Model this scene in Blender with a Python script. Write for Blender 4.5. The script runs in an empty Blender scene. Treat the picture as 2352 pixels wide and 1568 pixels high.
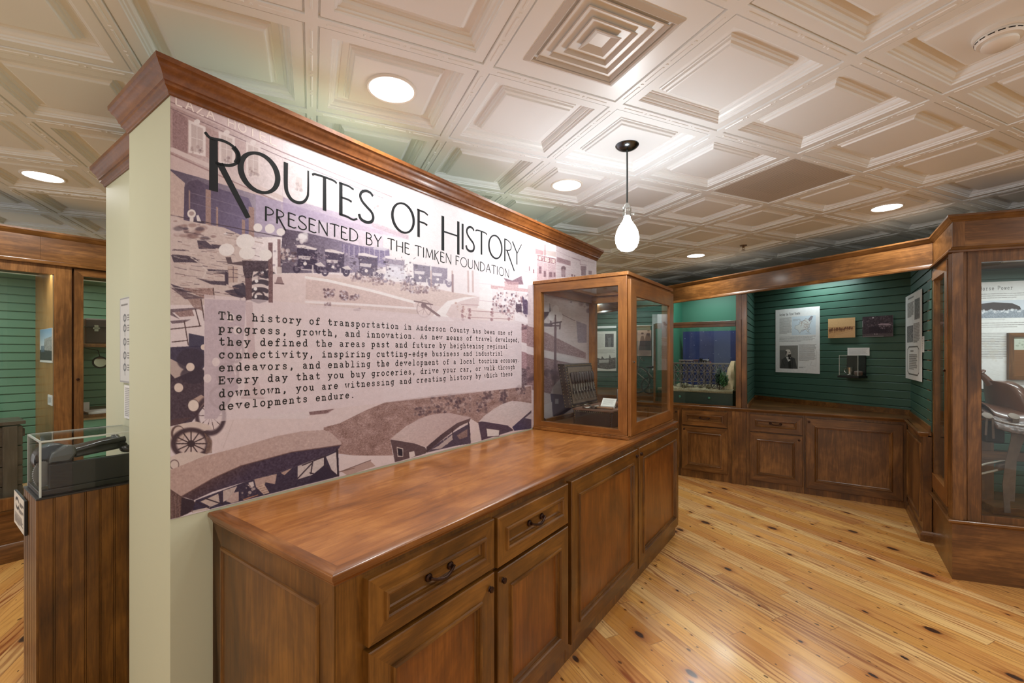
import bpy, bmesh, math, random
import numpy as np
from mathutils import Matrix, Vector

# ------------------------------------------------------------------ camera, world, exposure
SC = bpy.context.scene
COL = SC.collection
FPX, CX, CY, EYE = 1019.0, 1176.0, 809.0, 1.42          # lens in pixels, horizon line, eye height
cam_d = bpy.data.cameras.new('camera')
cam_d.sensor_width = 36.0
cam_d.lens = FPX / 2352 * 36.0
cam_d.shift_y = (CY - 784.0) / 2352
cam_d.clip_start = 0.02
cam_d.clip_end = 100
cam = bpy.data.objects.new('camera', cam_d)
cam.location = (0, 0, EYE)
cam.rotation_euler = (math.pi / 2, 0, 0)
COL.objects.link(cam)
SC.camera = cam
w = bpy.data.worlds.new('world')
w.use_nodes = True
w.node_tree.nodes['Background'].inputs[0].default_value = (1.0, 0.97, 0.93, 1)
w.node_tree.nodes['Background'].inputs[1].default_value = 0.85
SC.world = w
SC.view_settings.view_transform = 'Standard'
SC.view_settings.look = 'None'
SC.view_settings.exposure = 0.0
SC.view_settings.gamma = 1.0
SC.view_settings.use_curve_mapping = False
SC.cycles.max_bounces = 10
SC.cycles.diffuse_bounces = 5
SC.cycles.glossy_bounces = 4
SC.cycles.transparent_max_bounces = 24
SC.cycles.caustics_reflective = False
SC.cycles.caustics_refractive = False
SC.cycles.sample_clamp_indirect = 6.0
SC.cycles.use_denoising = True
SC.cycles.adaptive_threshold = 0.02

CAN_W, CAN_P, BULB_W, CAN_COL = 8.0, 9.6, 84.0, (1.0, 0.99, 0.968)
BULB_COL = (0.90, 0.96, 1.0)

# ------------------------------------------------------------------ frames of reference
class Fr:
    """a upright frame: a runs along the compass heading az, b to the right of it, z up"""
    def __init__(s, o, az):
        s.o = np.array(o, float); s.az = math.radians(az)
        s.da = np.array([math.sin(s.az), math.cos(s.az)])
        s.db = np.array([math.cos(s.az), -math.sin(s.az)])
    def __call__(s, a, b, z=0.0):
        p = s.o + a * s.da + b * s.db
        return (p[0], p[1], z)
    def inv(s, P):
        r = np.array(P[:2], float) - s.o
        return float(r @ s.da), float(r @ s.db)
    def rot(s): return math.pi / 2 - s.az
    def at(s, a, b):
        return Fr(s.o + a * s.da + b * s.db, math.degrees(s.az))

AZ = 35.72
A = Fr((-1.0823, 1.4048), AZ)            # mural partition: a along it, b out of its printed face
TC = 0.61
HC = EYE + 1.78 * TC                     # ceiling grid height
G = Fr((0.7502 * TC, 3.195 * TC), 65.72) # ceiling grid: a = u, -b = v
K = Fr((1.8918, 5.1586), 123.86)         # base cabinets along the back: a to the right, b to the viewer
W = Fr((0, 0), 0.0)                      # world: a = y, b = x

def guv(u, v, z=0.0): return G(u * TC, -v * TC, z)
def ray(px): return np.array([(px - CX) / FPX, 1.0])
def on_b(F, px, b):                      # the point of the plane b of frame F seen at column px
    r = ray(px); return F.inv(((b + F.o @ F.db) / (r @ F.db)) * r)[0]
def on_a(F, px, a):
    r = ray(px); return F.inv(((a + F.o @ F.da) / (r @ F.da)) * r)[1]
def zed(F, a, b, py): return EYE - (py - CY) / FPX * F(a, b)[1]

# ------------------------------------------------------------------ mesh building
class MB:
    def __init__(s): s.v = []; s.f = []; s.m = []; s.smooth = False; s.mi = 0
    def add(s, vs, fs, mi=None):
        o = len(s.v); s.v += [tuple(p) for p in vs]
        for f in fs: s.f.append([o + i for i in f]); s.m.append(s.mi if mi is None else mi)
        return s
    def box(s, F, a0, a1, b0, b1, z0, z1, mi=None):
        vs = [F(a, b, z) for z in (z0, z1) for b in (b0, b1) for a in (a0, a1)]
        return s.add(vs, [(0, 1, 3, 2), (4, 6, 7, 5), (0, 4, 5, 1), (2, 3, 7, 6), (0, 2, 6, 4), (1, 5, 7, 3)], mi)
    def prism(s, pts, z0, z1, mi=None):  # pts: plan polygon of (x, y)
        n = len(pts)
        vs = [(x, y, z0) for x, y in pts] + [(x, y, z1) for x, y in pts]
        return s.add(vs, [tuple(range(n))[::-1], tuple(range(n, 2 * n))] + [(i, (i + 1) % n, n + (i + 1) % n, n + i) for i in range(n)], mi)
    def extr(s, P0, P1, mi=None):        # two matching polygons of 3-D points, joined
        n = len(P0)
        return s.add(list(P0) + list(P1), [tuple(range(n))[::-1], tuple(range(n, 2 * n))] + [(i, (i + 1) % n, n + (i + 1) % n, n + i) for i in range(n)], mi)
    def loops(s, L, close=True, cap0=False, cap1=True, mis=None):
        n = len(L[0]); vs = [p for l in L for p in l]; fs = []; ms = []
        for k in range(len(L) - 1):
            for i in range(n if close else n - 1):
                j = (i + 1) % n
                fs.append((k * n + i, k * n + j, (k + 1) * n + j, (k + 1) * n + i)); ms.append(mis[i] if mis else s.mi)
        if cap0: fs.append(tuple(range(n))[::-1]); ms.append(s.mi)
        if cap1: fs.append(tuple(range((len(L) - 1) * n, len(L) * n))); ms.append(s.mi)
        o = len(s.v); s.v += [tuple(p) for p in vs]
        for f, m in zip(fs, ms): s.f.append([o + i for i in f]); s.m.append(m)
        return s
    def ring(s, F, a0, a1, z0, z1, b, prof, cap=True, back=None):
        """mitred frame on the face b of F: prof = (inset, out) pairs; side faces material 0, rails 1"""
        L = []
        for i, o in prof:
            L.append([F(a0 + i, b + o, z0 + i), F(a1 - i, b + o, z0 + i), F(a1 - i, b + o, z1 - i), F(a0 + i, b + o, z1 - i)])
        return s.loops(L, cap0=back is not None, cap1=cap, mis=[1, 0, 1, 0])
    def tube(s, path, r, n=8, caps=True, closed=False):
        P = [Vector(p) for p in path]; m = len(P); L = []
        up = Vector((0, 0, 1)); prev = None
        for i, p in enumerate(P):
            t = (P[(i + 1) % m] - P[i - 1]) if closed else (P[min(i + 1, m - 1)] - P[max(i - 1, 0)])
            if t.length < 1e-9: t = Vector((0, 0, 1))
            t.normalize()
            x = prev if prev is not None else (Vector((1, 0, 0)) if abs(t.z) > 0.9 else up)
            x = (x - t * x.dot(t))
            if x.length < 1e-6: x = t.orthogonal()
            x.normalize(); prev = x; y = t.cross(x)
            rr = r[i] if isinstance(r, (list, tuple)) else r
            L.append([tuple(p + (x * math.cos(q) + y * math.sin(q)) * rr) for q in [2 * math.pi * k / n for k in range(n)]])
        if closed: L.append(L[0])
        return s.loops(L, cap0=caps and not closed, cap1=caps and not closed)
    def lathe(s, c, prof, n=24, axis=None, cap0=True, cap1=True):  # prof: (radius, height along axis)
        ax = Vector(axis or (0, 0, 1)).normalized(); x = ax.orthogonal().normalized(); y = ax.cross(x); c = Vector(c)
        L = [[tuple(c + ax * h + (x * math.cos(q) + y * math.sin(q)) * r) for q in [2 * math.pi * k / n for k in range(n)]] for r, h in prof]
        return s.loops(L, cap0=cap0, cap1=cap1)
    def ball(s, c, r, n=12, sq=(1, 1, 1)):
        c = Vector(c); L = []
        for k in range(n // 2 + 1):
            t = math.pi * k / (n // 2); rr = max(math.sin(t), 0.02)
            L.append([(c.x + sq[0] * r * rr * math.cos(q), c.y + sq[1] * r * rr * math.sin(q), c.z - sq[2] * r * math.cos(t)) for q in [2 * math.pi * i / n for i in range(n)]])
        return s.loops(L, cap0=True, cap1=True)

def srgb(r, g=None, b=None, k=1.0):
    if g is None: g = b = r
    c = []
    for x in (r, g, b):
        x /= 255.0
        c.append((x / 12.92 if x <= 0.04045 else ((x + 0.055) / 1.055) ** 2.4) * k)
    return (c[0], c[1], c[2], 1.0)

def obj(name, mb, mat, parent=None, smooth=False, bevel=0.0, segs=2, normals=True):
    me = bpy.data.meshes.new(name)
    M = parent_matrix(parent)
    V = np.array(mb.v, float)
    if parent is not None:
        Mi = np.array(M.inverted())
        V = V @ Mi[:3, :3].T + Mi[:3, 3]
    me.from_pydata(V.tolist(), [], mb.f)
    mats = mat if isinstance(mat, (list, tuple)) else [mat]
    for m in mats: me.materials.append(m)
    if len(mats) > 1:
        me.polygons.foreach_set('material_index', [min(i, len(mats) - 1) for i in mb.m])
    if normals:
        bm = bmesh.new(); bm.from_mesh(me)
        bmesh.ops.remove_doubles(bm, verts=bm.verts, dist=1e-5)
        bmesh.ops.recalc_face_normals(bm, faces=bm.faces); bm.to_mesh(me); bm.free()
    if smooth or mb.smooth:
        me.polygons.foreach_set('use_smooth', [True] * len(me.polygons))
        if hasattr(me, 'set_sharp_from_angle'): me.set_sharp_from_angle(angle=math.radians(40))
    me.update()
    o = bpy.data.objects.new(name, me)
    COL.objects.link(o)
    if parent is not None: o.parent = parent
    if bevel > 0:
        bv = o.modifiers.new('edge', 'BEVEL'); bv.width = bevel; bv.segments = segs; bv.limit_method = 'ANGLE'; bv.angle_limit = math.radians(35)
        bv.harden_normals = False
    return o

def parent_matrix(p):
    if p is None: return Matrix.Identity(4)
    M = p.matrix_basis.copy()
    q = p.parent
    while q is not None:
        M = q.matrix_basis @ M; q = q.parent
    return M

def tag(o, label=None, cat=None, group=None, kind=None):
    if label: o['label'] = label
    if cat: o['category'] = cat
    if group: o['group'] = group
    if kind: o['kind'] = kind
    return o

def thing(name, F, label, cat, z=0.0, group=None):
    o = bpy.data.objects.new(name, None); COL.objects.link(o)
    o.empty_display_size = 0.05
    o.location = (F.o[0], F.o[1], z); o.rotation_euler = (0, 0, F.rot())
    return tag(o, label, cat, group)

def rooted(o):
    """put the origin of a one-mesh thing at the bottom middle of its mesh"""
    me = o.data; n = len(me.vertices); c = np.empty(n * 3); me.vertices.foreach_get('co', c); c = c.reshape(-1, 3)
    m = (c.min(0) + c.max(0)) / 2; m[2] = c[:, 2].min()
    me.vertices.foreach_set('co', (c - m).ravel()); o.location = o.matrix_basis @ Vector(m); return o

def struct(name, mb, mat, **k):
    return tag(obj(name, mb, mat, **k), kind='structure')

def dup(root, M=None, label=None):
    """copy of a thing with its parts and sub-parts, moved by M"""
    r = root.copy(); COL.objects.link(r)
    if M is not None: r.matrix_basis = M @ root.matrix_basis
    if label: r['label'] = label
    for ch in list(root.children):
        c = ch.copy(); COL.objects.link(c); c.parent = r
        for g in list(ch.children):
            e = g.copy(); COL.objects.link(e); e.parent = c
    return r

# ------------------------------------------------------------------ materials
class N:
    def __init__(s, name):
        s.m = bpy.data.materials.new(name); s.m.use_nodes = True; s.t = s.m.node_tree
        s.b = s.t.nodes['Principled BSDF']; s.out = s.t.nodes['Material Output']
    def n(s, t, **kw):
        x = s.t.nodes.new(t)
        for k, v in kw.items(): setattr(x, k, v)
        return x
    def l(s, a, b): s.t.links.new(a, b)
    def set(s, x, i, v):
        if hasattr(v, 'is_linked') or hasattr(v, 'links'): s.l(v, x.inputs[i])
        else: x.inputs[i].default_value = v
    def math(s, op, a, b=0.0, c=None):
        x = s.n('ShaderNodeMath', operation=op); s.set(x, 0, a); s.set(x, 1, b)
        if c is not None: s.set(x, 2, c)
        return x.outputs[0]
    def mix(s, f, a, b, bt='MIX'):
        x = s.n('ShaderNodeMix', data_type='RGBA', blend_type=bt); s.set(x, 0, f); s.set(x, 6, a); s.set(x, 7, b); return x.outputs[2]
    def coord(s, kind='Object'): return s.n('ShaderNodeTexCoord').outputs[kind]
    def mapping(s, vec, scale=(1, 1, 1), loc=(0, 0, 0), rot=(0, 0, 0)):
        x = s.n('ShaderNodeMapping'); s.l(vec, x.inputs[0]); x.inputs[1].default_value = loc; x.inputs[2].default_value = rot; x.inputs[3].default_value = scale; return x.outputs[0]
    def noise(s, vec, scale, detail=3.0, rough=0.5, dist=0.0, out=0):
        x = s.n('ShaderNodeTexNoise'); s.l(vec, x.inputs['Vector']); s.set(x, 'Scale', scale); s.set(x, 'Detail', detail); s.set(x, 'Roughness', rough); s.set(x, 'Distortion', dist); return x.outputs[out]
    def ramp(s, f, stops):
        x = s.n('ShaderNodeValToRGB'); s.l(f, x.inputs[0]); e = x.color_ramp.elements
        while len(e) < len(stops): e.new(0.5)
        for q, (p, c) in zip(e, stops): q.position = p; q.color = c if len(c) == 4 else (*c, 1)
        return x.outputs[0]
    def vmath(s, op, a, b):
        x = s.n('ShaderNodeVectorMath', operation=op); s.set(x, 0, a); s.set(x, 1, b); return x.outputs[0]
    def bump(s, h, strength=0.2, dist=0.01):
        x = s.n('ShaderNodeBump'); s.l(h, x.inputs['Height']); x.inputs['Strength'].default_value = strength; x.inputs['Distance'].default_value = dist; s.l(x.outputs[0], s.b.inputs['Normal'])
    def base(s, c, rough=0.5, metal=0.0, spec=0.5, coat=0.0, coatr=0.1):
        s.set(s.b, 'Base Color', c); s.set(s.b, 'Roughness', rough); s.set(s.b, 'Metallic', metal)
        s.b.inputs['Specular IOR Level'].default_value = spec; s.b.inputs['Coat Weight'].default_value = coat; s.b.inputs['Coat Roughness'].default_value = coatr
        return s.m

def plain(name, c, rough=0.5, metal=0.0, spec=0.5, vary=0.06, scale=12.0, coat=0.0):
    m = N(name); o = m.coord()
    f = m.noise(o, scale, 4.0)
    c2 = tuple(x * (1 - vary * 2) for x in c[:3]) + (1,); c3 = tuple(min(1, x * (1 + vary)) for x in c[:3]) + (1,)
    return m.base(m.mix(f, c2, c3), rough, metal, spec, coat)

def wood(name, dark, mid, light, axis, rough=0.34, coat=0.14, blotch=2.6, gscale=1.0):
    m = N(name)
    rnd = m.n('ShaderNodeObjectInfo').outputs['Random']
    off = m.n('ShaderNodeCombineXYZ'); m.l(m.math('MULTIPLY', rnd, 7.3), off.inputs[0]); m.l(m.math('MULTIPLY', rnd, 3.1), off.inputs[1]); m.l(m.math('MULTIPLY', rnd, 5.7), off.inputs[2])
    o = m.vmath('ADD', m.coord(), off.outputs[0])
    st = {'x': (0.09, 1, 1), 'y': (1, 0.09, 1), 'z': (1, 1, 0.09)}[axis]
    g = m.noise(m.mapping(o, st), 48 * gscale, 6.0, 0.62, 0.7)             # long figure
    fine = m.noise(m.mapping(o, tuple(x if x == 1 else 0.03 for x in st)), 210 * gscale, 3.0, 0.6)
    bl = m.noise(m.mapping(o, tuple(x if x == 1 else 0.6 for x in st)), blotch * 1.5, 5.0, 0.62, 0.8)
    f = m.math('ADD', m.math('MULTIPLY', g, 0.50), m.math('ADD', m.math('MULTIPLY', bl, 0.72), m.math('MULTIPLY', fine, 0.20)))
    c = m.ramp(m.math('MULTIPLY', f, 0.72), [(0.30, dark), (0.50, mid), (0.70, light)])
    m.bump(fine, 0.05, 0.001)
    r = m.math('ADD', m.math('MULTIPLY', g, 0.12), rough - 0.06)
    m.base(c, 0.3, 0, 0.45, coat, 0.12); m.l(r, m.b.inputs['Roughness'])
    return m.m

def woods(name, d, mi, l, **k): return {a: wood(name + '_' + a, d, mi, l, a, **k) for a in 'xyz'}

WD = woods('stained_birch', srgb(42, 24, 6), srgb(96, 60, 18), srgb(146, 98, 38))          # counter and partition cabinets
WDP = woods('birch_panel', srgb(50, 25, 6), srgb(112, 63, 18), srgb(158, 97, 36), rough=0.32)
WB = woods('stained_alder', srgb(44, 26, 9), srgb(98, 62, 27), srgb(154, 106, 56))          # back and right cabinets
WT = woods('worktop_birch', srgb(92, 52, 20), srgb(150, 93, 42), srgb(192, 132, 70), rough=0.3, coat=0.3, blotch=4.0)
WC = woods('case_birch', srgb(84, 50, 18), srgb(128, 80, 34), srgb(164, 110, 54))            # display case frame
WE = woods('worktop_border', srgb(76, 42, 16), srgb(124, 75, 33), srgb(164, 110, 56), rough=0.3, coat=0.2)
WL = woods('crown_maple', srgb(74, 40, 14), srgb(112, 64, 27), srgb(146, 92, 46), rough=0.36, coat=0.15)
WP = woods('light_birch', srgb(130, 84, 40), srgb(170, 118, 62), srgb(196, 146, 88))

def glass_mat(name='clear_glass', tint=(0.95, 0.97, 0.96, 1), r0=0.026, rough=0.0):
    m = N(name); t = m.t
    lw = m.n('ShaderNodeLayerWeight'); lw.inputs[0].default_value = 0.5
    f = m.math('ADD', m.math('MULTIPLY', m.math('POWER', lw.outputs['Facing'], 4.0), 0.75), r0)
    tr = m.n('ShaderNodeBsdfTransparent'); tr.inputs[0].default_value = tint
    gl = m.n('ShaderNodeBsdfGlossy'); gl.inputs['Roughness'].default_value = rough
    mx = m.n('ShaderNodeMixShader'); m.l(f, mx.inputs[0]); m.l(tr.outputs[0], mx.inputs[1]); m.l(gl.outputs[0], mx.inputs[2])
    m.l(mx.outputs[0], m.out.inputs[0]); t.nodes.remove(m.b)
    return m.m
GLASS = glass_mat()
ACRYL = glass_mat('clear_acrylic', (0.97, 0.98, 0.98, 1), 0.022)
ACEDGE = plain('acrylic_edge', srgb(205, 214, 210), 0.15, vary=0.03)

def emit(name, col, power):
    m = N(name); e = m.n('ShaderNodeEmission'); e.inputs[0].default_value = (*col, 1); e.inputs[1].default_value = power
    m.l(e.outputs[0], m.out.inputs[0]); m.t.nodes.remove(m.b); return m.m

def vcol(name, rough=0.5, spec=0.3, coat=0.0):
    m = N(name); a = m.n('ShaderNodeVertexColor'); a.layer_name = 'print'
    fine = m.noise(m.coord(), 900.0, 2.0)
    c = m.mix(1.0, a.outputs[0], m.ramp(fine, [(0.3, (0.93, 0.93, 0.93)), (0.7, (1, 1, 1))]), 'MULTIPLY')
    return m.base(c, rough, 0, spec, coat)
PRINT = vcol('printed_paper', 0.45)
MURALM = vcol('printed_vinyl', 0.42, 0.25)
BRONZE = plain('dark_bronze', srgb(62, 38, 26), 0.38, 0.7, vary=0.2)
NICKEL = plain('nickel', srgb(190, 190, 185), 0.25, 1.0)
BLACKM = plain('black_enamel', srgb(12, 12, 13), 0.25, 0.0, 0.5)
BLACKP = plain('black_paint', srgb(16, 16, 17), 0.45)
WHITEP = plain('white_plastic', srgb(228, 224, 216), 0.4, vary=0.03)
CREAM = plain('cream_wall_paint', srgb(196, 199, 172), 0.55, 0, 0.3, 0.02, 3.0)
GREEN = plain('green_board_paint', srgb(64, 96, 82), 0.42, 0, 0.4, 0.06, 3.0)
CEILM = plain('ceiling_paint', srgb(235, 239, 240), 0.38, 0, 0.4, 0.02, 2.0)
INK = plain('black_vinyl', srgb(38, 40, 42), 0.7, 0, 0.12, 0.04)
# ------------------------------------------------------------------ the room shell
def floor_material():
    m = N('heart_pine_boards')
    o = m.coord()
    sep = m.n('ShaderNodeSeparateXYZ'); m.l(o, sep.inputs[0])
    c, s = math.cos(math.radians(65.72)), math.sin(math.radians(65.72))
    along = m.math('ADD', m.math('MULTIPLY', sep.outputs[0], -c), m.math('MULTIPLY', sep.outputs[1], s))
    across = m.math('ADD', m.math('MULTIPLY', sep.outputs[0], s), m.math('MULTIPLY', sep.outputs[1], c))
    q = m.math('DIVIDE', across, 0.083)
    row = m.math('FLOOR', q); fr = m.math('FRACT', q)
    wn = m.n('ShaderNodeTexWhiteNoise', noise_dimensions='1D'); m.l(row, wn.inputs['W'])
    shift = m.math('MULTIPLY', wn.outputs['Value'], 9.0)
    q2 = m.math('DIVIDE', m.math('ADD', along, shift), 1.9)
    brd = m.math('FLOOR', q2); fr2 = m.math('FRACT', q2)
    wn2 = m.n('ShaderNodeTexWhiteNoise', noise_dimensions='2D')
    cv = m.n('ShaderNodeCombineXYZ'); m.l(row, cv.inputs[0]); m.l(brd, cv.inputs[1]); m.l(cv.outputs[0], wn2.inputs['Vector'])
    rnd = wn2.outputs['Value']; rcol = wn2.outputs['Color']
    sc = m.n('ShaderNodeSeparateColor'); m.l(rcol, sc.inputs[0])
    # grain: stretched along the board, each board its own slice
    g = m.n('ShaderNodeCombineXYZ')
    m.l(m.math('MULTIPLY', along, 0.10), g.inputs[0]); m.l(across, g.inputs[1]); m.l(m.math('MULTIPLY', rnd, 37.0), g.inputs[2])
    fig = m.noise(g.outputs[0], 9.0, 3.0, 0.5, 0.4)
    rings = m.n('ShaderNodeTexWave', wave_type='BANDS', bands_direction='Y'); m.l(g.outputs[0], rings.inputs['Vector'])
    rings.inputs['Scale'].default_value = 11.0; rings.inputs['Distortion'].default_value = 16.0; rings.inputs['Detail'].default_value = 3.0; rings.inputs['Detail Scale'].default_value = 1.1; rings.inputs['Detail Roughness'].default_value = 0.55
    fine = m.noise(m.mapping(g.outputs[0], (0.25, 1, 1)), 260.0, 2.0, 0.6)
    basec = m.ramp(rnd, [(0.0, srgb(198, 138, 66)), (0.3, srgb(230, 178, 102)), (0.55, srgb(216, 160, 88)), (0.8, srgb(242, 204, 138)), (1.0, srgb(186, 120, 56))])
    strength = m.math('MULTIPLY', m.math('POWER', rings.outputs['Fac'], 2.6), m.math('ADD', 0.25, m.math('MULTIPLY', sc.outputs[0], 0.75)))
    strength = m.math('MULTIPLY', strength, m.ramp(fig, [(0.3, (0.25,) * 3), (0.65, (1, 1, 1))]))
    col = m.mix(strength, basec, srgb(132, 66, 22))
    col = m.mix(m.math('MULTIPLY', m.ramp(fine, [(0.45, (0, 0, 0)), (0.75, (1, 1, 1))]), 0.22), col, srgb(120, 64, 26))
    big = m.noise(m.mapping(g.outputs[0], (1, 1, 1)), 2.2, 2.0)
    col = m.mix(m.math('MULTIPLY', m.ramp(big, [(0.4, (0, 0, 0)), (0.7, (1, 1, 1))]), 0.28), col, srgb(176, 92, 40))
    # knots
    k = m.n('ShaderNodeCombineXYZ'); m.l(m.math('MULTIPLY', along, 0.55), k.inputs[0]); m.l(across, k.inputs[1]); m.l(m.math('MULTIPLY', rnd, 11.0), k.inputs[2])
    kv = m.vmath('ADD', k.outputs[0], m.vmath('MULTIPLY', m.noise(k.outputs[0], 30.0, 2.0, out=1), (0.012, 0.012, 0)))
    vo = m.n('ShaderNodeTexVoronoi', voronoi_dimensions='2D'); m.l(kv, vo.inputs['Vector']); vo.inputs['Scale'].default_value = 6.0
    vs = m.n('ShaderNodeSeparateColor'); m.l(vo.outputs['Color'], vs.inputs[0])
    size = m.math('MULTIPLY', m.math('POWER', vs.outputs[0], 3.0), 0.17)
    kn = m.math('SUBTRACT', 1.0, m.math('SMOOTH_MIN', 1.0, m.math('DIVIDE', vo.outputs['Distance'], m.math('ADD', size, 0.0001)), 0.1))
    knot = m.ramp(kn, [(0.0, (0, 0, 0)), (0.35, (1, 1, 1))])
    halo = m.ramp(m.math('DIVIDE', vo.outputs['Distance'], m.math('ADD', m.math('MULTIPLY', size, 2.6), 0.0001)), [(0.3, (1, 1, 1)), (1.0, (0, 0, 0))])
    col = m.mix(m.math('MULTIPLY', halo, 0.55), col, srgb(150, 78, 30))
    col = m.mix(m.math('MULTIPLY', knot, 0.93), col, srgb(40, 24, 22))
    vo2 = m.n('ShaderNodeTexVoronoi', voronoi_dimensions='2D'); m.l(kv, vo2.inputs['Vector']); vo2.inputs['Scale'].default_value = 17.0
    vs2 = m.n('ShaderNodeSeparateColor'); m.l(vo2.outputs['Color'], vs2.inputs[0])
    pin = m.ramp(m.math('DIVIDE', vo2.outputs['Distance'], m.math('ADD', m.math('MULTIPLY', m.math('POWER', vs2.outputs[1], 3.5), 0.15), 0.0001)), [(0.6, (1, 1, 1)), (1.0, (0, 0, 0))])
    col = m.mix(m.math('MULTIPLY', pin, 0.8), col, srgb(62, 34, 20))
    # seams
    edge = m.math('MINIMUM', fr, m.math('SUBTRACT', 1.0, fr))
    seam = m.math('LESS_THAN', edge, 0.012)
    edge2 = m.math('MINIMUM', fr2, m.math('SUBTRACT', 1.0, fr2))
    seam2 = m.math('LESS_THAN', edge2, 0.0008)
    sm = m.math('MAXIMUM', seam, seam2)
    col = m.mix(m.math('MULTIPLY', sm, 0.55), col, srgb(96, 52, 22))
    m.bump(m.math('SUBTRACT', m.math('MULTIPLY', fine, 0.3), m.math('MULTIPLY', sm, 1.5)), 0.08, 0.001)
    m.base(col, 0.3, 0, 0.5, 0.35, 0.14)
    m.l(m.math('ADD', m.math('MULTIPLY', fig, 0.16), 0.2), m.b.inputs['Roughness'])
    return m.m

U0, U1, V0, V1 = -9.0, 7.4, -7.0, 9.6
mb = MB(); c = [guv(U0, V0), guv(U1, V0), guv(U1, V1), guv(U0, V1)]
mb.prism([p[:2] for p in c], -0.1, 0.0)
struct('floor', mb, floor_material())

def room_wall(name, u0, v0, u1, v1):
    q = MB(); q.prism([guv(u0, v0)[:2], guv(u1, v0)[:2], guv(u1, v1)[:2], guv(u0, v1)[:2]], 0.0, HC + 0.12); struct(name, q, CREAM)
room_wall('wall_back', U1, V0, U1 + 0.2, V1)
room_wall('wall_left', U0 - 0.2, V1, U1 + 0.2, V1 + 0.2)

# --- coffered ceiling: tiles in a strip grid
VENT, PERF = (-1, -1), (2, 0)
mb = MB()
def cell_loop(u, v, i, z):
    e = i / TC
    return [guv(u + e, v + e, z), guv(u + 1 - e, v + e, z), guv(u + 1 - e, v + 1 - e, z), guv(u + e, v + 1 - e, z)]
PROF = [(0.0, -.003), (.019, -.003), (.021, .008), (.025, .008), (.0265, 0), (.066, 0), (.068, .006), (.074, .008), (.0755, .014), (.083, .016), (.089, .022), (.0925, .032),
        (.1, .032), (.104, .037), (.126, .038), (.128, .033), (.133, .032), (.136, .024), (.145, .020), (.148, .013), (.152, .012)]
for u in range(-9, 8):
    for v in range(-7, 10):
        if (u, v) in (VENT, PERF):
            mb.loops([cell_loop(u, v, i, HC + z) for i, z in PROF[:5]] + [cell_loop(u, v, .03, HC)], cap1=(u, v) == VENT)
            if (u, v) == PERF: mb.loops([cell_loop(u, v, .03, HC), cell_loop(u, v, .034, HC + .03)])
        else:
            mb.loops([cell_loop(u, v, i, HC + z) for i, z in PROF])
# stamped slots along the strips
for u in range(-6, 7):
    for v in range(-4, 7):
        for k in range(4):
            t0, t1 = 0.075 + k * 0.225, 0.075 + k * 0.225 + 0.165
            for horiz in (0, 1):
                e = 0.0045 / TC
                for (p0, p1, q) in ((t0, t1, 1.0), (t1 + .024, t1 + .038, 1.2)):
                    if p0 > 0.9: continue
                    ca = (u + p0, v - e * q, u + p1, v + e * q) if horiz else (u - e * q, v + p0, u + e * q, v + p1)
                    P = [guv(ca[0], ca[1], HC - .003), guv(ca[2], ca[1], HC - .003), guv(ca[2], ca[3], HC - .003), guv(ca[0], ca[3], HC - .003)]
                    sh = 0.0022 / TC
                    cb = (ca[0] + sh, ca[1] + sh, ca[2] - sh, ca[3] - sh)
                    Q = [guv(cb[0], cb[1], HC - .0055), guv(cb[2], cb[1], HC - .0055), guv(cb[2], cb[3], HC - .0055), guv(cb[0], cb[3], HC - .0055)]
                    mb.loops([P, Q])
me_c = obj('ceiling', mb, CEILM, normals=False)
tag(me_c, kind='structure')
q = MB(); q.prism([guv(U0, V0)[:2], guv(U1, V0)[:2], guv(U1, V1)[:2], guv(U0, V1)[:2]], HC + 0.09, HC + 0.14)
struct('ceiling_slab', q, CEILM)

# --- mitred sweep of a profile along a plan path, out to the right of travel
def sweep(mb, F, pts, prof, closed=False, segm=None):
    n = len(pts); offs = []
    def rn(i, j):
        t = np.array(pts[j]) - np.array(pts[i]); t = t / np.linalg.norm(t); return np.array([-t[1], t[0]])
    for i in range(n):
        if not closed and i == 0: r = rn(0, 1)
        elif not closed and i == n - 1: r = rn(n - 2, n - 1)
        else:
            r1, r2 = rn((i - 1) % n, i), rn(i, (i + 1) % n); r = (r1 + r2) / (1 + r1 @ r2)
        offs.append(r)
    L = [[F(pts[i][0] + offs[i][0] * o, pts[i][1] + offs[i][1] * o, z) for (o, z) in prof] for i in range(n)]
    m = len(prof); base = len(mb.v)
    mb.v += [p for l in L for p in l]
    for i in range(n if closed else n - 1):
        j = (i + 1) % n
        for k in range(m - 1 if True else m):
            mb.f.append([base + i * m + k, base + j * m + k, base + j * m + k + 1, base + i * m + k + 1]); mb.m.append(segm[i] if segm else 0)
        mb.f.append([base + i * m + m - 1, base + j * m + m - 1, base + j * m, base + i * m]); mb.m.append(segm[i] if segm else 0)
    if not closed:
        mb.f.append([base + k for k in range(m)][::-1]); mb.m.append(0)
        mb.f.append([base + (n - 1) * m + k for k in range(m)]); mb.m.append(0)

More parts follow.
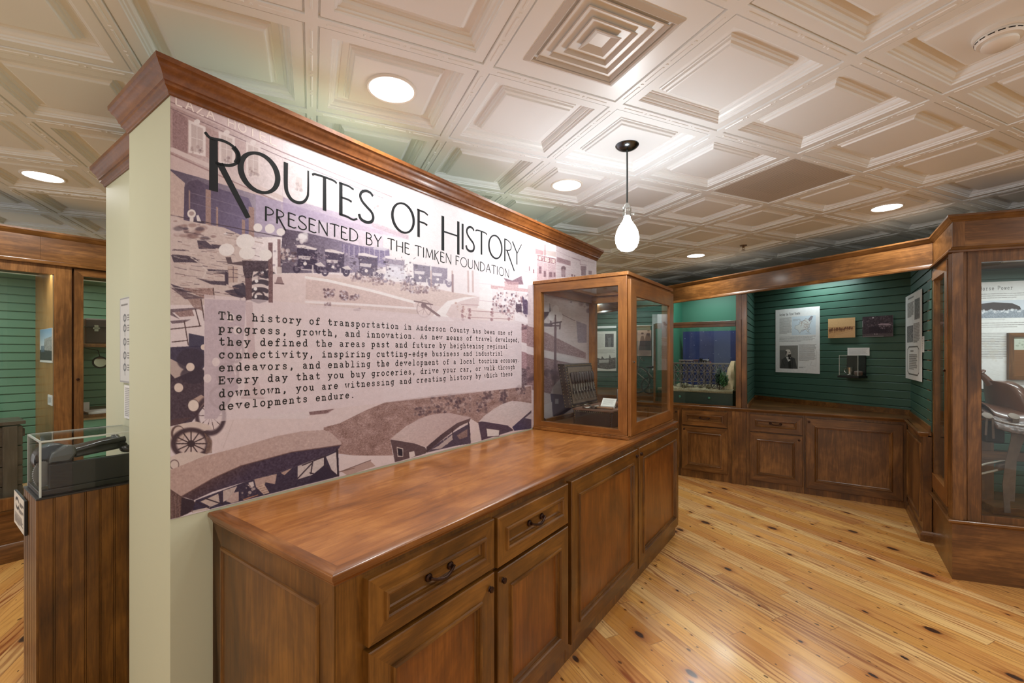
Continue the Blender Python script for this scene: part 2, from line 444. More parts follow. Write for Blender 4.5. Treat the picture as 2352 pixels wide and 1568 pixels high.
# --- the partition that carries the mural, with the deeper block behind it
PL = 3.142                                       # its length
mb = MB(); mb.box(A, 0, PL, -.42, 0, 0, 2.315); struct('wall_center', mb, CREAM)
mb = MB(); mb.box(A, .098, PL, -1.2, -.42, 0, 2.315); struct('wall_center_block', mb, CREAM)
CZ = 2.233
CROWN = [(0, CZ), (.005, CZ), (.008, CZ + .004), (.0085, CZ + .011), (.013, CZ + .016), (.020, CZ + .022), (.0205, CZ + .031), (.025, CZ + .034), (.028, CZ + .045),
         (.034, CZ + .058), (.043, CZ + .069), (.045, CZ + .076), (.050, CZ + .080), (.051, CZ + .095), (.0, CZ + .097)]
mb = MB(); sweep(mb, A, [(.15, -.4201), (0, -.42), (0, 0), (PL, 0), (PL, -.42)], CROWN); o = struct('trim_1', mb, [WL['x']], smooth=True)
mb = MB(); sweep(mb, A, [(2.0, -1.2), (.098, -1.2), (.098, -.425)], CROWN); struct('trim_2', mb, [WL['y']], smooth=True)
# ------------------------------------------------------------------ ceiling fixtures
LENS = emit('downlight_lens', CAN_COL, CAN_W)
ZP = HC + 0.012
def downlight(u, v, label):
    F = Fr(guv(u, v)[:2], 65.72)
    t = thing('recessed_downlight', F, label, 'ceiling light', ZP - .012, 'recessed downlights in the coffered ceiling')
    q = MB(); q.lathe(F(0, 0, 0), [(.104, ZP), (.104, ZP - .004), (.098, ZP - .008), (.091, ZP - .006), (.09, ZP)], 40, cap0=False, cap1=False)
    obj('trim_ring', q, WHITEP, t, smooth=True)
    q = MB(); q.lathe(F(0, 0, 0), [(.0895, ZP - .001), (.0895, ZP - .005), (.07, ZP - .0075), (.02, ZP - .0085)], 40)
    obj('lens', q, LENS, t, smooth=True)
    ld = bpy.data.lights.new('downlight_lamp', 'AREA'); ld.shape = 'DISK'; ld.size = .16; ld.energy = CAN_P; ld.color = CAN_COL
    lo = bpy.data.objects.new('downlight_lamp', ld); COL.objects.link(lo); lo.parent = t; lo.location = (0, 0, .012 - .0095); lo['kind'] = 'helper'
    return t
downlight(-1.5, .5, 'largest glowing round downlight, in the ceiling above the lettered mural')
downlight(.5, 1.5, 'glowing round downlight left of the hanging bulb, above the crown moulding')
downlight(4.5, 3.5, 'small glowing round downlight just left of the sprinkler head')
downlight(4.5, .5, 'glowing round downlight above the alcove near the tall wooden case')
downlight(-4.5, 3.5, 'glowing round downlight over the left display, beyond the cream wall end')
for i, (u, v) in enumerate([(-1.5, -2.5), (1.5, -2.5), (-4.5, .5), (-4.5, -2.5), (4.5, -2.5), (1.5, 4.5), (-1.5, 5.5), (-6.5, 1.5)]):  # added, unseen downlights that lift the room's overall light
    downlight(u, v, 'added round fill downlight in the coffered ceiling outside the picture')

# hanging bulb
F = Fr(guv(.5, .5)[:2], 65.72)
t = thing('pendant_light', F, 'bare glowing globe bulb hanging on a black cord from the ceiling', 'hanging lamp', 1.955)
q = MB(); q.lathe(F(0, 0), [(.012, ZP - .026), (.03, ZP - .024), (.052, ZP - .014), (.061, ZP - .004), (.061, ZP)], 32); obj('canopy', q, plain('pewter', srgb(92, 98, 102), .2, 1.0), t, smooth=True)
q = MB(); q.tube([F(0, 0, ZP - .02), F(0.001, 0, 2.36), F(0, 0, 2.205)], .0045, 8); obj('cord', q, plain('grey_cord', srgb(58, 66, 68), .6), t, smooth=True)
q = MB(); q.lathe(F(0, 0), [(.006, 2.212), (.012, 2.205), (.014, 2.196), (.021, 2.188), (.0225, 2.17), (.021, 2.166), (.0225, 2.16), (.0225, 2.142), (.019, 2.138)], 24); s_ = obj('socket', q, NICKEL, t, smooth=True)
q = MB(); q.tube([F(.02, .0, 2.158), F(.036, .006, 2.158)], .0022, 6); q.lathe(F(.036, .006, 2.158), [(.006, 0), (.007, .004), (.005, .009)], 12, axis=(F(1, .2)[0] - F(0, 0)[0], F(1, .2)[1] - F(0, 0)[1], 0)); obj('switch_key', q, NICKEL, s_, smooth=True)
q = MB(); q.lathe(F(0, 0), [(.016, 2.142), (.018, 2.128), (.026, 2.112), (.042, 2.088), (.055, 2.062), (.0615, 2.03), (.060, 2.005), (.050, 1.978), (.034, 1.962), (.015, 1.9555)], 32); obj('bulb', q, emit('bulb_glow', BULB_COL, BULB_W), t, smooth=True)

# square supply diffuser in its flat tile
F = G.at(-.5 * TC, .5 * TC)
t = thing('ceiling_diffuser', F, 'large square air diffuser of nested metal rings in a flat ceiling tile', 'air vent', HC - .02)
VM = plain('diffuser_enamel', srgb(206, 202, 196), .35, 0, vary=.02)
R0 = .195
q = MB(); ring = lambda r, z: [F(-r, -r, z), F(r, -r, z), F(r, r, z), F(-r, r, z)]
q.loops([ring(R0 + .004, HC), ring(R0 + .004, HC - .003), ring(R0 - .014, HC - .012), ring(R0 - .02, HC - .008), ring(R0 - .02, HC + .02)], cap1=False); obj('frame', q, VM, t)
for r in (.166, .130, .092):
    q = MB(); q.loops([ring(r - .013, HC + .008), ring(r, HC - .010), ring(r - .003, HC - .012), ring(r - .016, HC + .006)], cap1=False); obj('louver_ring', q, VM, t)
q = MB(); q.loops([ring(.054, HC - .010), ring(.051, HC - .013), ring(.002, HC + .014)], cap1=True); obj('center_pyramid', q, VM, t)
q = MB(); q.loops([ring(R0 - .02, HC + .045), ring(R0 - .021, HC + .0455)], cap0=True); obj('dark_duct', q, plain('duct_black', srgb(28, 28, 28), .8), t)
q = MB()
for k in range(-4, 5): q.box(F, -R0 + .03, R0 - .03, k * .042 - .001, k * .042 + .001, HC + .024, HC + .036)
obj('damper_blades', q, plain('galvanized', srgb(150, 150, 146), .35, .8), t)

# perforated return panel
def perf_material():
    m = N('perforated_panel'); o = m.mapping(m.coord(), (1, 1, 1))
    sp = m.n('ShaderNodeSeparateXYZ'); m.l(o, sp.inputs[0]); P = 0.0095
    fx = m.math('SUBTRACT', m.math('FRACT', m.math('DIVIDE', sp.outputs[0], P)), .5); fy = m.math('SUBTRACT', m.math('FRACT', m.math('DIVIDE', sp.outputs[1], P)), .5)
    d = m.math('SQRT', m.math('ADD', m.math('MULTIPLY', fx, fx), m.math('MULTIPLY', fy, fy)))
    hole = m.math('LESS_THAN', d, .30)
    inner = m.math('LESS_THAN', m.math('MAXIMUM', m.math('ABSOLUTE', sp.outputs[0]), m.math('ABSOLUTE', sp.outputs[1])), .15)
    hc = m.mix(inner, srgb(120, 112, 106), srgb(78, 74, 70))
    return m.base(m.mix(hole, srgb(206, 198, 188), hc), .45)
F = G.at(2.5 * TC, -.5 * TC)
q = MB(); q.box(F, -.277, .277, -.277, .277, HC + .001, HC + .004)
o = obj('return_air_grille', q, perf_material(), None)
o2 = tag(o, 'flat grey perforated square panel among the coffered ceiling tiles', 'air vent'); 
# turn its own axes with the grid so the holes run with the tile
me = o.data; R = Matrix.Rotation(F.rot(), 4, 'Z'); M = Matrix.Translation((F.o[0], F.o[1], HC)) @ R
me.transform(M.inverted()); o.matrix_basis = M

# smoke detector
F = Fr(guv(1.52, -1.46)[:2], 65.72)
t = thing('smoke_detector', F, 'white round smoke detector on the ceiling at the upper right corner', 'smoke detector', ZP - .055)
q = MB(); q.lathe(F(0, 0), [(.068, ZP), (.068, ZP - .012), (.064, ZP - .016)], 40, cap0=True, cap1=True); obj('base_plate', q, WHITEP, t, smooth=True)
q = MB(); q.lathe(F(0, 0), [(.060, ZP - .016), (.062, ZP - .026), (.057, ZP - .034), (.044, ZP - .036)], 40, cap0=True, cap1=True); b = obj('body', q, WHITEP, t, smooth=True)
q = MB(); q.lathe(F(0, 0), [(.044, ZP - .036), (.046, ZP - .041), (.046, ZP - .046), (.036, ZP - .054), (.012, ZP - .057)], 40, cap0=False, cap1=True); obj('sensor_cap', q, WHITEP, t, smooth=True)
q = MB()
for k in range(16):
    a = 2 * math.pi * k / 16
    q.tube([F(.0605 * math.cos(a + d_), .0605 * math.sin(a + d_), ZP - .025) for d_ in (-.14, -.05, .05, .14)], .0025, 6)
obj('vent_slot', q, plain('slot_dark', srgb(40, 40, 42), .6), b)

# sprinkler head
F = Fr(guv(4.62, 2.6)[:2], 65.72)
t = thing('fire_sprinkler', F, 'small brass pendent sprinkler head in the ceiling, near the wooden valance', 'sprinkler', ZP - .05)
BR = plain('old_brass', srgb(112, 84, 58), .35, .8)
q = MB(); q.lathe(F(0, 0), [(.034, ZP), (.032, ZP - .006), (.012, ZP - .010)], 24); obj('escutcheon', q, BR, t, smooth=True)
q = MB(); q.lathe(F(0, 0), [(.011, ZP - .008), (.011, ZP - .022), (.006, ZP - .024)], 16); q.tube([F(.010, 0, ZP - .02), F(.013, 0, ZP - .033), F(.003, 0, ZP - .045)], .0022, 6); q.tube([F(-.010, 0, ZP - .02), F(-.013, 0, ZP - .033), F(-.003, 0, ZP - .045)], .0022, 6); obj('frame', q, BR, t, smooth=True)
q = MB(); q.lathe(F(0, 0), [(.005, ZP - .044), (.019, ZP - .047), (.019, ZP - .049), (.003, ZP - .050)], 16); obj('deflector', q, BR, t, smooth=True)
# ------------------------------------------------------------------ the long counter in front of the mural
BF, CT = .712, .884                               # cabinet face, top of the worktop
S0, S1 = .118, 3.045
def knob(F, a, b, z, parent, r=.011):
    q = MB(); ax = (F(0, 1)[0] - F(0, 0)[0], F(0, 1)[1] - F(0, 0)[1], 0)
    q.lathe(F(a, b, z), [(r * .9, 0), (r * .7, .003), (r * .75, .005), (r, .008), (r * .9, .012), (r * .4, .014)], 16, axis=ax)
    return obj('knob', q, BRONZE, parent, smooth=True)
def bail_pull(F, a, b, z, parent):
    q = MB()
    for s_ in (-1, 1):
        q.lathe(F(a + s_ * .046, b, z + .004), [(.013, 0), (.012, .004), (.006, .007), (.005, .016)], 14, axis=(F(0, 1)[0] - F(0, 0)[0], F(0, 1)[1] - F(0, 0)[1], 0))
    q.tube([F(a + .046 * k, b + .016 + .010 * (1 - abs(k)), z + .004 - .012 * (1 - k * k)) for k in (-1.12, -.9, -.6, -.3, 0, .3, .6, .9, 1.12)], [.0034, .0042, .0048, .005, .0052, .005, .0048, .0042, .0034], 8)
    return obj('bail_pull', q, BRONZE, parent, smooth=True)
def door(F, name, a0, a1, z0, z1, b, Wd, parent, fw=.075, th=.02, knob_at=None, pull=False, grain='z', flat=False):
    """a framed front: slab with moulded opening, and the panel set in it"""
    q = MB()
    prof = [(0, 0), (0, th - .003), (.003, th), (fw - .004, th), (fw - .002, th + .007), (fw + .004, th + .009), (fw + .008, th + .004), (fw + .0095, th - .002), (fw + .015, th - .002), (fw + .017, th - .008), (fw + .022, th - .012)]
    q.ring(F, a0, a1, z0, z1, b, prof, cap=False, back=True)
    d = obj(name, q, [Wd['z'], Wd['x']], parent)
    i = fw + .021
    q = MB(); q.box(F, a0 + i, a1 - i, b + .001, b + th - .0115, z0 + i, z1 - i)
    obj('panel', q, (WDP if Wd is WD and grain == 'z' else Wd)[grain], d)
    if knob_at: knob(F, knob_at[0], b + th, knob_at[1], d)
    if pull: bail_pull(F, (a0 + a1) / 2, b + th - .009, (z0 + z1) / 2, d)
    return d

def base_unit(F, label, a0, a1, b0, bf, ztop, Wd, group=None, kick=.0, side_lo=False):
    t = thing('base_cabinet', F.at((a0 + a1) / 2, (b0 + bf) / 2), label, 'cabinet', 0, group)
    q = MB(); q.box(F, a0, a1, b0, bf, 0, ztop); obj('body', q, Wd['z'], t, bevel=.002)
    return t

WTOP = CT - .036
m1 = (S0 + 1.28) 
SPLIT = 1.277
t1 = base_unit(A, 'stained cabinet with two drawers over two doors, near end of the long counter', S0, SPLIT, .004, BF, WTOP, WD)
door(A, 'drawer', .20, .722, .662, .836, BF, WD, t1, th=.027, fw=.052, pull=True, grain='x')
door(A, 'drawer', .742, 1.262, .652, .830, BF, WD, t1, th=.027, fw=.052, pull=True, grain='x')
door(A, 'door', .20, .722, .095, .648, BF, WD, t1, th=.027, knob_at=(.695, .60))
door(A, 'door', .742, 1.262, .095, .638, BF, WD, t1, th=.027, knob_at=(.77, .60))
q = MB()   # framed end panel towards the camera
E1 = Fr(A(S0, 0)[:2], AZ + 90)                      # runs along b, out towards -a
# a of E1 = b of A; right of that heading is -a of A
q.ring(E1, .004, BF, 0.0, WTOP, 0.0, [(0, -.004), (0, 0), (.066, 0), (.068, .005), (.075, .006), (.080, .001), (.084, -.002), (.088, -.007)], cap=False)
obj('end_frame', q, [WD['z'], WD['y']], t1)
q = MB(); q.box(E1, .08, BF - .08, -.003, .002 - .004, .08, WTOP - .08); obj('end_panel', q, WDP['z'], t1)
t2 = base_unit(A, 'stained birch cabinet with two tall plain doors, under the glass display case', SPLIT + .002, S1, .004, BF, WTOP, WD)
door(A, 'door', 1.292, 2.146, .085, .830, BF, WD, t2, th=.027, knob_at=(2.118, .79))
door(A, 'door', 2.168, 3.035, .085, .830, BF, WD, t2, th=.027, knob_at=(2.196, .79))
# worktop with an edge moulding and an inlaid border
t = thing('worktop', A.at((S0 + S1) / 2, .36), 'long reddish wooden worktop along the mural, glass case on its far end', 'countertop', WTOP)
q = MB(); q.box(A, S0 + .015, S1 - .015, .006, BF - .003, CT - .034, CT - .001); obj('top_board', q, WT['x'], t)
EP = [(0, CT - .001), (0, CT - .0345), (.006, CT - .0345), (.008, CT - .028), (.012, CT - .024), (.0125, CT - .018), (.018, CT - .016), (.0205, CT - .010), (.020, CT - .003), (.016, CT), (-.018, CT), (-.018, CT - .0008)]
q = MB(); sweep(q, A, [(S0 + .004, .006), (S0 + .004, BF - .002), (S1 - .004, BF - .002), (S1 - .004, .006)], EP, segm=[1, 0, 1])
obj('edge_moulding', q, [WE['x'], WE['y']], t, smooth=True)
# ------------------------------------------------------------------ drawing printed pictures into the colours of a fine mesh
class Paint:
    """a canvas of points; U, V are the drawing coordinates of every point"""
    def __init__(s, U, V, col):
        s.U, s.V = U, V; s.C = np.empty(U.shape + (3,)); s.C[:] = col; s.r = np.random.RandomState(7); du = abs(U[0, -1] - U[0, 0]) / U.shape[1] * .3; s.AA = ((-du, -du), (du, -du), (-du, du), (du, du))
    def _box(s, x0, x1, y0, y1):
        return (s.U >= x0) & (s.U <= x1) & (s.V >= y0) & (s.V <= y1)
    def put(s, idx, col, a):
        a = np.asarray(a)[..., None] if np.ndim(a) else a
        s.C[idx] = s.C[idx] * (1 - a) + np.asarray(col, float) * a
    def _sel(s, x0, x1, y0, y1):
        cu = np.where((s.U.max(0) >= x0) & (s.U.min(0) <= x1))[0]
        if len(cu) == 0: return None
        sl = slice(cu[0], cu[-1] + 1); sub = s.V[:, sl]
        ru = np.where((sub.max(1) >= y0) & (sub.min(1) <= y1))[0]
        if len(ru) == 0: return None
        return (slice(ru[0], ru[-1] + 1), sl)
    def poly(s, P, col, a=1.0, col2=None, grad=None, tex=0.0, ts=2.0):
        P = np.array(P, float); k = s._sel(P[:, 0].min(), P[:, 0].max(), P[:, 1].min(), P[:, 1].max())
        if k is None: return
        u, v = s.U[k], s.V[k]; n = len(P); cov = np.zeros(u.shape)
        for ou, ov in s.AA:
            uu, vv = u + ou, v + ov; ins = np.zeros(u.shape, bool); j = n - 1
            for i in range(n):
                xi, yi, xj, yj = P[i][0], P[i][1], P[j][0], P[j][1]
                if yi != yj: ins ^= ((yi > vv) != (yj > vv)) & (uu < (xj - xi) * (vv - yi) / (yj - yi) + xi)
                j = i
            cov += ins
        ins = cov / len(s.AA)
        c = np.broadcast_to(np.asarray(col, float), u.shape + (3,)).copy()
        if col2 is not None:
            (ax, ay), (bx, by) = grad; d = np.array([bx - ax, by - ay]); t = np.clip(((u - ax) * d[0] + (v - ay) * d[1]) / (d @ d), 0, 1)[..., None]
            c = c * (1 - t) + np.asarray(col2, float) * t
        if tex: c = c + (s.field(u.shape, ts) * tex)[..., None]
        w = (ins * a)[..., None]
        s.C[k] = s.C[k] * (1 - w) + c * w
    def field(s, shape, ts):
        """soft random field, about ts points across"""
        h, w_ = shape; n = s.r.randn(int(h / ts) + 3, int(w_ / ts) + 3)
        y = np.arange(h) / ts; x = np.arange(w_) / ts; y0 = y.astype(int); x0 = x.astype(int); fy = (y - y0)[:, None]; fx = (x - x0)[None]
        g = lambda a, b: n[np.ix_(y0 + a, x0 + b)]
        return g(0, 0) * (1 - fy) * (1 - fx) + g(1, 0) * fy * (1 - fx) + g(0, 1) * (1 - fy) * fx + g(1, 1) * fy * fx
    def ell(s, x, y, rx, ry, col, a=1.0, soft=0.12, hole=0.0):
        k = s._sel(x - rx * 1.2, x + rx * 1.2, y - ry * 1.2, y + ry * 1.2)
        if k is None: return
        d = np.sqrt(((s.U[k] - x) / rx) ** 2 + ((s.V[k] - y) / ry) ** 2)
        m = np.clip((1 - d) / soft + .5, 0, 1)
        if hole: m = m * np.clip((d - hole) / soft + .5, 0, 1)
        s.put(k, col, m * a)
    def line(s, P, w_, col, a=1.0):
        for (x0, y0), (x1, y1) in zip(P[:-1], P[1:]):
            k = s._sel(min(x0, x1) - w_, max(x0, x1) + w_, min(y0, y1) - w_, max(y0, y1) + w_)
            if k is None: continue
            u, v = s.U[k], s.V[k]; dx, dy = x1 - x0, y1 - y0; L2 = dx * dx + dy * dy + 1e-9
            t = np.clip(((u - x0) * dx + (v - y0) * dy) / L2, 0, 1); d = np.hypot(u - x0 - t * dx, v - y0 - t * dy)
            s.put(k, col, np.clip((w_ / 2 - d) / .7 + .5, 0, 1) * a)
    def rect(s, x0, y0, x1, y1, col, a=1.0, **k): s.poly([(x0, y0), (x1, y0), (x1, y1), (x0, y1)], col, a, **k)
    def blobs(s, P, n, size, cols, a=0.8, asp=1.0):
        P = np.array(P, float); lo, hi = P.min(0), P.max(0)
        for _ in range(n):
            x, y = lo + (hi - lo) * s.r.rand(2)
            ins = False; j = len(P) - 1
            for i in range(len(P)):
                if (P[i][1] > y) != (P[j][1] > y) and x < (P[j][0] - P[i][0]) * (y - P[i][1]) / (P[j][1] - P[i][1]) + P[i][0]: ins = not ins
                j = i
            if ins:
                q = size * (.4 + s.r.rand()); s.ell(x, y, q * asp, q, cols[s.r.randint(len(cols))], a * (.6 + .4 * s.r.rand()), .5)
    def grain(s, amt, ts):
        s.C += (s.field(s.U.shape, ts) * amt)[..., None]
    def sheet(s, name, X, mat, parent=None, gain=1.0):
        """X: (rows, cols, 3) world points of the canvas"""
        h, w_ = s.U.shape; V = X.reshape(-1, 3)
        if parent is not None:
            Mi = np.array(parent_matrix(parent).inverted()); V = V @ Mi[:3, :3].T + Mi[:3, 3]
        i = np.arange(h * w_).reshape(h, w_)
        F = np.stack([i[:-1, :-1], i[1:, :-1], i[1:, 1:], i[:-1, 1:]], -1).reshape(-1, 4)
        me = bpy.data.meshes.new(name); me.vertices.add(h * w_); me.vertices.foreach_set('co', V.astype(np.float32).ravel())
        me.loops.add(F.size); me.loops.foreach_set('vertex_index', F.astype(np.int32).ravel())
        me.polygons.add(len(F)); me.polygons.foreach_set('loop_start', np.arange(0, F.size, 4, dtype=np.int32))
        me.update(calc_edges=True); me.validate()
        c = np.clip(s.C, 0, 255) / 255.0; c = np.where(c <= .04045, c / 12.92, ((c + .055) / 1.055) ** 2.4) * gain
        at = me.color_attributes.new('print', 'FLOAT_COLOR', 'POINT')
        at.data.foreach_set('color', np.concatenate([c, np.ones((h, w_, 1))], -1).astype(np.float32).ravel())
        me.materials.append(mat)
        o = bpy.data.objects.new(name, me); COL.objects.link(o)
        if parent is not None: o.parent = parent
        return o

def ribbon(mb, F, b, P, W_, lift=0.0, cap=False, closed=False):
    """flat stroke in the plane b of F: P = (a, z) points, W_ = widths"""
    P = np.array(P, float); n = len(P); W_ = np.broadcast_to(np.asarray(W_, float), (n,))
    L = []
    for i in range(n):
        if closed: t = P[(i + 1) % n] - P[i - 1]
        else: t = P[min(i + 1, n - 1)] - P[max(i - 1, 0)]
        t = t / (np.linalg.norm(t) + 1e-12); r = np.array([-t[1], t[0]]) * W_[i] / 2
        L.append((P[i] + r, P[i] - r))
    o = len(mb.v)
    for p, q in L: mb.v += [F(p[0], b + lift, p[1]), F(q[0], b + lift, q[1])]
    for i in range(n if closed else n - 1):
        j = (i + 1) % n; mb.f.append([o + 2 * i, o + 2 * i + 1, o + 2 * j + 1, o + 2 * j]); mb.m.append(0)
    if cap:
        for e, p in ((0, P[0]), (-1, P[-1])):
            k = len(mb.v); R = W_[e] / 2
            mb.v += [F(p[0] + R * math.cos(q), b + lift, p[1] + R * math.sin(q)) for q in [math.pi * i / 4 for i in range(8)]]
            mb.f.append(list(range(k, k + 8))); mb.m.append(0)

def arc(cx, cy, rx, ry, a0, a1, n=14):
    return [(cx + rx * math.cos(math.radians(a0 + (a1 - a0) * i / n)), cy + ry * math.sin(math.radians(a0 + (a1 - a0) * i / n))) for i in range(n + 1)]

# thin poster capitals in a unit box: strokes of (relative width at start, at end, points)
CAPS = {
 'P': [(1.5, 1.5, [(.06, 0), (.06, 1)]), (.9, .9, [(0, 1)] + arc(.1, .72, .8, .27, 88, -84))],
 'R': [(1.5, 1.5, [(.06, 0), (.06, 1)]), (.9, .9, [(-.02, 1)] + arc(.06, .74, .72, .25, 88, -88)), (1.3, 1.3, [(.16, .5), (1.0, -.36)])],
 'E': [(1.4, 1.4, [(.1, 0), (.1, 1)]), (1, 1, [(.04, .98), (.5, .97), (.95, .92)]), (1, 1, [(.1, .55), (.5, .54), (.8, .5)]), (1.1, 1, [(.06, .02), (.35, .0), (.7, -.04), (1.02, .03)])],
 'S': [(1.1, 1.1, [(.92, .88), (.78, .97), (.5, 1.0), (.22, .92), (.1, .77), (.2, .62), (.5, .5), (.84, .37), (.96, .22), (.84, .07), (.5, -.01), (.16, .05), (.02, .2)])],
 'N': [(.9, .9, [(.08, 0), (.08, 1)]), (1.3, 1.3, [(.06, 1), (.88, 0)]), (.9, .9, [(.9, -.08), (.9, .98)])],
 'T': [(1, 1, [(-.02, .94), (.2, .98), (.8, .98), (1.02, .92)]), (1.3, 1.3, [(.5, 0), (.5, .98)])],
 'D': [(1.4, 1.4, [(.08, 0), (.08, 1)]), (1, 1, [(0, 1)] + arc(.2, .5, .76, .5, 85, -90) + [(0, .0)])],
 'B': [(1.4, 1.4, [(.08, 0), (.08, 1)]), (1, 1, [(0, 1)] + arc(.3, .77, .5, .22, 88, -90) + [(.1, .55)]), (1, 1, [(.1, .55)] + arc(.35, .27, .58, .28, 88, -90) + [(0, 0)])],
 'Y': [(1.3, 1.3, [(0, 1), (.5, .48)]), (.9, .9, [(1, 1), (.5, .48)]), (1.2, 1.2, [(.5, .5), (.5, 0)])],
 'H': [(1.3, 1.3, [(.08, 0), (.08, 1)]), (1.3, 1.3, [(.92, 0), (.92, 1)]), (.8, .8, [(.08, .5), (.92, .5)])],
 'I': [(1.3, 1.3, [(.5, 0), (.5, 1)])],
 'M': [(.9, .9, [(.02, 0), (.14, 1)]), (1.3, 1.3, [(.14, 1), (.5, .12)]), (.9, .9, [(.5, .12), (.86, 1)]), (1.3, 1.3, [(.86, 1), (.98, 0)])],
 'K': [(1.3, 1.3, [(.1, 0), (.1, 1)]), (.9, .9, [(.9, 1), (.12, .5)]), (1.2, 1.2, [(.2, .52), (.98, -.3)])],
 'F': [(1.3, 1.3, [(.12, 0), (.12, 1)]), (1, 1, [(.02, .97), (.5, .97), (.98, .92)]), (.9, .9, [(.12, .54), (.8, .5)])],
 'O': [(1, 1, arc(.5, .5, .48, .49, 0, 360, 32))],
 'U': [(1.4, 1.2, [(.06, 1), (.06, .4)] + arc(.5, .34, .44, .34, 180, 270, 8)), (1.0, .7, arc(.5, .34, .42, .34, 270, 360, 8) + [(.92, 1)])],
 'A': [(.9, .9, [(.02, 0), (.5, 1)]), (1.3, 1.3, [(.5, 1), (.98, 0)]), (.8, .8, [(.2, .36), (.8, .36)])],
}
CAPS['L'] = [(1.2, 1.2, [(.1, 1), (.1, 0)]), (1, 1, [(.1, .01), (.9, .01)])]
CAPW = dict(L=.6, P=.62, R=.66, E=.62, S=.66, N=.85, T=.8, D=.85, B=.62, Y=.72, H=.8, I=.24, M=1.0, K=.66, F=.6, O=1.0, U=.82, A=.85)

# a typewriter face: slab serifs, one advance for all; unit = advance, baseline 0
def _s(*p): return list(p)
TYPE = {
 'a': [_s((.2, .58), (.4, .66), (.6, .62), (.68, .5), (.68, .08), (.84, .03)), _s((.68, .4), (.4, .4), (.2, .3), (.2, .12), (.36, .02), (.56, .08), (.68, .2))],
 'b': [_s((.12, .98), (.26, .98), (.26, .02)), arc(.52, .33, .28, .32, 180, -180, 14)],
 'c': [arc(.5, .33, .32, .32, 40, 320, 14), _s((.76, .66), (.76, .46))],
 'd': [_s((.6, .98), (.74, .98), (.74, .03), (.9, .03)), arc(.46, .33, .28, .32, 0, 360, 14)],
 'e': [_s((.18, .36), (.82, .36)), arc(.5, .33, .32, .32, 0, 320, 14)],
 'f': [_s((.82, .86), (.7, .98), (.5, .96), (.42, .8), (.42, .03)), _s((.2, .03), (.68, .03)), _s((.2, .62), (.72, .62))],
 'g': [arc(.46, .36, .27, .29, 0, 360, 14), _s((.73, .64), (.88, .64)), _s((.73, .64), (.73, -.12), (.6, -.26), (.3, -.24))],
 'h': [_s((.1, .98), (.26, .98), (.26, .03)), _s((.26, .46), (.4, .62), (.58, .64), (.72, .52), (.72, .03)), _s((.12, .03), (.4, .03)), _s((.6, .03), (.86, .03))],
 'i': [_s((.26, .64), (.5, .64), (.5, .03)), _s((.2, .03), (.8, .03)), _s((.5, .88), (.5, .9))],
 'k': [_s((.12, .98), (.26, .98), (.26, .03)), _s((.26, .3), (.7, .62)), _s((.42, .42), (.74, .03)), _s((.12, .03), (.4, .03)), _s((.58, .03), (.88, .03)), _s((.56, .63), (.84, .63))],
 'l': [_s((.26, .98), (.5, .98), (.5, .03)), _s((.2, .03), (.8, .03))],
 'm': [_s((.06, .63), (.18, .63), (.18, .03)), _s((.18, .5), (.34, .64), (.5, .54), (.5, .03)), _s((.5, .5), (.66, .64), (.82, .54), (.82, .03)), _s((.08, .03), (.28, .03)), _s((.42, .03), (.58, .03)), _s((.74, .03), (.94, .03))],
 'n': [_s((.1, .63), (.26, .63), (.26, .03)), _s((.26, .46), (.4, .62), (.58, .64), (.72, .52), (.72, .03)), _s((.12, .03), (.4, .03)), _s((.6, .03), (.86, .03))],
 'o': [arc(.5, .33, .32, .32, 0, 360, 16)],
 'p': [_s((.1, .63), (.24, .63), (.24, -.26)), arc(.52, .35, .28, .3, 180, -180, 14), _s((.1, -.26), (.42, -.26))],
 'r': [_s((.16, .63), (.36, .63), (.36, .03)), _s((.36, .4), (.5, .58), (.68, .64), (.82, .56)), _s((.16, .03), (.6, .03))],
 's': [_s((.74, .5), (.7, .6), (.5, .65), (.28, .6), (.25, .46), (.5, .36), (.74, .26), (.74, .1), (.5, .02), (.28, .06), (.24, .16))],
 't': [_s((.42, .9), (.42, .16), (.54, .03), (.72, .05), (.8, .14)), _s((.2, .63), (.76, .63))],
 'u': [_s((.1, .63), (.26, .63), (.26, .16), (.4, .03), (.58, .05), (.72, .2)), _s((.58, .63), (.72, .63), (.72, .03), (.88, .03))],
 'v': [_s((.2, .63), (.5, .03), (.8, .63)), _s((.08, .63), (.36, .63)), _s((.64, .63), (.92, .63))],
 'w': [_s((.14, .63), (.3, .03), (.5, .5), (.7, .03), (.86, .63)), _s((.04, .63), (.28, .63)), _s((.72, .63), (.96, .63))],
 'y': [_s((.2, .63), (.5, .08)), _s((.82, .63), (.4, -.2), (.2, -.26)), _s((.08, .63), (.36, .63)), _s((.66, .63), (.94, .63))],
 'T': [_s((.08, .7), (.08, .92), (.92, .92), (.92, .7)), _s((.5, .92), (.5, .03)), _s((.28, .03), (.72, .03))],
 'A': [_s((.12, .03), (.5, .92), (.88, .03)), _s((.28, .34), (.72, .34)), _s((.02, .03), (.26, .03)), _s((.74, .03), (.98, .03))],
 'C': [arc(.5, .48, .38, .45, 50, 310, 14), _s((.84, .92), (.84, .66))],
 'E': [_s((.86, .74), (.86, .92), (.1, .92)), _s((.22, .92), (.22, .03)), _s((.1, .03), (.88, .03), (.88, .24)), _s((.22, .5), (.62, .5)), _s((.62, .6), (.62, .4))],
 ',': [_s((.48, .12), (.5, .0), (.4, -.14))], '.': [_s((.48, .06), (.5, .06))], '-': [_s((.22, .34), (.78, .34))],
}
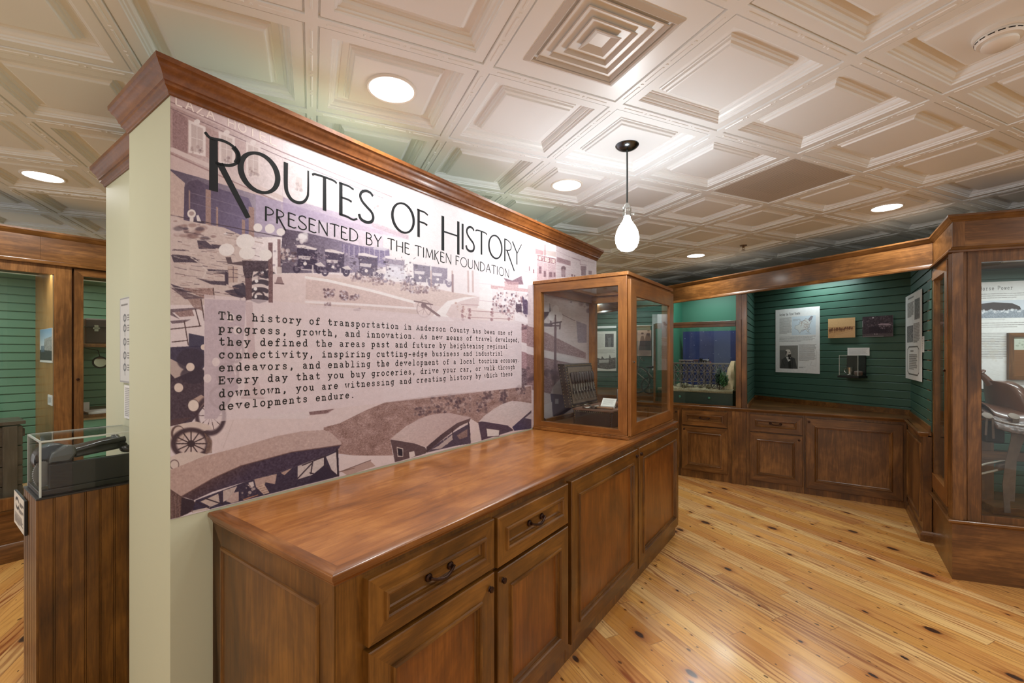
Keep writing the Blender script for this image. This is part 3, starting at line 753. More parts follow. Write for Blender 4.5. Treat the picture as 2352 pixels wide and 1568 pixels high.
# ------------------------------------------------------------------ the mural: an old street photograph printed on vinyl
MZ0, MZ1, ML = .8906, 2.2335, 3.14
mu = thing('mural', A.at(ML / 2, .002), 'large sepia street photograph mural lettered with a headline and a paragraph', 'mural', MZ0)
nc, nr = 940, 840
ucols = np.linspace(388.6, 1371.2, nc); scol = np.array([on_b(A, x, .002) for x in ucols]); scol = np.clip(scol, 0.0, ML)
zrow = np.linspace(MZ1, MZ0, nr)
PX = np.empty((nr, nc)); PY = np.empty((nr, nc)); XX = np.empty((nr, nc, 3))
for j, s_ in enumerate(scol):
    p = A(s_, .002); XX[:, j, 0] = p[0]; XX[:, j, 1] = p[1]; XX[:, j, 2] = zrow
    PX[:, j] = CX + FPX * p[0] / p[1]; PY[:, j] = CY + FPX * (EYE - zrow) / p[1]
p = Paint(PX, PY, (222, 206, 206))
def Zm(x0, y0, k): return lambda *q: [(x0 + q[i] / k, y0 + q[i + 1] / k) for i in range(0, len(q), 2)]
Z2, Z6, Z7, Z8 = Zm(380, 200, 3.136), Zm(380, 640, 2.8), Zm(780, 620, 3.2667), Zm(820, 480, 4.2)
Q1, Q2, Q3, Q4, ZC = Zm(380, 460, 3.92), Zm(620, 440, 4.704), Zm(1060, 540, 6.534), Zm(380, 860, 4.611), Zm(1210, 640, 4.354)
DK, DK2, BR_, MID, LT, WH, PK = (70, 56, 70), (96, 76, 84), (128, 98, 98), (166, 138, 136), (206, 186, 182), (232, 224, 224), (216, 192, 190)
# facade of the hotel, paling to the right
p.poly([(386, 210), (700, 330), (1372, 590), (1372, 640), (386, 640)], (176, 146, 142), 1, (236, 224, 224), ((400, 300), (690, 420)), 5, 3)
p.poly([(900, 400), (1372, 590), (1372, 700), (900, 700)], (238, 228, 228), .9)
p.poly([(386, 216), (655, 318), (655, 350), (386, 240)], (196, 168, 164), 1, (226, 208, 208), ((390, 230), (650, 330)))
p.line([(386, 231), (648, 349), (900, 452)], 2.2, (128, 98, 100), .7); p.line([(386, 246), (648, 361), (880, 455)], 1.6, (110, 84, 92), .7)
p.line(Z2(840, 360, 1568, 660), 1.4, (180, 150, 156), .6); p.line(Z2(840, 470, 1568, 790), 1.2, (190, 160, 166), .5); p.line(Z2(840, 380, 845, 800), 1.2, (205, 185, 190), .7)
p.poly(Z2(50, 160, 160, 225, 160, 480, 50, 430), (150, 118, 118), .9, tex=9, ts=2)
p.poly(Z2(290, 285, 385, 330, 385, 560, 290, 500), (176, 146, 142), .8, tex=8, ts=2)
p.poly(Z2(500, 370, 580, 400, 580, 600, 500, 560), (196, 170, 168), .8, tex=6, ts=2)
for (x0, y0, x1, y1, sl, f) in ((165, 235, 290, 470, .42, 1), (383, 315, 500, 545, .4, .9), (580, 388, 685, 630, .38, .8), (930, 620, 995, 740, .36, .35), (1490, 800, 1550, 890, .3, .3)):
    d = (x1 - x0) * sl
    p.poly(Z2(x0, y0, x1, y0 + d, x1, y1 + d * .6, x0, y1), (226, 210, 206), f)
    m = (x1 - x0) * .16
    p.poly(Z2(x0 + m, y0 + d * .2 + 18, x1 - m, y0 + d * .85 + 18, x1 - m, y1 + d * .4 - 14, x0 + m, y1 + d * .1 - 14), (196, 176, 172), f)
    p.line(Z2((x0 + x1) / 2, y0 + d * .5 + 18, (x0 + x1) / 2, y1 + d * .2 - 12), 1.4, (226, 212, 208), f); p.line(Z2(x0 + m, (y0 + y1) / 2 + d * .15, x1 - m, (y0 + y1) / 2 + d * .6), 1.2, (226, 212, 208), f)
    p.blobs(Z2(x0 + m, y1 - 60, x1 - m, y1 - 50 + d * .4, x1 - m, y1 + d * .3, x0 + m, y1), 14, 3, [(150, 124, 120), (110, 86, 90)], .5 * f)
    p.ell(*Z2((x0 + x1) / 2, y0 - 6 + d * .4)[0], 7, 6, (228, 214, 210), f)
p.line([(394, 343), (520, 398), (650, 456)], 10, (214, 194, 190), .9); p.line([(390, 352), (520, 410), (650, 468)], 3, (150, 116, 116), .7)
p.poly([(386, 352), (650, 470), (650, 486), (386, 388)], (206, 182, 178), .8)
# arcade and shop fronts
p.poly(Z2(35, 590, 280, 660, 640, 770, 830, 830, 850, 1080, 600, 1080, 35, 930), (96, 82, 98), 1, (186, 172, 186), ((400, 430), (650, 520)), 5, 3)
p.poly(Z2(35, 600, 140, 690, 128, 1000, 35, 930), (202, 176, 166), .95, tex=4, ts=3)
p.poly(Z2(135, 720, 170, 680, 230, 665, 290, 700, 600, 800, 640, 900, 640, 1080, 135, 990), (82, 66, 84), .9, (120, 108, 140), ((430, 420), (585, 520)), 4, 3)
for x, w_, y0, y1 in ((308, 38, 735, 1055), (372, 16, 860, 1060), (173, 10, 740, 880), (562, 22, 950, 1080), (620, 40, 860, 1080)):
    p.poly(Z2(x - w_ / 2, y0, x + w_ / 2, y0 + 8, x + w_ / 2, y1, x - w_ / 2, y1), (168, 136, 126), .9, tex=6, ts=2)
for y in (760, 830): p.line(Z2(180, y, 290, y + 30, 600, y + 120), 1.2, (150, 136, 152), .6)
p.poly(Z2(650, 770, 1568, 1040, 1568, 1220, 860, 1080, 650, 1040), (176, 160, 184), .75, (222, 206, 216), ((620, 480), (860, 560)), 6, 4)
p.poly(Q2(140, 60, 760, 230, 1100, 340, 1500, 480, 1500, 520, 900, 400, 140, 230), (160, 142, 176), .55, (210, 190, 206), ((650, 470), (930, 545)), 6, 3)
p.poly(Q2(1100, 320, 1500, 470, 1500, 520, 1100, 380), (200, 176, 184), .6, tex=10, ts=2)
p.line(Q2(500, 230, 620, 250, 700, 200), 1.2, (196, 178, 206), .7)
for x in (1110, 1150, 1200): p.line(Q2(x, 0, x - 10, 250), 2, (232, 222, 226), .5)
# wire across the street
p.line(Z2(40, 922, 430, 1000, 870, 1085, 1400, 1230), 2.0, (74, 58, 66), .85)
# street clock and flag
p.ell(440, 490.5, 9.8, 10, (226, 212, 206)); p.ell(440, 490, 6, 5, (160, 134, 132), .8); p.poly(Z2(176, 940, 202, 940, 206, 1060, 168, 1060), (222, 206, 202)); p.poly(Z2(222, 925, 238, 920, 258, 968, 228, 968), (222, 208, 206))
p.poly(Z2(200, 960, 280, 970, 285, 1060, 205, 1050), (64, 50, 64), .8)
# parked roofs at the left
p.poly(Z2(35, 940, 420, 1010, 600, 1090, 640, 1400, 620, 1568, 35, 1568), (204, 184, 178), 1, tex=4, ts=4)
p.blobs(Z2(40, 935, 420, 1010, 600, 1090, 600, 1130, 40, 1060), 90, 4.5, [DK, BR_, LT, WH, MID, (150, 118, 112)], .75, 2.2)
for P_ in ((228, 1103, 290, 1108, 365, 1165, 240, 1165), (40, 1208, 150, 1212, 210, 1228, 250, 1262, 60, 1262), (60, 1165, 130, 1172, 150, 1180, 45, 1176), (300, 1310, 460, 1318, 455, 1330, 310, 1325), (215, 1372, 320, 1395, 440, 1398, 440, 1428, 330, 1420),
           (35, 1415, 110, 1440, 200, 1452, 320, 1460, 210, 1470, 60, 1440), (355, 1335, 445, 1330, 448, 1408, 430, 1412, 425, 1350), (45, 1435, 180, 1470, 200, 1480, 100, 1475), (330, 1130, 450, 1145, 460, 1165, 340, 1160)):
    p.poly(Z2(*P_), DK, .88, tex=6, ts=2)
for P_ in (Q1(40, 780, 350, 880, 330, 885, 180, 890), Q1(40, 980, 340, 960, 330, 975, 60, 1010, 130, 1070, 40, 1030), Q1(40, 1085, 230, 1070, 170, 1100, 60, 1110)): p.poly(P_, DK2, .8, tex=8, ts=2)
p.poly(Q1(160, 790, 430, 790, 430, 870, 340, 880), (150, 118, 112), .85, tex=14, ts=2)
p.poly(Q1(80, 1010, 240, 980, 260, 1040, 130, 1050), (140, 108, 104), .8, tex=14, ts=2)
p.poly(Q1(200, 890, 320, 880, 345, 1000, 250, 960), (150, 120, 114), .75, tex=14, ts=2)
for P_ in ((320, 890, 350, 1080), (270, 980, 310, 1130), (170, 1090, 205, 1300), (40, 1160, 320, 1130), (60, 1275, 200, 1260), (430, 790, 440, 880)): p.line(Q1(*P_), 2.6, (84, 62, 62), .9)
p.poly(Q1(560, 590, 650, 600, 650, 740, 570, 740), (190, 164, 154), .9); 
for q_ in (620, 690): p.line(Q1(565, q_, 650, q_ + 4), 1.6, DK2, .8)
p.line(Q1(610, 595, 612, 735), 1.6, DK2, .8)
p.poly(Q1(540, 640, 568, 650, 566, 760, 540, 750), DK, .9)
p.poly(Q1(440, 800, 640, 840, 720, 880, 700, 895, 450, 870), (206, 186, 182)); p.poly(Q1(530, 815, 620, 800, 720, 860, 690, 880, 600, 860), DK, .9)
p.poly(Q1(600, 770, 700, 740, 740, 800, 730, 870, 640, 850), (62, 52, 68), .9)
p.line(Q1(230, 515, 320, 570, 370, 630, 340, 700), 3, (214, 198, 192), .9)
for k_ in range(170):
    x_, y_ = 40 + 620 * p.r.rand(), 1040 + 480 * p.r.rand(); l_ = 20 + 70 * p.r.rand()
    p.line(Z2(x_, y_, x_ + l_, y_ + l_ * (.05 + .2 * p.r.rand())), .8 + 1.6 * p.r.rand(), [(96, 74, 78), (226, 210, 204), (160, 130, 124), (70, 54, 64)][p.r.randint(4)], .5)
# curved row of wheels and wings beyond the lamp posts
for i, (x, y) in enumerate(((870, 660), (850, 720), (840, 790), (840, 860), (900, 640))):
    p.ell(*Q1(x, y)[0], 22, 10, (218, 200, 196), .95); p.ell(*Q1(x + 6, y + 26)[0], 22, 9, (62, 50, 62), .9); p.ell(*Q1(x - 30, y + 6)[0], 4, 4, WH)
p.ell(*Q1(840, 870)[0], 14, 15, (66, 52, 62), .9, hole=.7); p.ell(*Q1(700, 890)[0], 8, 10, DK, .8, hole=.6)
p.blobs(Q1(740, 560, 960, 560, 930, 700, 800, 720), 50, 4, [DK, (50, 42, 56), LT, MID], .8)
# open road
p.poly(Q1(970, 660, 1260, 650, 1260, 1568, 760, 1568, 860, 960, 970, 920), (224, 210, 206), .95, tex=2, ts=6)
# the far row of cars
road = Q2(0, 900, 300, 880, 900, 900, 1500, 980, 2000, 1090, 2352, 1150, 2352, 1411, 0, 1411)
p.poly(road, (222, 202, 200), 1, tex=2, ts=6)
p.poly(Q2(140, 400, 380, 440, 760, 530, 1100, 620, 1290, 640, 1300, 800, 900, 880, 100, 880), (84, 70, 86), .92, (168, 156, 180), ((650, 560), (880, 620)), 9, 2.5)
p.blobs(Q2(120, 620, 290, 640, 290, 740, 130, 720), 45, 4, [WH, LT, BR_, DK2], .85); p.blobs(Q2(290, 460, 430, 470, 430, 560, 290, 540), 18, 5, [WH, (224, 210, 212)], .85)
p.poly(Q2(780, 560, 1290, 620, 1300, 800, 1000, 740, 780, 660), (120, 106, 140), .6, tex=16, ts=2)
for x in range(800, 1290, 55): p.line(Q2(x, 570 + (x - 800) * .16, x, 700 + (x - 800) * .1), 2.4, (204, 190, 200), .55)
p.poly(Q2(1160, 570, 1280, 620, 1240, 640, 1110, 620), (216, 206, 214), .8)
for (x, y, k, f) in ((400, 720, 1.0, 1.0), (700, 760, .95, .9), (1060, 800, .95, .75), (1350, 830, .95, .38), (1640, 880, .85, .55), (1830, 900, .8, .4)):
    dk = tuple(np.array((62, 50, 72)) * f + np.array((206, 192, 206)) * (1 - f)); lt = tuple(np.array((226, 212, 210)) * f + np.array((240, 232, 236)) * (1 - f))
    p.poly(Q2(x - 110 * k, y - 130 * k, x + 110 * k, y - 100 * k, x + 105 * k, y + 120 * k, x - 95 * k, y + 110 * k), dk, .9, tex=8, ts=2)
    p.poly(Q2(x - 112 * k, y - 142 * k, x - 40 * k, y - 146 * k, x + 112 * k, y - 104 * k, x + 96 * k, y - 88 * k, x - 110 * k, y - 118 * k), lt, .95)
    p.poly(Q2(x - 95 * k, y - 30 * k, x + 40 * k, y - 20 * k, x + 30 * k, y + 20 * k, x - 90 * k, y + 6 * k), lt, .8)
    p.ell(*Q2(x - 20 * k, y + 58 * k)[0], 4 * k, 4 * k, lt); p.ell(*Q2(x + 130 * k, y + 110 * k)[0], 9 * k, 12 * k, dk, .9, hole=.45); p.ell(*Q2(x + 130 * k, y + 110 * k)[0], 3 * k, 4 * k, dk, .8)
    p.poly(Q2(x + 80 * k, y + 60 * k, x + 150 * k, y + 40 * k, x + 200 * k, y + 90 * k, x + 120 * k, y + 85 * k), lt, .9)
    p.ell(*Q2(x - 110 * k, y + 110 * k)[0], 9 * k, 11 * k, dk, .9, hole=.5); p.poly(Q2(x + 55 * k, y + 70 * k, x + 72 * k, y + 70 * k, x + 74 * k, y + 160 * k, x + 52 * k, y + 160 * k), lt, .7)
    p.line(Q2(x - 60 * k, y + 120 * k, x + 60 * k, y + 128 * k), 2, lt, .8)
p.ell(*Q2(1360, 900)[0], 26, 16, (232, 226, 230), .85); p.poly(Q2(1290, 780, 1440, 800, 1450, 960, 1300, 900), (222, 216, 226), .6, tex=8, ts=3)
for x in (1740, 1970, 2140, 2190): p.line(Q2(x, 860, x + 4, 1080), 4, (190, 156, 150), .55)
p.line(Q2(1975, 900, 1975, 1080), 5, (140, 112, 118), .6)
for y0_, h_, n_ in ((640, 140, 170), (760, 110, 150)):
    p.blobs(Q2(40, y0_ - 120, 1700, y0_ + 130, 1700, y0_ + 130 + h_, 40, y0_ + h_ - 60), n_, 2.2, [(60, 48, 62), (222, 208, 208), (120, 100, 118), (196, 180, 190), (90, 74, 88)], .7, 1.3)
for k_ in range(150):
    x_, y_ = 60 + 1600 * p.r.rand(), 560 + 260 * p.r.rand(); y_ += (x_ - 60) * .11; l_ = 8 + 40 * p.r.rand()
    p.line(Q2(x_, y_, x_ + l_ * (p.r.rand() < .6), y_ + l_ * .7 * p.r.randn() * .5), 1.2, [(58, 46, 60), (214, 200, 204), (146, 124, 134)][p.r.randint(3)], .7)
# lawns, paths, shrubs
p.poly(Q2(390, 905, 900, 950, 1500, 1010, 1800, 1060, 2240, 1130, 1900, 1190, 1840, 1240, 1600, 1200, 1100, 1040, 620, 960, 390, 930), (216, 194, 188), .9, tex=5, ts=2.5)
p.poly(Q2(390, 950, 560, 965, 1050, 1060, 1540, 1200, 1560, 1250, 1060, 1215, 600, 1180, 385, 1160), (210, 186, 182), .95, tex=5, ts=2.5)
p.poly(Q2(390, 1222, 430, 1210, 1050, 1230, 1580, 1260, 1600, 1340, 700, 1270, 400, 1240), (210, 188, 184), .9, tex=4, ts=2.5)
p.line(Q2(390, 925, 620, 960, 1100, 1070, 1560, 1195), 6, (238, 230, 228), .9); p.line(Q2(390, 1190, 1060, 1225, 1580, 1262), 5, (236, 226, 226), .8)
p.poly(Q2(1840, 1260, 1920, 1180, 2100, 1140, 2260, 1130, 2100, 1170, 1960, 1220, 1900, 1330, 2000, 1400, 1700, 1400), (240, 232, 230), .9)
for (x, y, rx, ry, n, f) in ((640, 1095, 12, 9, 40, .95), (800, 1120, 9, 10, 40, .95), (915, 1140, 10, 6, 26, .8), (620, 1225, 8, 6, 14, .6), (940, 1268, 7, 3, 8, .6), (930, 925, 12, 9, 20, .5), (1060, 940, 16, 9, 20, .4), (1170, 965, 12, 9, 22, .55), (1300, 985, 10, 6, 14, .5), (1460, 1020, 12, 10, 26, .6), (1570, 1040, 13, 12, 34, .7), (1650, 1060, 12, 9, 30, .7), (1790, 1040, 10, 8, 16, .4)):
    cx_, cy_ = Q2(x, y)[0]
    p.blobs([(cx_ - rx, cy_ - ry), (cx_ + rx, cy_ - ry), (cx_ + rx, cy_ + ry), (cx_ - rx, cy_ + ry)], n * 2, 2.2, [(112, 88, 96), (140, 114, 118), (176, 150, 150), (206, 192, 200)], f)
# cannon
cx_, cy_ = Q2(1665, 1265)[0]
p.ell(cx_, cy_, 17, 20, (140, 116, 116), .8, hole=.93)
for k in range(7): p.line([(cx_, cy_), (cx_ + 16 * math.cos(k * .9), cy_ + 19 * math.sin(k * .9))], .9, (150, 126, 126), .7)
p.line(Q2(1560, 1182, 1755, 1220), 3.2, (136, 112, 114)); p.line(Q2(1650, 1215, 1830, 1345), 5.5, (140, 116, 118)); p.ell(cx_ - 1, cy_ - 8, 6, 6, (132, 108, 112), .9)
# white monument and its railing
p.poly(Q3(270, 560, 450, 590, 470, 1150, 230, 1120, 270, 980), (240, 232, 230), .9); p.line(Q3(250, 975, 470, 1000), 2, (220, 200, 204), .8); p.line(Q3(270, 720, 450, 740), 1.4, (224, 206, 210), .8)
p.poly(Q3(0, 1050, 280, 1100, 460, 1140, 800, 1190, 780, 1290, 460, 1280, 0, 1250), (230, 212, 208), .7)
for P_ in ((100, 1130, 760, 1170), (100, 1230, 760, 1260), (0, 1040, 260, 1050), (0, 1180, 60, 1230)): p.line(Q3(*P_), 1.4, (176, 136, 138), .8)
for x in (120, 455, 705, 20): p.blobs(Q3(x - 14, 1100, x + 14, 1100, x + 14, 1280, x - 14, 1280), 16, 2.2, [(150, 110, 116), (176, 140, 142)], .8)
p.blobs(Z7(860, 240, 930, 260, 990, 320, 980, 370, 900, 330), 30, 2.4, [(196, 160, 150), (176, 138, 134), (226, 206, 200)], .8)
# shops at the far right
p.poly(Q3(900, 100, 1140, 200, 1420, 250, 1420, 320, 1130, 280, 900, 230), (206, 170, 166), .8, tex=7, ts=2)
p.poly(Q3(1110, 200, 1230, 240, 1230, 320, 1110, 285), (176, 138, 140), .9, tex=6, ts=2); p.poly(Q3(1245, 140, 1262, 140, 1262, 320, 1245, 320), (160, 120, 122), .9)
p.poly(Q3(1280, 240, 1420, 250, 1420, 330, 1280, 300), (206, 186, 180), .9)
p.poly(Q3(900, 240, 1140, 290, 1140, 700, 900, 640), (226, 202, 202), .9, tex=5, ts=2)
p.poly(Q3(1420, 60, 2020, 360, 2020, 620, 1420, 640), (206, 188, 188), .95, tex=5, ts=2)
p.poly(Q3(1130, 380, 1420, 440, 1420, 660, 1130, 680), (196, 168, 170), .95, tex=7, ts=2)
p.poly(Q3(1130, 285, 1420, 350, 1420, 445, 1130, 380), (152, 106, 112), .95); p.poly(Q3(1430, 325, 1640, 390, 1640, 460, 1430, 400), (150, 120, 124), .95, tex=8, ts=2)
p.line(Q3(1130, 285, 1420, 350), 1.2, (236, 222, 220)); p.line(Q3(1130, 380, 1420, 445), 1.2, (236, 222, 220))
for (x, y, w_, h) in ((1180, 520, 40, 110), (1250, 580, 36, 90), (1340, 590, 50, 80), (1395, 590, 36, 70), (1080, 540, 20, 60), (1020, 500, 16, 70), (1530, 560, 60, 130), (1660, 600, 30, 40), (1700, 610, 24, 30), (1830, 560, 70, 90), (1930, 560, 50, 60), (1830, 490, 90, 60)):
    p.poly(Q3(x - w_ / 2, y - h / 2, x + w_ / 2, y - h / 2 + 6, x + w_ / 2, y + h / 2, x - w_ / 2, y + h / 2), (120, 88, 96), .85, tex=14, ts=1.5)
p.ell(*Q3(1530, 500)[0], 5.5, 6, (110, 84, 90), .9); p.ell(*Q3(1530, 560)[0], 4, 9, (196, 176, 176), .5)
for x in (1130, 1225, 1290, 1420, 1640, 1790, 1890): p.line(Q3(x, 290, x, 660), 1.3, (220, 200, 198), .7)
for k in range(5): p.line(Q3(940, 300 + 60 * k, 1640, 440 + 50 * k), .8, (186, 146, 150), .5)
p.line(Q3(1660, 340, 1780, 380, 1780, 440, 1880, 450), 1.4, (140, 110, 116), .7); p.line(Q3(1420, 230, 1640, 330, 2000, 420), 1, (160, 132, 134), .6)
# crowd and carts under the shops
p.poly(Q3(630, 640, 760, 680, 900, 610, 930, 740, 700, 740), (128, 96, 108), .85, tex=10, ts=2); p.poly(Q3(640, 690, 860, 700, 850, 790, 650, 770), (200, 160, 160), .7, tex=16, ts=1.6)
p.poly(Q3(440, 750, 1040, 810, 1040, 860, 440, 800), (206, 166, 166), .8, tex=10, ts=2)
crowd = Q3(470, 880, 640, 840, 1040, 900, 1040, 1230, 900, 1210, 790, 1250, 620, 1180, 470, 1080)
p.blobs(crowd, 420, 2.3, [(120, 86, 96), (226, 208, 208), (176, 136, 138), (236, 224, 222), (90, 70, 86), (206, 180, 180)], .85, .8)
p.poly(Q3(910, 930, 960, 940, 1040, 1060, 1040, 1200, 930, 1180), (84, 68, 92), .85, tex=10, ts=2); p.poly(Q3(810, 1030, 900, 1030, 910, 1160, 820, 1150), (84, 66, 80), .85, tex=10, ts=2)
for (x, y, w_, h) in ((590, 820, 90, 60), (740, 850, 120, 50), (890, 880, 130, 50), (700, 900, 90, 50), (980, 940, 90, 50)): p.poly(Q3(x - w_ / 2, y - h / 2, x + w_ / 2, y - h / 2 + 6, x + w_ / 2, y + h / 2, x - w_ / 2, y + h / 2), (230, 216, 214), .9)
p.poly(Q3(800, 1150, 900, 1200, 1040, 1290, 1040, 1330, 800, 1280), (234, 222, 222), .9)
# grass to the right of the paragraph
p.poly(Z7(1365, 400, 1440, 440, 1440, 560, 1365, 540), (176, 140, 142), .95, tex=12, ts=2); p.blobs(Q3(905, 1340, 1036, 1380, 1036, 1440, 905, 1420), 26, 3, [(104, 80, 90), (130, 100, 106)], .85)
p.poly(Z7(1365, 545, 1440, 570, 1440, 630, 1365, 610), (228, 212, 212), .95); p.poly(Z7(1365, 610, 1440, 632, 1440, 760, 1365, 740), (168, 132, 136), .95, tex=12, ts=2)
p.poly(Z7(1365, 735, 1440, 750, 1440, 900, 1365, 890), (112, 90, 96), .9, tex=26, ts=1.8)
# what stands behind the display case
p.poly([(1212, 655), (1372, 640), (1372, 985), (1212, 985)], (206, 188, 188), .9, tex=4, ts=3)
p.poly(ZC(0, 470, 120, 500, 590, 740, 590, 800, 120, 700, 0, 670), (158, 128, 130), .95, tex=12, ts=2)
p.poly(ZC(0, 680, 120, 705, 620, 830, 620, 900, 0, 750), (216, 200, 200), .95); p.poly(ZC(0, 750, 700, 900, 700, 1250, 250, 1250, 240, 1150, 0, 1100), (150, 120, 122), .95, tex=14, ts=2)
p.blobs(ZC(0, 840, 120, 880, 420, 940, 420, 1040, 150, 1000, 0, 1020), 70, 5, [(96, 76, 84), (120, 96, 100)], .75)
p.poly(ZC(110, 250, 230, 240, 240, 330, 170, 420, 130, 440), (84, 66, 76), .9, tex=16, ts=1.6); p.poly(ZC(150, 235, 230, 235, 225, 330, 170, 330), (226, 212, 212), .9); p.poly(ZC(150, 440, 260, 450, 250, 480, 160, 475), (92, 72, 80), .85)
p.blobs(ZC(400, 150, 700, 250, 640, 340, 430, 240), 40, 4, [(104, 82, 90), (150, 124, 126), LT], .7)
p.poly(ZC(495, 420, 600, 460, 600, 640, 510, 640), (150, 136, 150), .8, tex=8, ts=2); p.line(ZC(320, 340, 480, 420), 1.6, (130, 104, 108), .7)
p.poly(ZC(275, 480, 298, 480, 294, 1060, 268, 1060), (122, 96, 102), .95)
for P_ in ((230, 450, 345, 430), (240, 420, 240, 470), (335, 420, 330, 500), (285, 360, 285, 480), (250, 470, 320, 470)): p.line(ZC(*P_), 3.2, (104, 80, 88), .95)
for (x, y) in ((290, 312), (247, 372), (325, 380)): p.ell(*ZC(x, y)[0], 7.5, 11, (228, 216, 216), .97)
p.poly(ZC(240, 1150, 260, 1080, 340, 990, 430, 1040, 420, 1170, 400, 1160), (196, 176, 172)); p.poly(ZC(236, 1148, 400, 1165, 440, 1240, 262, 1370), (96, 84, 104), .95); p.rect(*ZC(282, 1200)[0], *ZC(318, 1250)[0], (206, 200, 206), .8)
p.poly(ZC(260, 1370, 440, 1240, 460, 1290, 300, 1400), (64, 52, 70), .95); p.poly(ZC(120, 1280, 255, 1230, 255, 1380, 120, 1420), (222, 208, 208), .9)
# pavements and lawn under the paragraph
p.poly(Z6(250, 900, 900, 900, 1400, 640, 1400, 900, 1100, 1000, 950, 1000, 320, 1120, 300, 1100), (220, 200, 198), .95, tex=2, ts=6)
p.poly([(560, 960), (800, 975), (1198, 885), (1222, 885), (1222, 1000), (560, 1060)], (220, 200, 198), .95, tex=2, ts=6)
lawn = Z7(-120, 1180, 0, 1150, 200, 1050, 350, 990, 750, 935, 1100, 905, 1440, 870, 1440, 1000, 1290, 985, 1160, 1040, 1040, 1150, 980, 1110, 830, 1075, 660, 1095, 500, 1170, 380, 1270, 400, 1390, 260, 1392, 100, 1390, -20, 1375, -120, 1300)
p.poly(lawn, (168, 138, 130), 1, tex=24, ts=1.7); p.poly(lawn, (150, 118, 114), .4, tex=24, ts=12)
for (x, y, rx, ry) in ((740, 1010, 60, 60), (850, 990, 50, 50), (930, 1000, 60, 70), (1070, 1010, 40, 60), (1115, 935, 30, 30), (1230, 950, 30, 50), (1360, 900, 30, 30), (610, 1060, 70, 30)):
    cx_, cy_ = Z7(x, y)[0]; rx /= 3.27; ry /= 3.27
    p.blobs([(cx_ - rx, cy_ - ry), (cx_ + rx, cy_ - ry), (cx_ + rx, cy_ + ry), (cx_ - rx, cy_ + ry)], 60, 2.6, [(92, 72, 80), (110, 88, 92), (136, 110, 108), (190, 164, 158)], .8)
p.poly(Q4(1520, 395, 1790, 362, 1720, 410, 1530, 430), (128, 96, 96), .9, tex=16, ts=1.8)
p.line(Q4(610, 780, 720, 480), 1.2, (190, 166, 164), .6); p.line(Q4(1520, 430, 1700, 415, 1790, 365), 1.4, (200, 176, 174), .8)
p.poly(Z7(0, 1390, 260, 1392, 400, 1392, 410, 1445, 0, 1568), (226, 208, 206), .9); p.poly(Z7(10, 1510, 230, 1430, 270, 1470, 60, 1540), (182, 152, 142), .9); p.line(Z7(5, 1512, 235, 1425), 1.6, (110, 84, 80), .9)
# cars at the lower left: bonnets, lamps, wings, wheels
p.poly(Z6(22, 440, 250, 430, 252, 560, 200, 640, 30, 660), (66, 56, 76), .95, tex=5, ts=2.5); p.poly(Z6(30, 590, 130, 590, 220, 560, 250, 600, 250, 820, 170, 920, 22, 950), (72, 56, 66), .95, tex=6, ts=2.5)
p.poly(Z6(150, 350, 248, 370, 248, 440, 150, 440), (58, 52, 74), .9); p.poly(Z6(25, 510, 180, 590, 60, 640, 25, 600), (200, 178, 168), .9)
p.ell(*Z6(165, 520)[0], 33, 26, (66, 54, 68), .85); p.ell(*Z6(180, 620)[0], 30, 20, (64, 52, 64), .8)
for (x, y, r) in ((160, 567, 27), (85, 700, 29), (245, 440, 18)): p.ell(*Z6(x, y)[0], r / 2.8, r / 2.8, (222, 202, 190)); 
p.poly(Z6(150, 790, 230, 745, 252, 760, 252, 800, 210, 850), (196, 166, 152), .9)
p.ell(*Z6(290, 880)[0], 36, 46, (74, 56, 64), .95, hole=.74)
for k in range(10): p.line([Z6(290, 880)[0], (Z6(290, 880)[0][0] + 26 * math.cos(k * .63), Z6(290, 880)[0][1] + 34 * math.sin(k * .63))], 1.8, (92, 70, 74), .9)
p.ell(*Z6(180, 815)[0], 12.5, 13.5, (226, 208, 196)); p.ell(*Z6(180, 815)[0], 13.5, 14.5, (90, 68, 70), .8, hole=.9)
p.poly(Z6(22, 960, 110, 930, 200, 918, 280, 940, 300, 965, 200, 990, 120, 1010, 40, 1080, 22, 1060), (212, 192, 182), .98)
p.ell(*Z6(80, 995)[0], 16, 19, (92, 70, 68), .9); p.ell(*Z6(86, 995)[0], 13, 16, (208, 186, 176))
c4 = Z6(165, 1060)[0]
p.ell(c4[0], c4[1], 46, 34, (190, 162, 150), .5); p.ell(c4[0], c4[1], 47, 37, (72, 54, 60), .97, hole=.72)
for k in range(12): p.line([c4, (c4[0] + 34 * math.cos(k * .5236), c4[1] + 27 * math.sin(k * .5236))], 3, (76, 58, 60), .95)
p.ell(c4[0], c4[1], 9, 8, (66, 50, 54)); p.poly(Z6(250, 990, 300, 1040, 300, 1120, 255, 1125, 270, 1060), (140, 112, 100), .7, tex=8, ts=2)
p.poly(Z6(22, 1150, 90, 1120, 180, 1110, 280, 1130, 200, 1160, 60, 1225, 22, 1260), (214, 194, 184), .97); p.ell(*Z6(58, 1195)[0], 11, 12, (100, 76, 76), .8, hole=.8)
p.poly(Z6(20, 920, 60, 900, 170, 890, 100, 930, 30, 950), (96, 70, 70), .6)
p.poly(Z6(250, 130, 520, 140, 500, 420, 430, 560, 470, 700, 330, 900, 250, 900), (128, 106, 126), .95, tex=10, ts=3)
for (x, y, r) in ((440, 470, 70), (400, 620, 75), (350, 760, 70)):
    p.ell(*Z6(x, y)[0], r / 2.8, r / 2.6, (96, 76, 88), .8, hole=.75)
    for k in range(10): p.line([Z6(x, y)[0], (Z6(x, y)[0][0] + r / 3.2 * math.cos(k * .63), Z6(x, y)[0][1] + r / 3 * math.sin(k * .63))], 1.5, (110, 90, 98), .8)
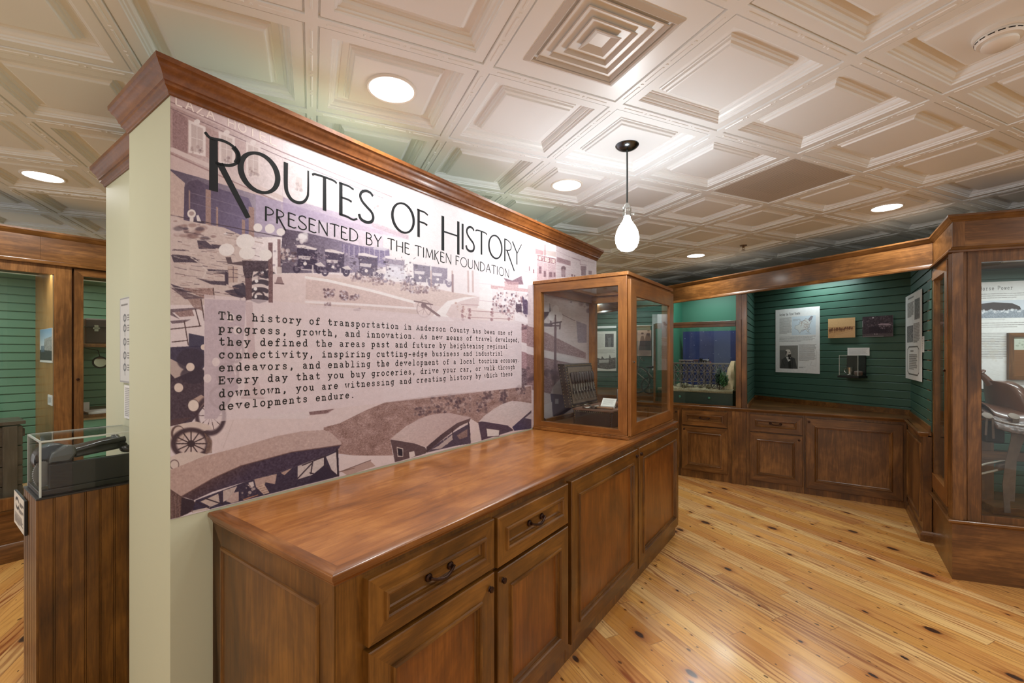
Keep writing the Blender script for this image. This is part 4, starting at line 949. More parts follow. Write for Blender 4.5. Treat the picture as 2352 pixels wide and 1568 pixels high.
for (x, y) in ((325, 535), (270, 640), (420, 250), (460, 330)): p.ell(*Z6(x, y)[0], 9, 10, (226, 212, 206))
p.poly(Z6(515, 150, 560, 150, 580, 520, 530, 520), (150, 116, 118), .9, tex=6, ts=2); p.poly(Z6(520, 660, 600, 660, 630, 770, 490, 770), (176, 148, 146), .8); p.line(Z6(490, 765, 632, 768), 4, (140, 112, 112), .8)
# paper panel under the paragraph: the street shows through it
k = p._sel(468, 1198, 680, 975)
ss = np.broadcast_to(scol[None], PX.shape); zz = np.broadcast_to(zrow[:, None], PX.shape)
inp = (ss > .093) & (ss < 1.964) & (zz > 1.184) & (zz < 1.613)
p.C[inp] = p.C[inp] * .30 + np.array((222, 204, 206)) * .70
# canvas-topped cars in front
topA = Q4(36, 1200, 50, 1010, 420, 860, 780, 770, 1180, 650, 1450, 600, 1680, 585, 1760, 620, 1865, 720, 1860, 750, 1700, 770, 1340, 820, 800, 965, 500, 1100, 170, 1290)
p.poly(topA, (188, 158, 148), 1, (196, 170, 164), ((400, 1120), (780, 1000)), 5, 3)
p.poly(Q4(170, 1290, 500, 1100, 800, 965, 1340, 820, 1700, 770, 1860, 745, 1830, 790, 1640, 880, 1250, 1020, 860, 1130, 500, 1240, 300, 1330), (84, 62, 66), .97, (70, 56, 74), ((520, 1080), (540, 1110)), 8, 3)
p.line(Q4(170, 1290, 500, 1100, 800, 965, 1340, 820, 1860, 745), 2.4, (110, 80, 76), .7)
p.poly(Q4(36, 1200, 170, 1290, 320, 1350, 300, 1440, 150, 1510, 36, 1535), (106, 80, 76), .97, tex=12, ts=2)
for x in (60, 100, 140): p.line(Q4(x, 1290, x + 10, 1510), 2, (146, 116, 108), .6)
p.poly(Q4(170, 1300, 300, 1330, 320, 1400, 240, 1470, 160, 1500), (60, 46, 54), .95)
und = Q4(320, 1330, 860, 1130, 1250, 1020, 1640, 880, 1830, 790, 1840, 1075, 1000, 1290, 480, 1420, 280, 1460)
p.poly(und, (62, 52, 70), .97, tex=6, ts=2.5)
for P_, c in ((Q4(370, 1345, 560, 1260, 575, 1360, 480, 1400), (206, 184, 172)), (Q4(610, 1230, 760, 1180, 700, 1300, 610, 1350), (204, 182, 172)), (Q4(640, 1340, 720, 1250, 775, 1240, 775, 1340, 700, 1360), (200, 172, 162)),
              (Q4(940, 1110, 1180, 1050, 1160, 1160, 1060, 1140, 1040, 1200, 960, 1190), (196, 166, 154)), (Q4(880, 1145, 930, 1130, 940, 1180, 900, 1200), (226, 210, 206)), (Q4(960, 1190, 1040, 1150, 1100, 1250, 1040, 1270), (206, 178, 162)),
              (Q4(1400, 970, 1550, 910, 1680, 880, 1680, 960, 1560, 1060, 1400, 1110), (214, 198, 192)), (Q4(1700, 870, 1810, 820, 1820, 1060, 1760, 1010), (222, 206, 202)), (Q4(1220, 1040, 1340, 990, 1260, 1065), (190, 160, 146)), (Q4(290, 1440, 470, 1400, 480, 1420, 280, 1470), (210, 190, 178)), (Q4(820, 1320, 980, 1270, 985, 1275, 830, 1330), (206, 150, 120))):
    p.poly(P_, c, .95, tex=6, ts=3)
for P_ in ((580, 1250, 600, 1370), (420, 1310, 600, 1370), (330, 1350, 480, 1420), (1560, 920, 1540, 1050), (1450, 960, 1700, 860), (1400, 1100, 1560, 930), (1690, 880, 1690, 960), (1690, 960, 1820, 1070), (1640, 1060, 1720, 1000), (1530, 1040, 1640, 1070)): p.line(Q4(*P_), 3, (66, 52, 62), .95)
p.poly(Q4(1560, 1060, 1680, 960, 1820, 1070, 1500, 1150), (58, 48, 66), .9); p.line(Q4(1815, 790, 1830, 1070), 4, (58, 46, 56)); p.line(Q4(1840, 1030, 2000, 990), 1.6, (120, 92, 84), .9)
for k in range(4): p.line(Q4(970 + 22 * k, 1195 + 18 * k, 1030 + 22 * k, 1175 + 20 * k), 1.2, (140, 112, 104), .8)
p.blobs(Q4(760, 1190, 940, 1150, 960, 1260, 800, 1300), 22, 3, [(150, 122, 118), (96, 78, 84), (206, 186, 178)], .8)
for (x0, K_) in ((0, 0),):
    p.poly(Z7(380, 1270, 430, 1225, 520, 1160, 590, 1120, 660, 1092, 740, 1076, 830, 1072, 985, 1105, 975, 1128, 880, 1148, 760, 1235, 650, 1328, 560, 1300), (206, 184, 180), 1, (196, 170, 168), ((900, 990), (1080, 960)), 4, 3)
    p.poly(Z7(380, 1270, 560, 1300, 640, 1328, 660, 1360, 640, 1378, 415, 1442, 400, 1360), (96, 76, 80), .98, tex=6, ts=2.5)
    p.poly(Z7(650, 1328, 760, 1235, 880, 1148, 985, 1110, 975, 1136, 900, 1172, 800, 1250, 730, 1305, 655, 1372), (76, 60, 68), .97, (110, 86, 88), ((990, 1000), (1080, 960)), 6, 2)
    p.poly(Z7(428, 1325, 478, 1338, 478, 1400, 436, 1400), (214, 196, 188)); p.poly(Z7(434, 1334, 472, 1344, 474, 1396, 440, 1392), (52, 44, 56)); p.poly(Z7(520, 1365, 560, 1358, 568, 1395, 526, 1412), (218, 204, 200))
    p.poly(Z7(660, 1368, 730, 1305, 860, 1215, 975, 1150, 985, 1300, 860, 1320), (72, 60, 78), .9, tex=6, ts=2); p.poly(Z7(690, 1345, 740, 1320, 850, 1230, 850, 1270, 760, 1340), (206, 188, 182), .85); p.poly(Z7(880, 1240, 960, 1190, 960, 1250, 900, 1270), (150, 122, 116), .9, tex=14, ts=1.6)
    p.ell(*Z7(800, 1280)[0], 6, 9, (190, 170, 166), .9, hole=.8); p.line(Z7(966, 1140, 985, 1290), 2.6, (76, 58, 66)); p.line(Z7(848, 1190, 850, 1260), 2, (76, 58, 66))
    p.poly(Z7(980, 1240, 1060, 1180, 1060, 1275, 985, 1295), (216, 198, 194), .95)
p.poly(Z7(1040, 1140, 1090, 1090, 1160, 1040, 1220, 1005, 1290, 982, 1360, 986, 1440, 1000, 1440, 1050, 1380, 1090, 1295, 1178, 1200, 1150), (212, 194, 192), 1, tex=4, ts=3)
p.poly(Z7(1040, 1140, 1070, 1135, 1260, 1165, 1300, 1195, 1300, 1205, 1065, 1277), (84, 68, 84), .98, tex=6, ts=2.5); p.poly(Z7(1100, 1186, 1200, 1200, 1196, 1245, 1108, 1250), (224, 212, 208)); p.line(Z7(1100, 1186, 1200, 1200, 1196, 1245, 1108, 1250, 1100, 1186), 1.4, (90, 74, 84))
p.poly(Z7(1295, 1178, 1440, 1050, 1440, 1190, 1310, 1205), (64, 60, 92), .95, (90, 74, 84), ((1180, 985), (1215, 950)), 6, 2.5); p.poly(Z7(1390, 1110, 1440, 1070, 1440, 1120), (206, 190, 188), .9)
# lamp posts over the street
p.poly(Q1(715, 690, 780, 690, 780, 890, 725, 900), (104, 78, 82), .97, tex=8, ts=2); p.poly(Q1(690, 540, 960, 545, 960, 600, 860, 640, 790, 640, 780, 700, 718, 700, 700, 640), (72, 56, 66), .9, tex=10, ts=2)
p.poly(Q1(540, 510, 590, 510, 600, 560, 720, 545, 720, 590, 560, 570), (80, 62, 68), .85)
p.poly(Q1(925, 380, 965, 380, 968, 920, 928, 920), (120, 90, 92), .97, tex=10, ts=2); p.poly(Q1(1008, 350, 1036, 350, 1038, 600, 1010, 600), (142, 112, 114), .95, tex=8, ts=2)
p.poly(Q1(1000, 600, 1048, 600, 1046, 660, 1002, 660), (206, 188, 184), .95); p.poly(Q1(1008, 690, 1044, 690, 1066, 758, 988, 752), (150, 122, 122), .9); p.line(Q1(985, 745, 1066, 752), 2.4, (110, 84, 88))
for (x, y, rx, ry) in ((720, 370, 84, 68), (735, 475, 72, 56), (550, 445, 70, 56), (902, 490, 58, 50), (832, 245, 40, 38), (940, 255, 44, 42), (1038, 285, 38, 34)): p.ell(*Q1(x, y)[0], rx / 3.92, ry / 3.92, (232, 222, 218), .98, .06)
p.C *= np.array((.975, .995, 1.02)); p.grain(3.0, 1.2); p.grain(1.6, 6.0)
# soft purple cast and sheen of the old print
pr = p.sheet('photo_print', XX, MURALM, mu, gain=.92)

# --- lettering
def m_(px, py):
    s_ = on_b(A, px, .003); return (s_, zed(A, s_, .003, py))
def caps(mb, ch, s0, s1, z0, z1, w_, b=.0023):
    for (k0, k1, P_) in CAPS[ch]:
        if 3 < len(P_) < 16: P_ = smooth(P_, 4)
        n = len(P_); ribbon(mb, A, b, [(s0 + x * (s1 - s0), z0 + y * (z1 - z0)) for x, y in P_], [w_ * (k0 + (k1 - k0) * i / max(1, n - 1)) for i in range(n)])
q = MB()
def smooth(P_, k=6):
    P_ = np.array(P_, float); E = np.vstack([2 * P_[0] - P_[1], P_, 2 * P_[-1] - P_[-2]]); R = []
    for i in range(1, len(E) - 2):
        for j in range(k):
            t = j / k; a, b, c, d = E[i - 1], E[i], E[i + 1], E[i + 2]
            R.append(tuple(.5 * (2 * b + (c - a) * t + (2 * a - 5 * b + 4 * c - d) * t * t + (3 * b - a - 3 * c + d) * t ** 3)))
    return R + [tuple(P_[-1])]
def strokes(mb, L, b=.0023):
    for P_, w0, w1 in L:
        if len(P_) > 3: P_ = smooth(P_)
        n = len(P_); ribbon(mb, A, b, P_, [w0 + (w1 - w0) * i / max(1, n - 1) for i in range(n)])
z0, z1 = 2.004, 2.148
def ring_o(mb, s0, s1, za, zb, thick, thin):
    n = 40; P_ = []; W_ = []
    for i in range(n):
        t = 2 * math.pi * i / n; P_.append(((s0 + s1) / 2 + (s1 - s0 - thick) / 2 * math.cos(t), (za + zb) / 2 + (zb - za - thin) / 2 * math.sin(t))); W_.append(thin + (thick - thin) * abs(math.cos(t - .35)) ** 1.5)
    ribbon(mb, A, .0023, P_, W_, closed=True)
# R with its long leg
strokes(q, [([(.121, 1.966), (.121, 2.140)], .027, .025), ([(.095, 2.155), (.112, 2.142), (.150, 2.147), (.180, 2.140), (.197, 2.120), (.196, 2.092), (.176, 2.072), (.148, 2.064), (.126, 2.064)], .010, .010), ([(.139, 2.066), (.231, 1.902)], .022, .018),
            ([(.182, 2.138), (.196, 2.121), (.197, 2.100), (.190, 2.084)], .018, .016)])
ring_o(q, .195, .346, 2.001, 2.151, .021, .011)
strokes(q, [([(.366, 2.148), (.366, 2.06), (.372, 2.032), (.388, 2.012), (.412, 2.007), (.436, 2.016), (.452, 2.040), (.4555, 2.07), (.4555, 2.146)], .017, .007)])
strokes(q, [([(.472, 2.135), (.490, 2.142), (.562, 2.142), (.582, 2.134)], .009, .009), ([(.526, 2.004), (.526, 2.142)], .016, .015)])
strokes(q, [([(.601, 2.004), (.601, 2.145)], .017, .016), ([(.592, 2.141), (.640, 2.140), (.664, 2.132)], .009, .009), ([(.601, 2.082), (.636, 2.081), (.654, 2.076)], .008, .010), ([(.594, 2.008), (.630, 2.006), (.660, 2.000), (.682, 2.009)], .010, .008)])
def big_s(s0, s1):
    w_ = s1 - s0; P_ = [(.93, .885), (.78, .965), (.52, .985), (.24, .91), (.13, .77), (.24, .63), (.52, .50), (.84, .37), (.95, .22), (.84, .075), (.52, .01), (.18, .06), (.05, .20)]
    return ([(s0 + x * w_, z0 + y * (z1 - z0)) for x, y in P_], .012, .014)
strokes(q, [big_s(.686, .770)])
obj('headline_word', q, INK, mu, normals=False); q = MB()
ring_o(q, .866, 1.016, 2.001, 2.151, .017, .009)
strokes(q, [([(1.040, 2.004), (1.040, 2.146)], .017, .016), ([(1.030, 2.141), (1.080, 2.140), (1.104, 2.131)], .009, .009), ([(1.040, 2.084), (1.082, 2.083), (1.100, 2.077)], .008, .011)])
obj('headline_word', q, INK, mu, normals=False); q = MB()
strokes(q, [([(1.213, 1.968), (1.213, 2.154)], .022, .021), ([(1.335, 1.968), (1.335, 2.154)], .020, .019), ([(1.22, 2.072), (1.33, 2.071)], .009, .009)])
strokes(q, [([(1.371, 2.004), (1.371, 2.149)], .016, .016), big_s(1.396, 1.475), ([(1.483, 2.134), (1.503, 2.142), (1.570, 2.142), (1.592, 2.134)], .008, .008), ([(1.538, 2.004), (1.538, 2.142)], .015, .015)])
ring_o(q, 1.601, 1.748, 2.001, 2.151, .016, .009)
strokes(q, [([(1.772, 2.004), (1.772, 2.146)], .014, .013), ([(1.766, 2.146), (1.800, 2.144), (1.830, 2.132), (1.842, 2.110), (1.832, 2.088), (1.800, 2.078), (1.780, 2.078)], .008, .008), ([(1.795, 2.078), (1.877, 1.956)], .014, .011)])
strokes(q, [([(1.856, 2.148), (1.907, 2.080)], .013, .012), ([(1.961, 2.148), (1.908, 2.078)], .008, .008), ([(1.907, 2.082), (1.907, 2.004)], .013, .013)])
obj('headline_word', q, INK, mu, normals=False)
q = MB()
for word, s0, s1 in (('PRESENTED', .290, .686), ('BY', .727, .812), ('THE', .846, .982), ('TIMKEN', 1.016, 1.28), ('FOUNDATION', 1.312, 1.818)):
    tot = sum(CAPW[c] for c in word) + .16 * (len(word) - 1); k = (s1 - s0) / tot; x = s0
    q = MB()
    for c in word: caps(q, c, x, x + CAPW[c] * k, 1.906, 1.959, .0047); x += (CAPW[c] + .16) * k
    obj('subtitle_word', q, INK, mu, normals=False)
q = MB(); rr = random.Random(3)
LINES = ['The history of transportation in Anderson County has been one of', 'progress, growth, and innovation. As new means of travel developed,', 'they defined the areas past and future by heightening regional', 'connectivity, inspiring cutting-edge business and industrial',
         'endeavors, and enabling the development of a local tourism economy.', 'Every day that you buy groceries, drive your car, or walk through', 'downtown, you are witnessing and creating history by which these', 'developments endure.']
ADV = .02697
for i, ln in enumerate(LINES):
    zb = 1.533 - i * .0444
    for k, c in enumerate(ln):
        for P_ in TYPE.get(c, []):
            dz = rr.uniform(-.0004, .0004)
            pts = [(.133 + (k + .08 + x * .82) * ADV, zb + dz + y * ADV * 1.03) for x, y in P_]
            if len(pts) == 2 and abs(pts[0][0] - pts[1][0]) < 1e-6 and abs(pts[0][1] - pts[1][1]) < .002: pts = [(pts[0][0] - .0006, pts[0][1]), (pts[0][0] + .0006, pts[0][1])]
            ribbon(q, A, .0023, pts, .0043 if c not in '.,' else .006, cap=True)
obj('paragraph_lettering', q, plain('typewriter_black', srgb(36, 30, 30), .5), mu, normals=False)
# sign lettering inside the old photograph
q = MB()
def sign(mb, text, pa, pb, h0, h1, w_, widths=None):
    """pa -> pb: pixel ends of the base line; h0, h1 letter height in pixels at each end"""
    n = len(text)
    for i, c in enumerate(text):
        t0, t1 = (i + .12) / n, (i + .86) / n
        if c not in CAPS and c not in EXTRA: continue
        for (k0, k1, P_) in (CAPS.get(c) or EXTRA[c]):
            L = []
            for x, y in P_:
                t = t0 + x * (t1 - t0); h = h0 + (h1 - h0) * t
                L.append(m_(pa[0] + (pb[0] - pa[0]) * t, pa[1] + (pb[1] - pa[1]) * t - y * h))
            ribbon(mb, A, .0023, L, w_)
EXTRA = {'L': [(1, 1, [(.1, 1), (.1, 0), (.9, 0)])], 'Z': [(1, 1, [(.05, 1), (.95, 1), (.05, 0), (.95, 0)])], "'": [(1, 1, [(.5, 1), (.45, .7)])], 'G': [(1, 1, arc(.5, .5, .44, .48, 50, 330, 12) + [(.9, .45), (.6, .45)])]}
sign(q, 'LAZA HOTEL', (400, 238), (641, 338), 22, 19, .0042)
obj('sign_lettering', q, plain('faded_sign_print', srgb(226, 212, 208), .5), mu, normals=False); q = MB()
sign(q, "FANT'S DRUG STORE", Q3(1140, 362)[0], Q3(1414, 424)[0], 8.5, 8.5, .0048)
obj('sign_lettering', q, plain('faded_sign_print', srgb(226, 212, 208), .5), mu, normals=False)
# ------------------------------------------------------------------ glass display case on the counter
def frame_ring(mb, F, a0, a1, z0, z1, b0, b1, w_, wb=None):
    wb = wb or w_
    R = lambda i, j, b: [F(a0 + i, b, z0 + j), F(a1 - i, b, z0 + j), F(a1 - i, b, z1 - i), F(a0 + i, b, z1 - i)]
    L = [R(0, 0, b1), R(w_, wb, b1), R(w_, wb, b0), R(0, 0, b0), R(0, 0, b1)]
    mb.loops(L, cap1=False, mis=[1, 0, 1, 0])
def pane(F, a0, a1, z0, z1, b, parent, mat=None, name='pane', th=.004):
    q = MB(); q.box(F, a0, a1, b - th, b, z0, z1); return obj(name, q, mat or GLASS, parent)

CS0, CS1, CN, CB, CTZ = 2.11, 3.03, .683, .908, 1.895
t = thing('display_case', A.at((CS0 + CS1) / 2, .34), 'wooden glass display case standing on the far end of the counter', 'display case', CT)
q = MB(); q.box(A, CS0 - .014, CS1 + .012, .004, CN + .018, CT + .0005, CT + .016); q.box(A, CS0 - .006, CS1 + .006, .004, CN + .010, CT + .016, CB); obj('base', q, WC['x'], t, bevel=.002)
E_near = Fr(A(CS0, 0)[:2], AZ + 90)                 # along b, out towards the viewer's left
E_far = Fr(A(CS1, 0)[:2], AZ + 90)
q = MB(); frame_ring(q, E_near, .004, CN, CB, CTZ, -.045, 0, .058, .034); obj('side_frame', q, [WC['z'], WC['y']], t, bevel=.0015)
q = MB(); frame_ring(q, E_far, .004, CN, CB, CTZ, 0, .045, .058, .034); obj('side_frame', q, [WC['z'], WC['y']], t, bevel=.0015)
pane(E_near, .05, CN - .05, CB + .028, CTZ - .05, -.018, t); pane(E_far, .05, CN - .05, CB + .028, CTZ - .05, .022, t)
for b0_, b1_, z0_, z1_ in ((CN - .03, CN, CB, CB + .034), (CN - .03, CN, CTZ - .055, CTZ), (.006, .03, CTZ - .055, CTZ), (.006, .03, CB, CB + .03)):
    q = MB(); q.box(A, CS0 + .046, CS1 - .046, b0_, b1_, z0_, z1_); obj('rail', q, WC['x'], t, bevel=.0015)
q = MB(); R = lambda i, z: [A(CS0 - .012 + i, .004 + (i if i else 0), z), A(CS1 + .012 - i, .004 + (i if i else 0), z), A(CS1 + .012 - i, CN + .014 - i, z), A(CS0 - .012 + i, CN + .014 - i, z)]
q.loops([R(0, CTZ + .022), R(.08, CTZ + .022), R(.08, CTZ), R(0, CTZ), R(0, CTZ + .022)], cap1=False); obj('top_frame', q, WC['x'], t, bevel=.002)
q = MB(); q.box(A, CS0 + .06, CS1 - .06, .07, CN - .06, CTZ + .006, CTZ + .011); obj('top_pane', q, GLASS, t)
q = MB(); frame_ring(q, A, 2.118, 3.02, .904, 1.872, CN + .001, CN + .023, .10, .075); d = obj('door', q, [WC['z'], WC['x']], t, bevel=.0025)
pane(A, 2.20, 2.94, .965, 1.79, CN + .014, d)
q = MB(); q.lathe(A(2.165, CN + .023, 1.36), [(.007, 0), (.0075, .004), (.003, .005)], 12, axis=(A(0, 1)[0] - A(0, 0)[0], A(0, 1)[1] - A(0, 0)[1], 0)); obj('lock', q, NICKEL, d, smooth=True)

# --- the open studded trunk of tools inside it
LEA = plain('dark_leather', srgb(58, 44, 40), .45, vary=.25, scale=40)
LEA2 = plain('worn_leather_lining', srgb(112, 96, 82), .6, vary=.18, scale=20)
STUD = plain('brass_stud', srgb(170, 150, 112), .3, 1.0)
T0, T1, TN0, TN1, TZ0, TZ1 = 2.30, 2.74, .215, .507, CB + .001, 1.026
t = thing('tool_trunk', A.at(2.52, .36), 'old studded leather trunk with its lid open, inside the glass case', 'trunk', TZ0)
q = MB(); q.box(A, T0, T1, TN0, TN1, TZ0, TZ1 - .012); obj('body', q, LEA, t, bevel=.004)
q = MB(); q.box(A, T0 - .004, T1 + .004, TN0 - .004, TN1 + .004, TZ1 - .012, TZ1); obj('tray', q, plain('tray_wood', srgb(118, 84, 66), .6, vary=.2), t, bevel=.002)
q = MB()
lean = .06
def lid(s_, h, out=0.0): return A(s_, TN0 - .012 - lean * h / .32 + out, TZ1 - .005 + h)
L0 = [lid(T0, 0), lid(T1, 0), lid(T1, .315), lid(T0, .315)]; L1 = [lid(T0, 0, -.06), lid(T1, 0, -.06), lid(T1, .315, -.06), lid(T0, .315, -.06)]
q.extr(L0, L1); ld = obj('lid', q, LEA, t, bevel=.004)
q = MB(); q.extr([lid(T0 + .03, .03, .001), lid(T1 - .03, .03, .001), lid(T1 - .03, .29, .001), lid(T0 + .03, .29, .001)], [lid(T0 + .03, .03, .004), lid(T1 - .03, .03, .004), lid(T1 - .03, .29, .004), lid(T0 + .03, .29, .004)]); obj('lid_lining', q, LEA2, ld)
q = MB()
for k in range(22):
    for h in (.012, .303): q.ball(lid(T0 + .012 + k * (T1 - T0 - .024) / 21, h, .001), .0042, 6)
for k in range(16):
    for s_ in (T0 + .012, T1 - .012): q.ball(lid(s_, .02 + k * .0185, .001), .0042, 6)
for k in range(8):
    q.ball(A(T0 - .001, TN1 - .012, TZ0 + .008 + k * .0125), .004, 6); q.ball(A(T0 - .001, TN0 + .012, TZ0 + .008 + k * .0125), .004, 6)
for k in range(20): q.ball(A(T0 - .001, TN0 + .01 + k * .0145, TZ1 - .018), .0035, 6)
for k in range(28): q.ball(A(T0 + .01 + k * .0155, TN1 + .001, TZ1 - .018), .0035, 6)
for k in range(14): q.ball(lid(T0 - .001, .01 + k * .022, -.012), .0035, 6); q.ball(lid(T0 - .001, .01 + k * .022, -.048), .0035, 6)
obj('brass_studs', q, STUD, t, smooth=True)
# two leather loops across the lid that hold the tools
q = MB()
for h in (.225, .10): q.extr([lid(T0 + .04, h, .006), lid(T1 - .04, h, .006), lid(T1 - .04, h + .018, .006), lid(T0 + .04, h + .018, .006)], [lid(T0 + .04, h, .010), lid(T1 - .04, h, .010), lid(T1 - .04, h + .018, .010), lid(T0 + .04, h + .018, .010)])
obj('tool_strap', q, LEA, ld)
HAND = plain('dark_turned_wood', srgb(50, 34, 30), .28, vary=.2, coat=.4); STEEL = plain('old_steel', srgb(140, 132, 124), .35, .9)
for k in range(9):
    s_ = T0 + .055 + k * .041
    o = thing('chisel', Fr(lid(s_, .16, .012)[:2], AZ), 'dark handled chisel in the upper row of tools strapped inside the trunk lid', 'tool', lid(s_, .12, .012)[2], 'row of chisels in the trunk lid')
    c0, c1, c2 = Vector(lid(s_, .255, .016)), Vector(lid(s_, .17, .016)), Vector(lid(s_, .115, .014)); ax = (c0 - c1).normalized()
    q = MB(); q.lathe(c1, [(.005, 0), (.009, .012), (.0135, .045), (.0155, .066), (.012, .083), (.004, .088)], 12, axis=ax); obj('handle', q, HAND, o, smooth=True)
    q = MB(); q.tube([c1, c2], [.0035, .0055], 6); obj('blade', q, STEEL, o)
for k in range(7):
    s_ = T0 + .05 + k * .05
    o = thing('hook_tool', Fr(lid(s_, .05, .012)[:2], AZ), 'small bent steel hook in the lower row of tools inside the trunk lid', 'tool', lid(s_, .03, .012)[2], 'row of hooks in the trunk lid')
    q = MB(); q.tube([lid(s_ + x, h, .014) for x, h in ((0, .125), (.002, .095), (.006, .07), (.014, .055), (.024, .056), (.03, .066))], .0032, 6); obj('hook', q, STEEL, o, smooth=True)
    q = MB(); q.tube([lid(s_, .12, .014), lid(s_, .14, .014)], .006, 8); obj('grip', q, HAND, o, smooth=True)

# --- things lying on the tray
CARD = plain('card_white', srgb(226, 224, 220), .6, vary=.02)
def text_rows(P_, x0, x1, y0, y1, n, col=(96, 90, 86), w_=.9, a=.75, rag=.12):
    r = P_.r
    for i in range(n):
        y = y0 + (y1 - y0) * (i + .5) / n; x = x0; xe = x1 - (x1 - x0) * rag * r.rand() if i < n - 1 else x0 + (x1 - x0) * .6
        while x < xe:
            l = (x1 - x0) * (.02 + .055 * r.rand()); P_.line([(x, y), (min(x + l, xe), y)], w_, col, a * (.7 + .3 * r.rand())); x += l + (x1 - x0) * .014
def flat_sheet(name, corners, w_, h_, draw, mat=PRINT, res=80, parent=None, base=(232, 230, 224)):
    """picture drawn on the four corners (top left, top right, bottom right, bottom left)"""
    nx = max(8, int(res * 1.5)); ny = max(8, int(res * 1.5 * h_ / w_))
    u, v = np.meshgrid(np.linspace(0, 1, nx), np.linspace(0, 1, ny)); c = [np.array(k, float) for k in corners]
    X = (c[0] * ((1 - u) * (1 - v))[..., None] + c[1] * (u * (1 - v))[..., None] + c[2] * (u * v)[..., None] + c[3] * ((1 - u) * v)[..., None])
    P_ = Paint(u * 100, v * 100 * h_ / w_, base); draw(P_, 100 * h_ / w_)
    return P_.sheet(name, X, mat, parent)
Fc = A.at(2.46, .40)
t = thing('caption_card', Fc, 'small white caption card propped on the tray of the tool trunk', 'card', TZ1)
cc = [Fc(.045, -.05, TZ1 + .062), Fc(.045, .055, TZ1 + .062), Fc(-.01, .06, TZ1 + .012), Fc(-.01, -.045, TZ1 + .012)]
q = MB(); q.extr([tuple(np.array(c) + (0, 0, -.003)) for c in cc], [tuple(np.array(c) + (0, 0, -.0004)) for c in cc]); q.extr([Fc(.044, -.04, TZ1 + .06), Fc(.044, .045, TZ1 + .06), Fc(.05, .045, TZ1), Fc(.05, -.04, TZ1)], [Fc(.047, -.04, TZ1 + .06), Fc(.047, .045, TZ1 + .06), Fc(.053, .045, TZ1), Fc(.053, -.04, TZ1)]); q.extr([cc[3], cc[2], Fc(-.008, .06, TZ1), Fc(-.008, -.045, TZ1)], [tuple(np.array(cc[3]) + (.002, 0, 0)), tuple(np.array(cc[2]) + (.002, 0, 0)), tuple(np.array(Fc(-.008, .06, TZ1)) + (.002, 0, 0)), tuple(np.array(Fc(-.008, -.045, TZ1)) + (.002, 0, 0))]); obj('card', q, CARD, t)
flat_sheet('caption_print', cc, 11, 8, lambda P_, h: text_rows(P_, 10, 90, 10, h - 10, 7, w_=2.0), parent=t, res=60)
Fh = A.at(2.36, .42)
t = thing('hand_hammer', Fh, 'small hammer with a wooden handle lying on the trunk tray', 'tool', TZ1)
q = MB(); q.tube([Fh(.0, -.06, TZ1 + .010), Fh(-.01, .07, TZ1 + .010)], [.006, .008], 8); obj('handle', q, plain('ash_handle', srgb(150, 112, 82), .5), t, smooth=True)
q = MB(); q.tube([Fh(-.03, -.062, TZ1 + .012), Fh(.03, -.058, TZ1 + .012)], .011, 10); obj('head', q, STEEL, t, smooth=True)
Fh = A.at(2.34, .30)
t = thing('pipe_cutter', Fh, 'dark iron clamp tool with a ring end on the near edge of the trunk tray', 'tool', TZ1)
q = MB(); q.tube([Fh(.02 * math.cos(a), .03 * math.sin(a), TZ1 + .0145 + .008 * math.cos(a)) for a in [2 * math.pi * k / 14 for k in range(14)]], .005, 6, closed=True); obj('ring', q, STEEL, t, smooth=True)
q = MB(); q.tube([Fh(.0, .03, TZ1 + .010), Fh(.02, .07, TZ1 + .009), Fh(.03, .12, TZ1 + .008)], [.008, .006, .004], 8); obj('grip', q, HAND, t, smooth=True)
Fh = A.at(2.56, .44)
t = thing('wooden_mallet', Fh, 'round wooden mallet standing on its head at the right of the trunk tray', 'tool', TZ1)
q = MB(); q.lathe(Fh(0, 0, TZ1), [(.03, 0), (.034, .006), (.034, .03), (.028, .038)], 18); obj('head', q, plain('mallet_wood', srgb(140, 96, 72), .5), t, smooth=True)
q = MB(); q.lathe(Fh(0, 0, TZ1 + .037), [(.008, 0), (.010, .05), (.009, .085), (.005, .09)], 12); obj('handle', q, STEEL, t, smooth=True)
Fh = A.at(2.18, .045)
t = thing('clip_base', Fh, 'small dark metal knob at the lower left corner of the case', 'knob', CB)
q = MB(); q.lathe(Fh(0, 0, CB), [(.014, 0), (.014, .01), (.008, .02), (.012, .035), (.006, .046)], 14); obj('stem', q, BRONZE, t, smooth=True)
# ------------------------------------------------------------------ cabinets, alcoves and the valance along the back
KT = .82                                           # top of the back counter
def ship(name, F, a0, a1, z0, z1, b, pitch=.0768, phase=0.0, mat=None):
    q = MB(); q.box(F, a0, a1, b - .03, b - .015, z0, z1)
    q.box(F, a0, a0 + .003, b - .0155, b - .003, z0, z1); q.box(F, a1 - .003, a1, b - .0155, b - .003, z0, z1)
    z = z0 - phase
    while z < z1:
        y0, y1 = max(z + .0042, z0), min(z + pitch - .0042, z1)
        if y1 - y0 > .004: q.loops([[F(a0, b + o, y0 + i), F(a1, b + o, y0 + i), F(a1, b + o, y1 - i), F(a0, b + o, y1 - i)] for o, i in ((-.016, 0), (-.002, 0), (0, .002))])
        z += pitch
    return struct(name, q, mat or GREEN)
K_END = 2.039
Kc = K(K_END, 0)                                   # inner corner of the base cabinets
cs, cn = A.inv(Kc)
RW_N = 2.31                                        # plane of the right green wall
BWc = A(5.10, RW_N)
BW = Fr(BWc[:2], 155.72)                           # back wall of the alcove, a = 0 at its right corner, b to the viewer
bl = on_b(BW, 1733, 0.0)
BWl = BW(bl, 0)
ship('wall_alcove_back', BW, bl - .02, .02, KT + .001, 2.262, 0.0)
po = K(.744, -.02)
LW_d = np.array(BWl[:2]) - np.array(po[:2]); LW = Fr(po[:2], math.degrees(math.atan2(LW_d[0], LW_d[1])))   # left return, from the post back
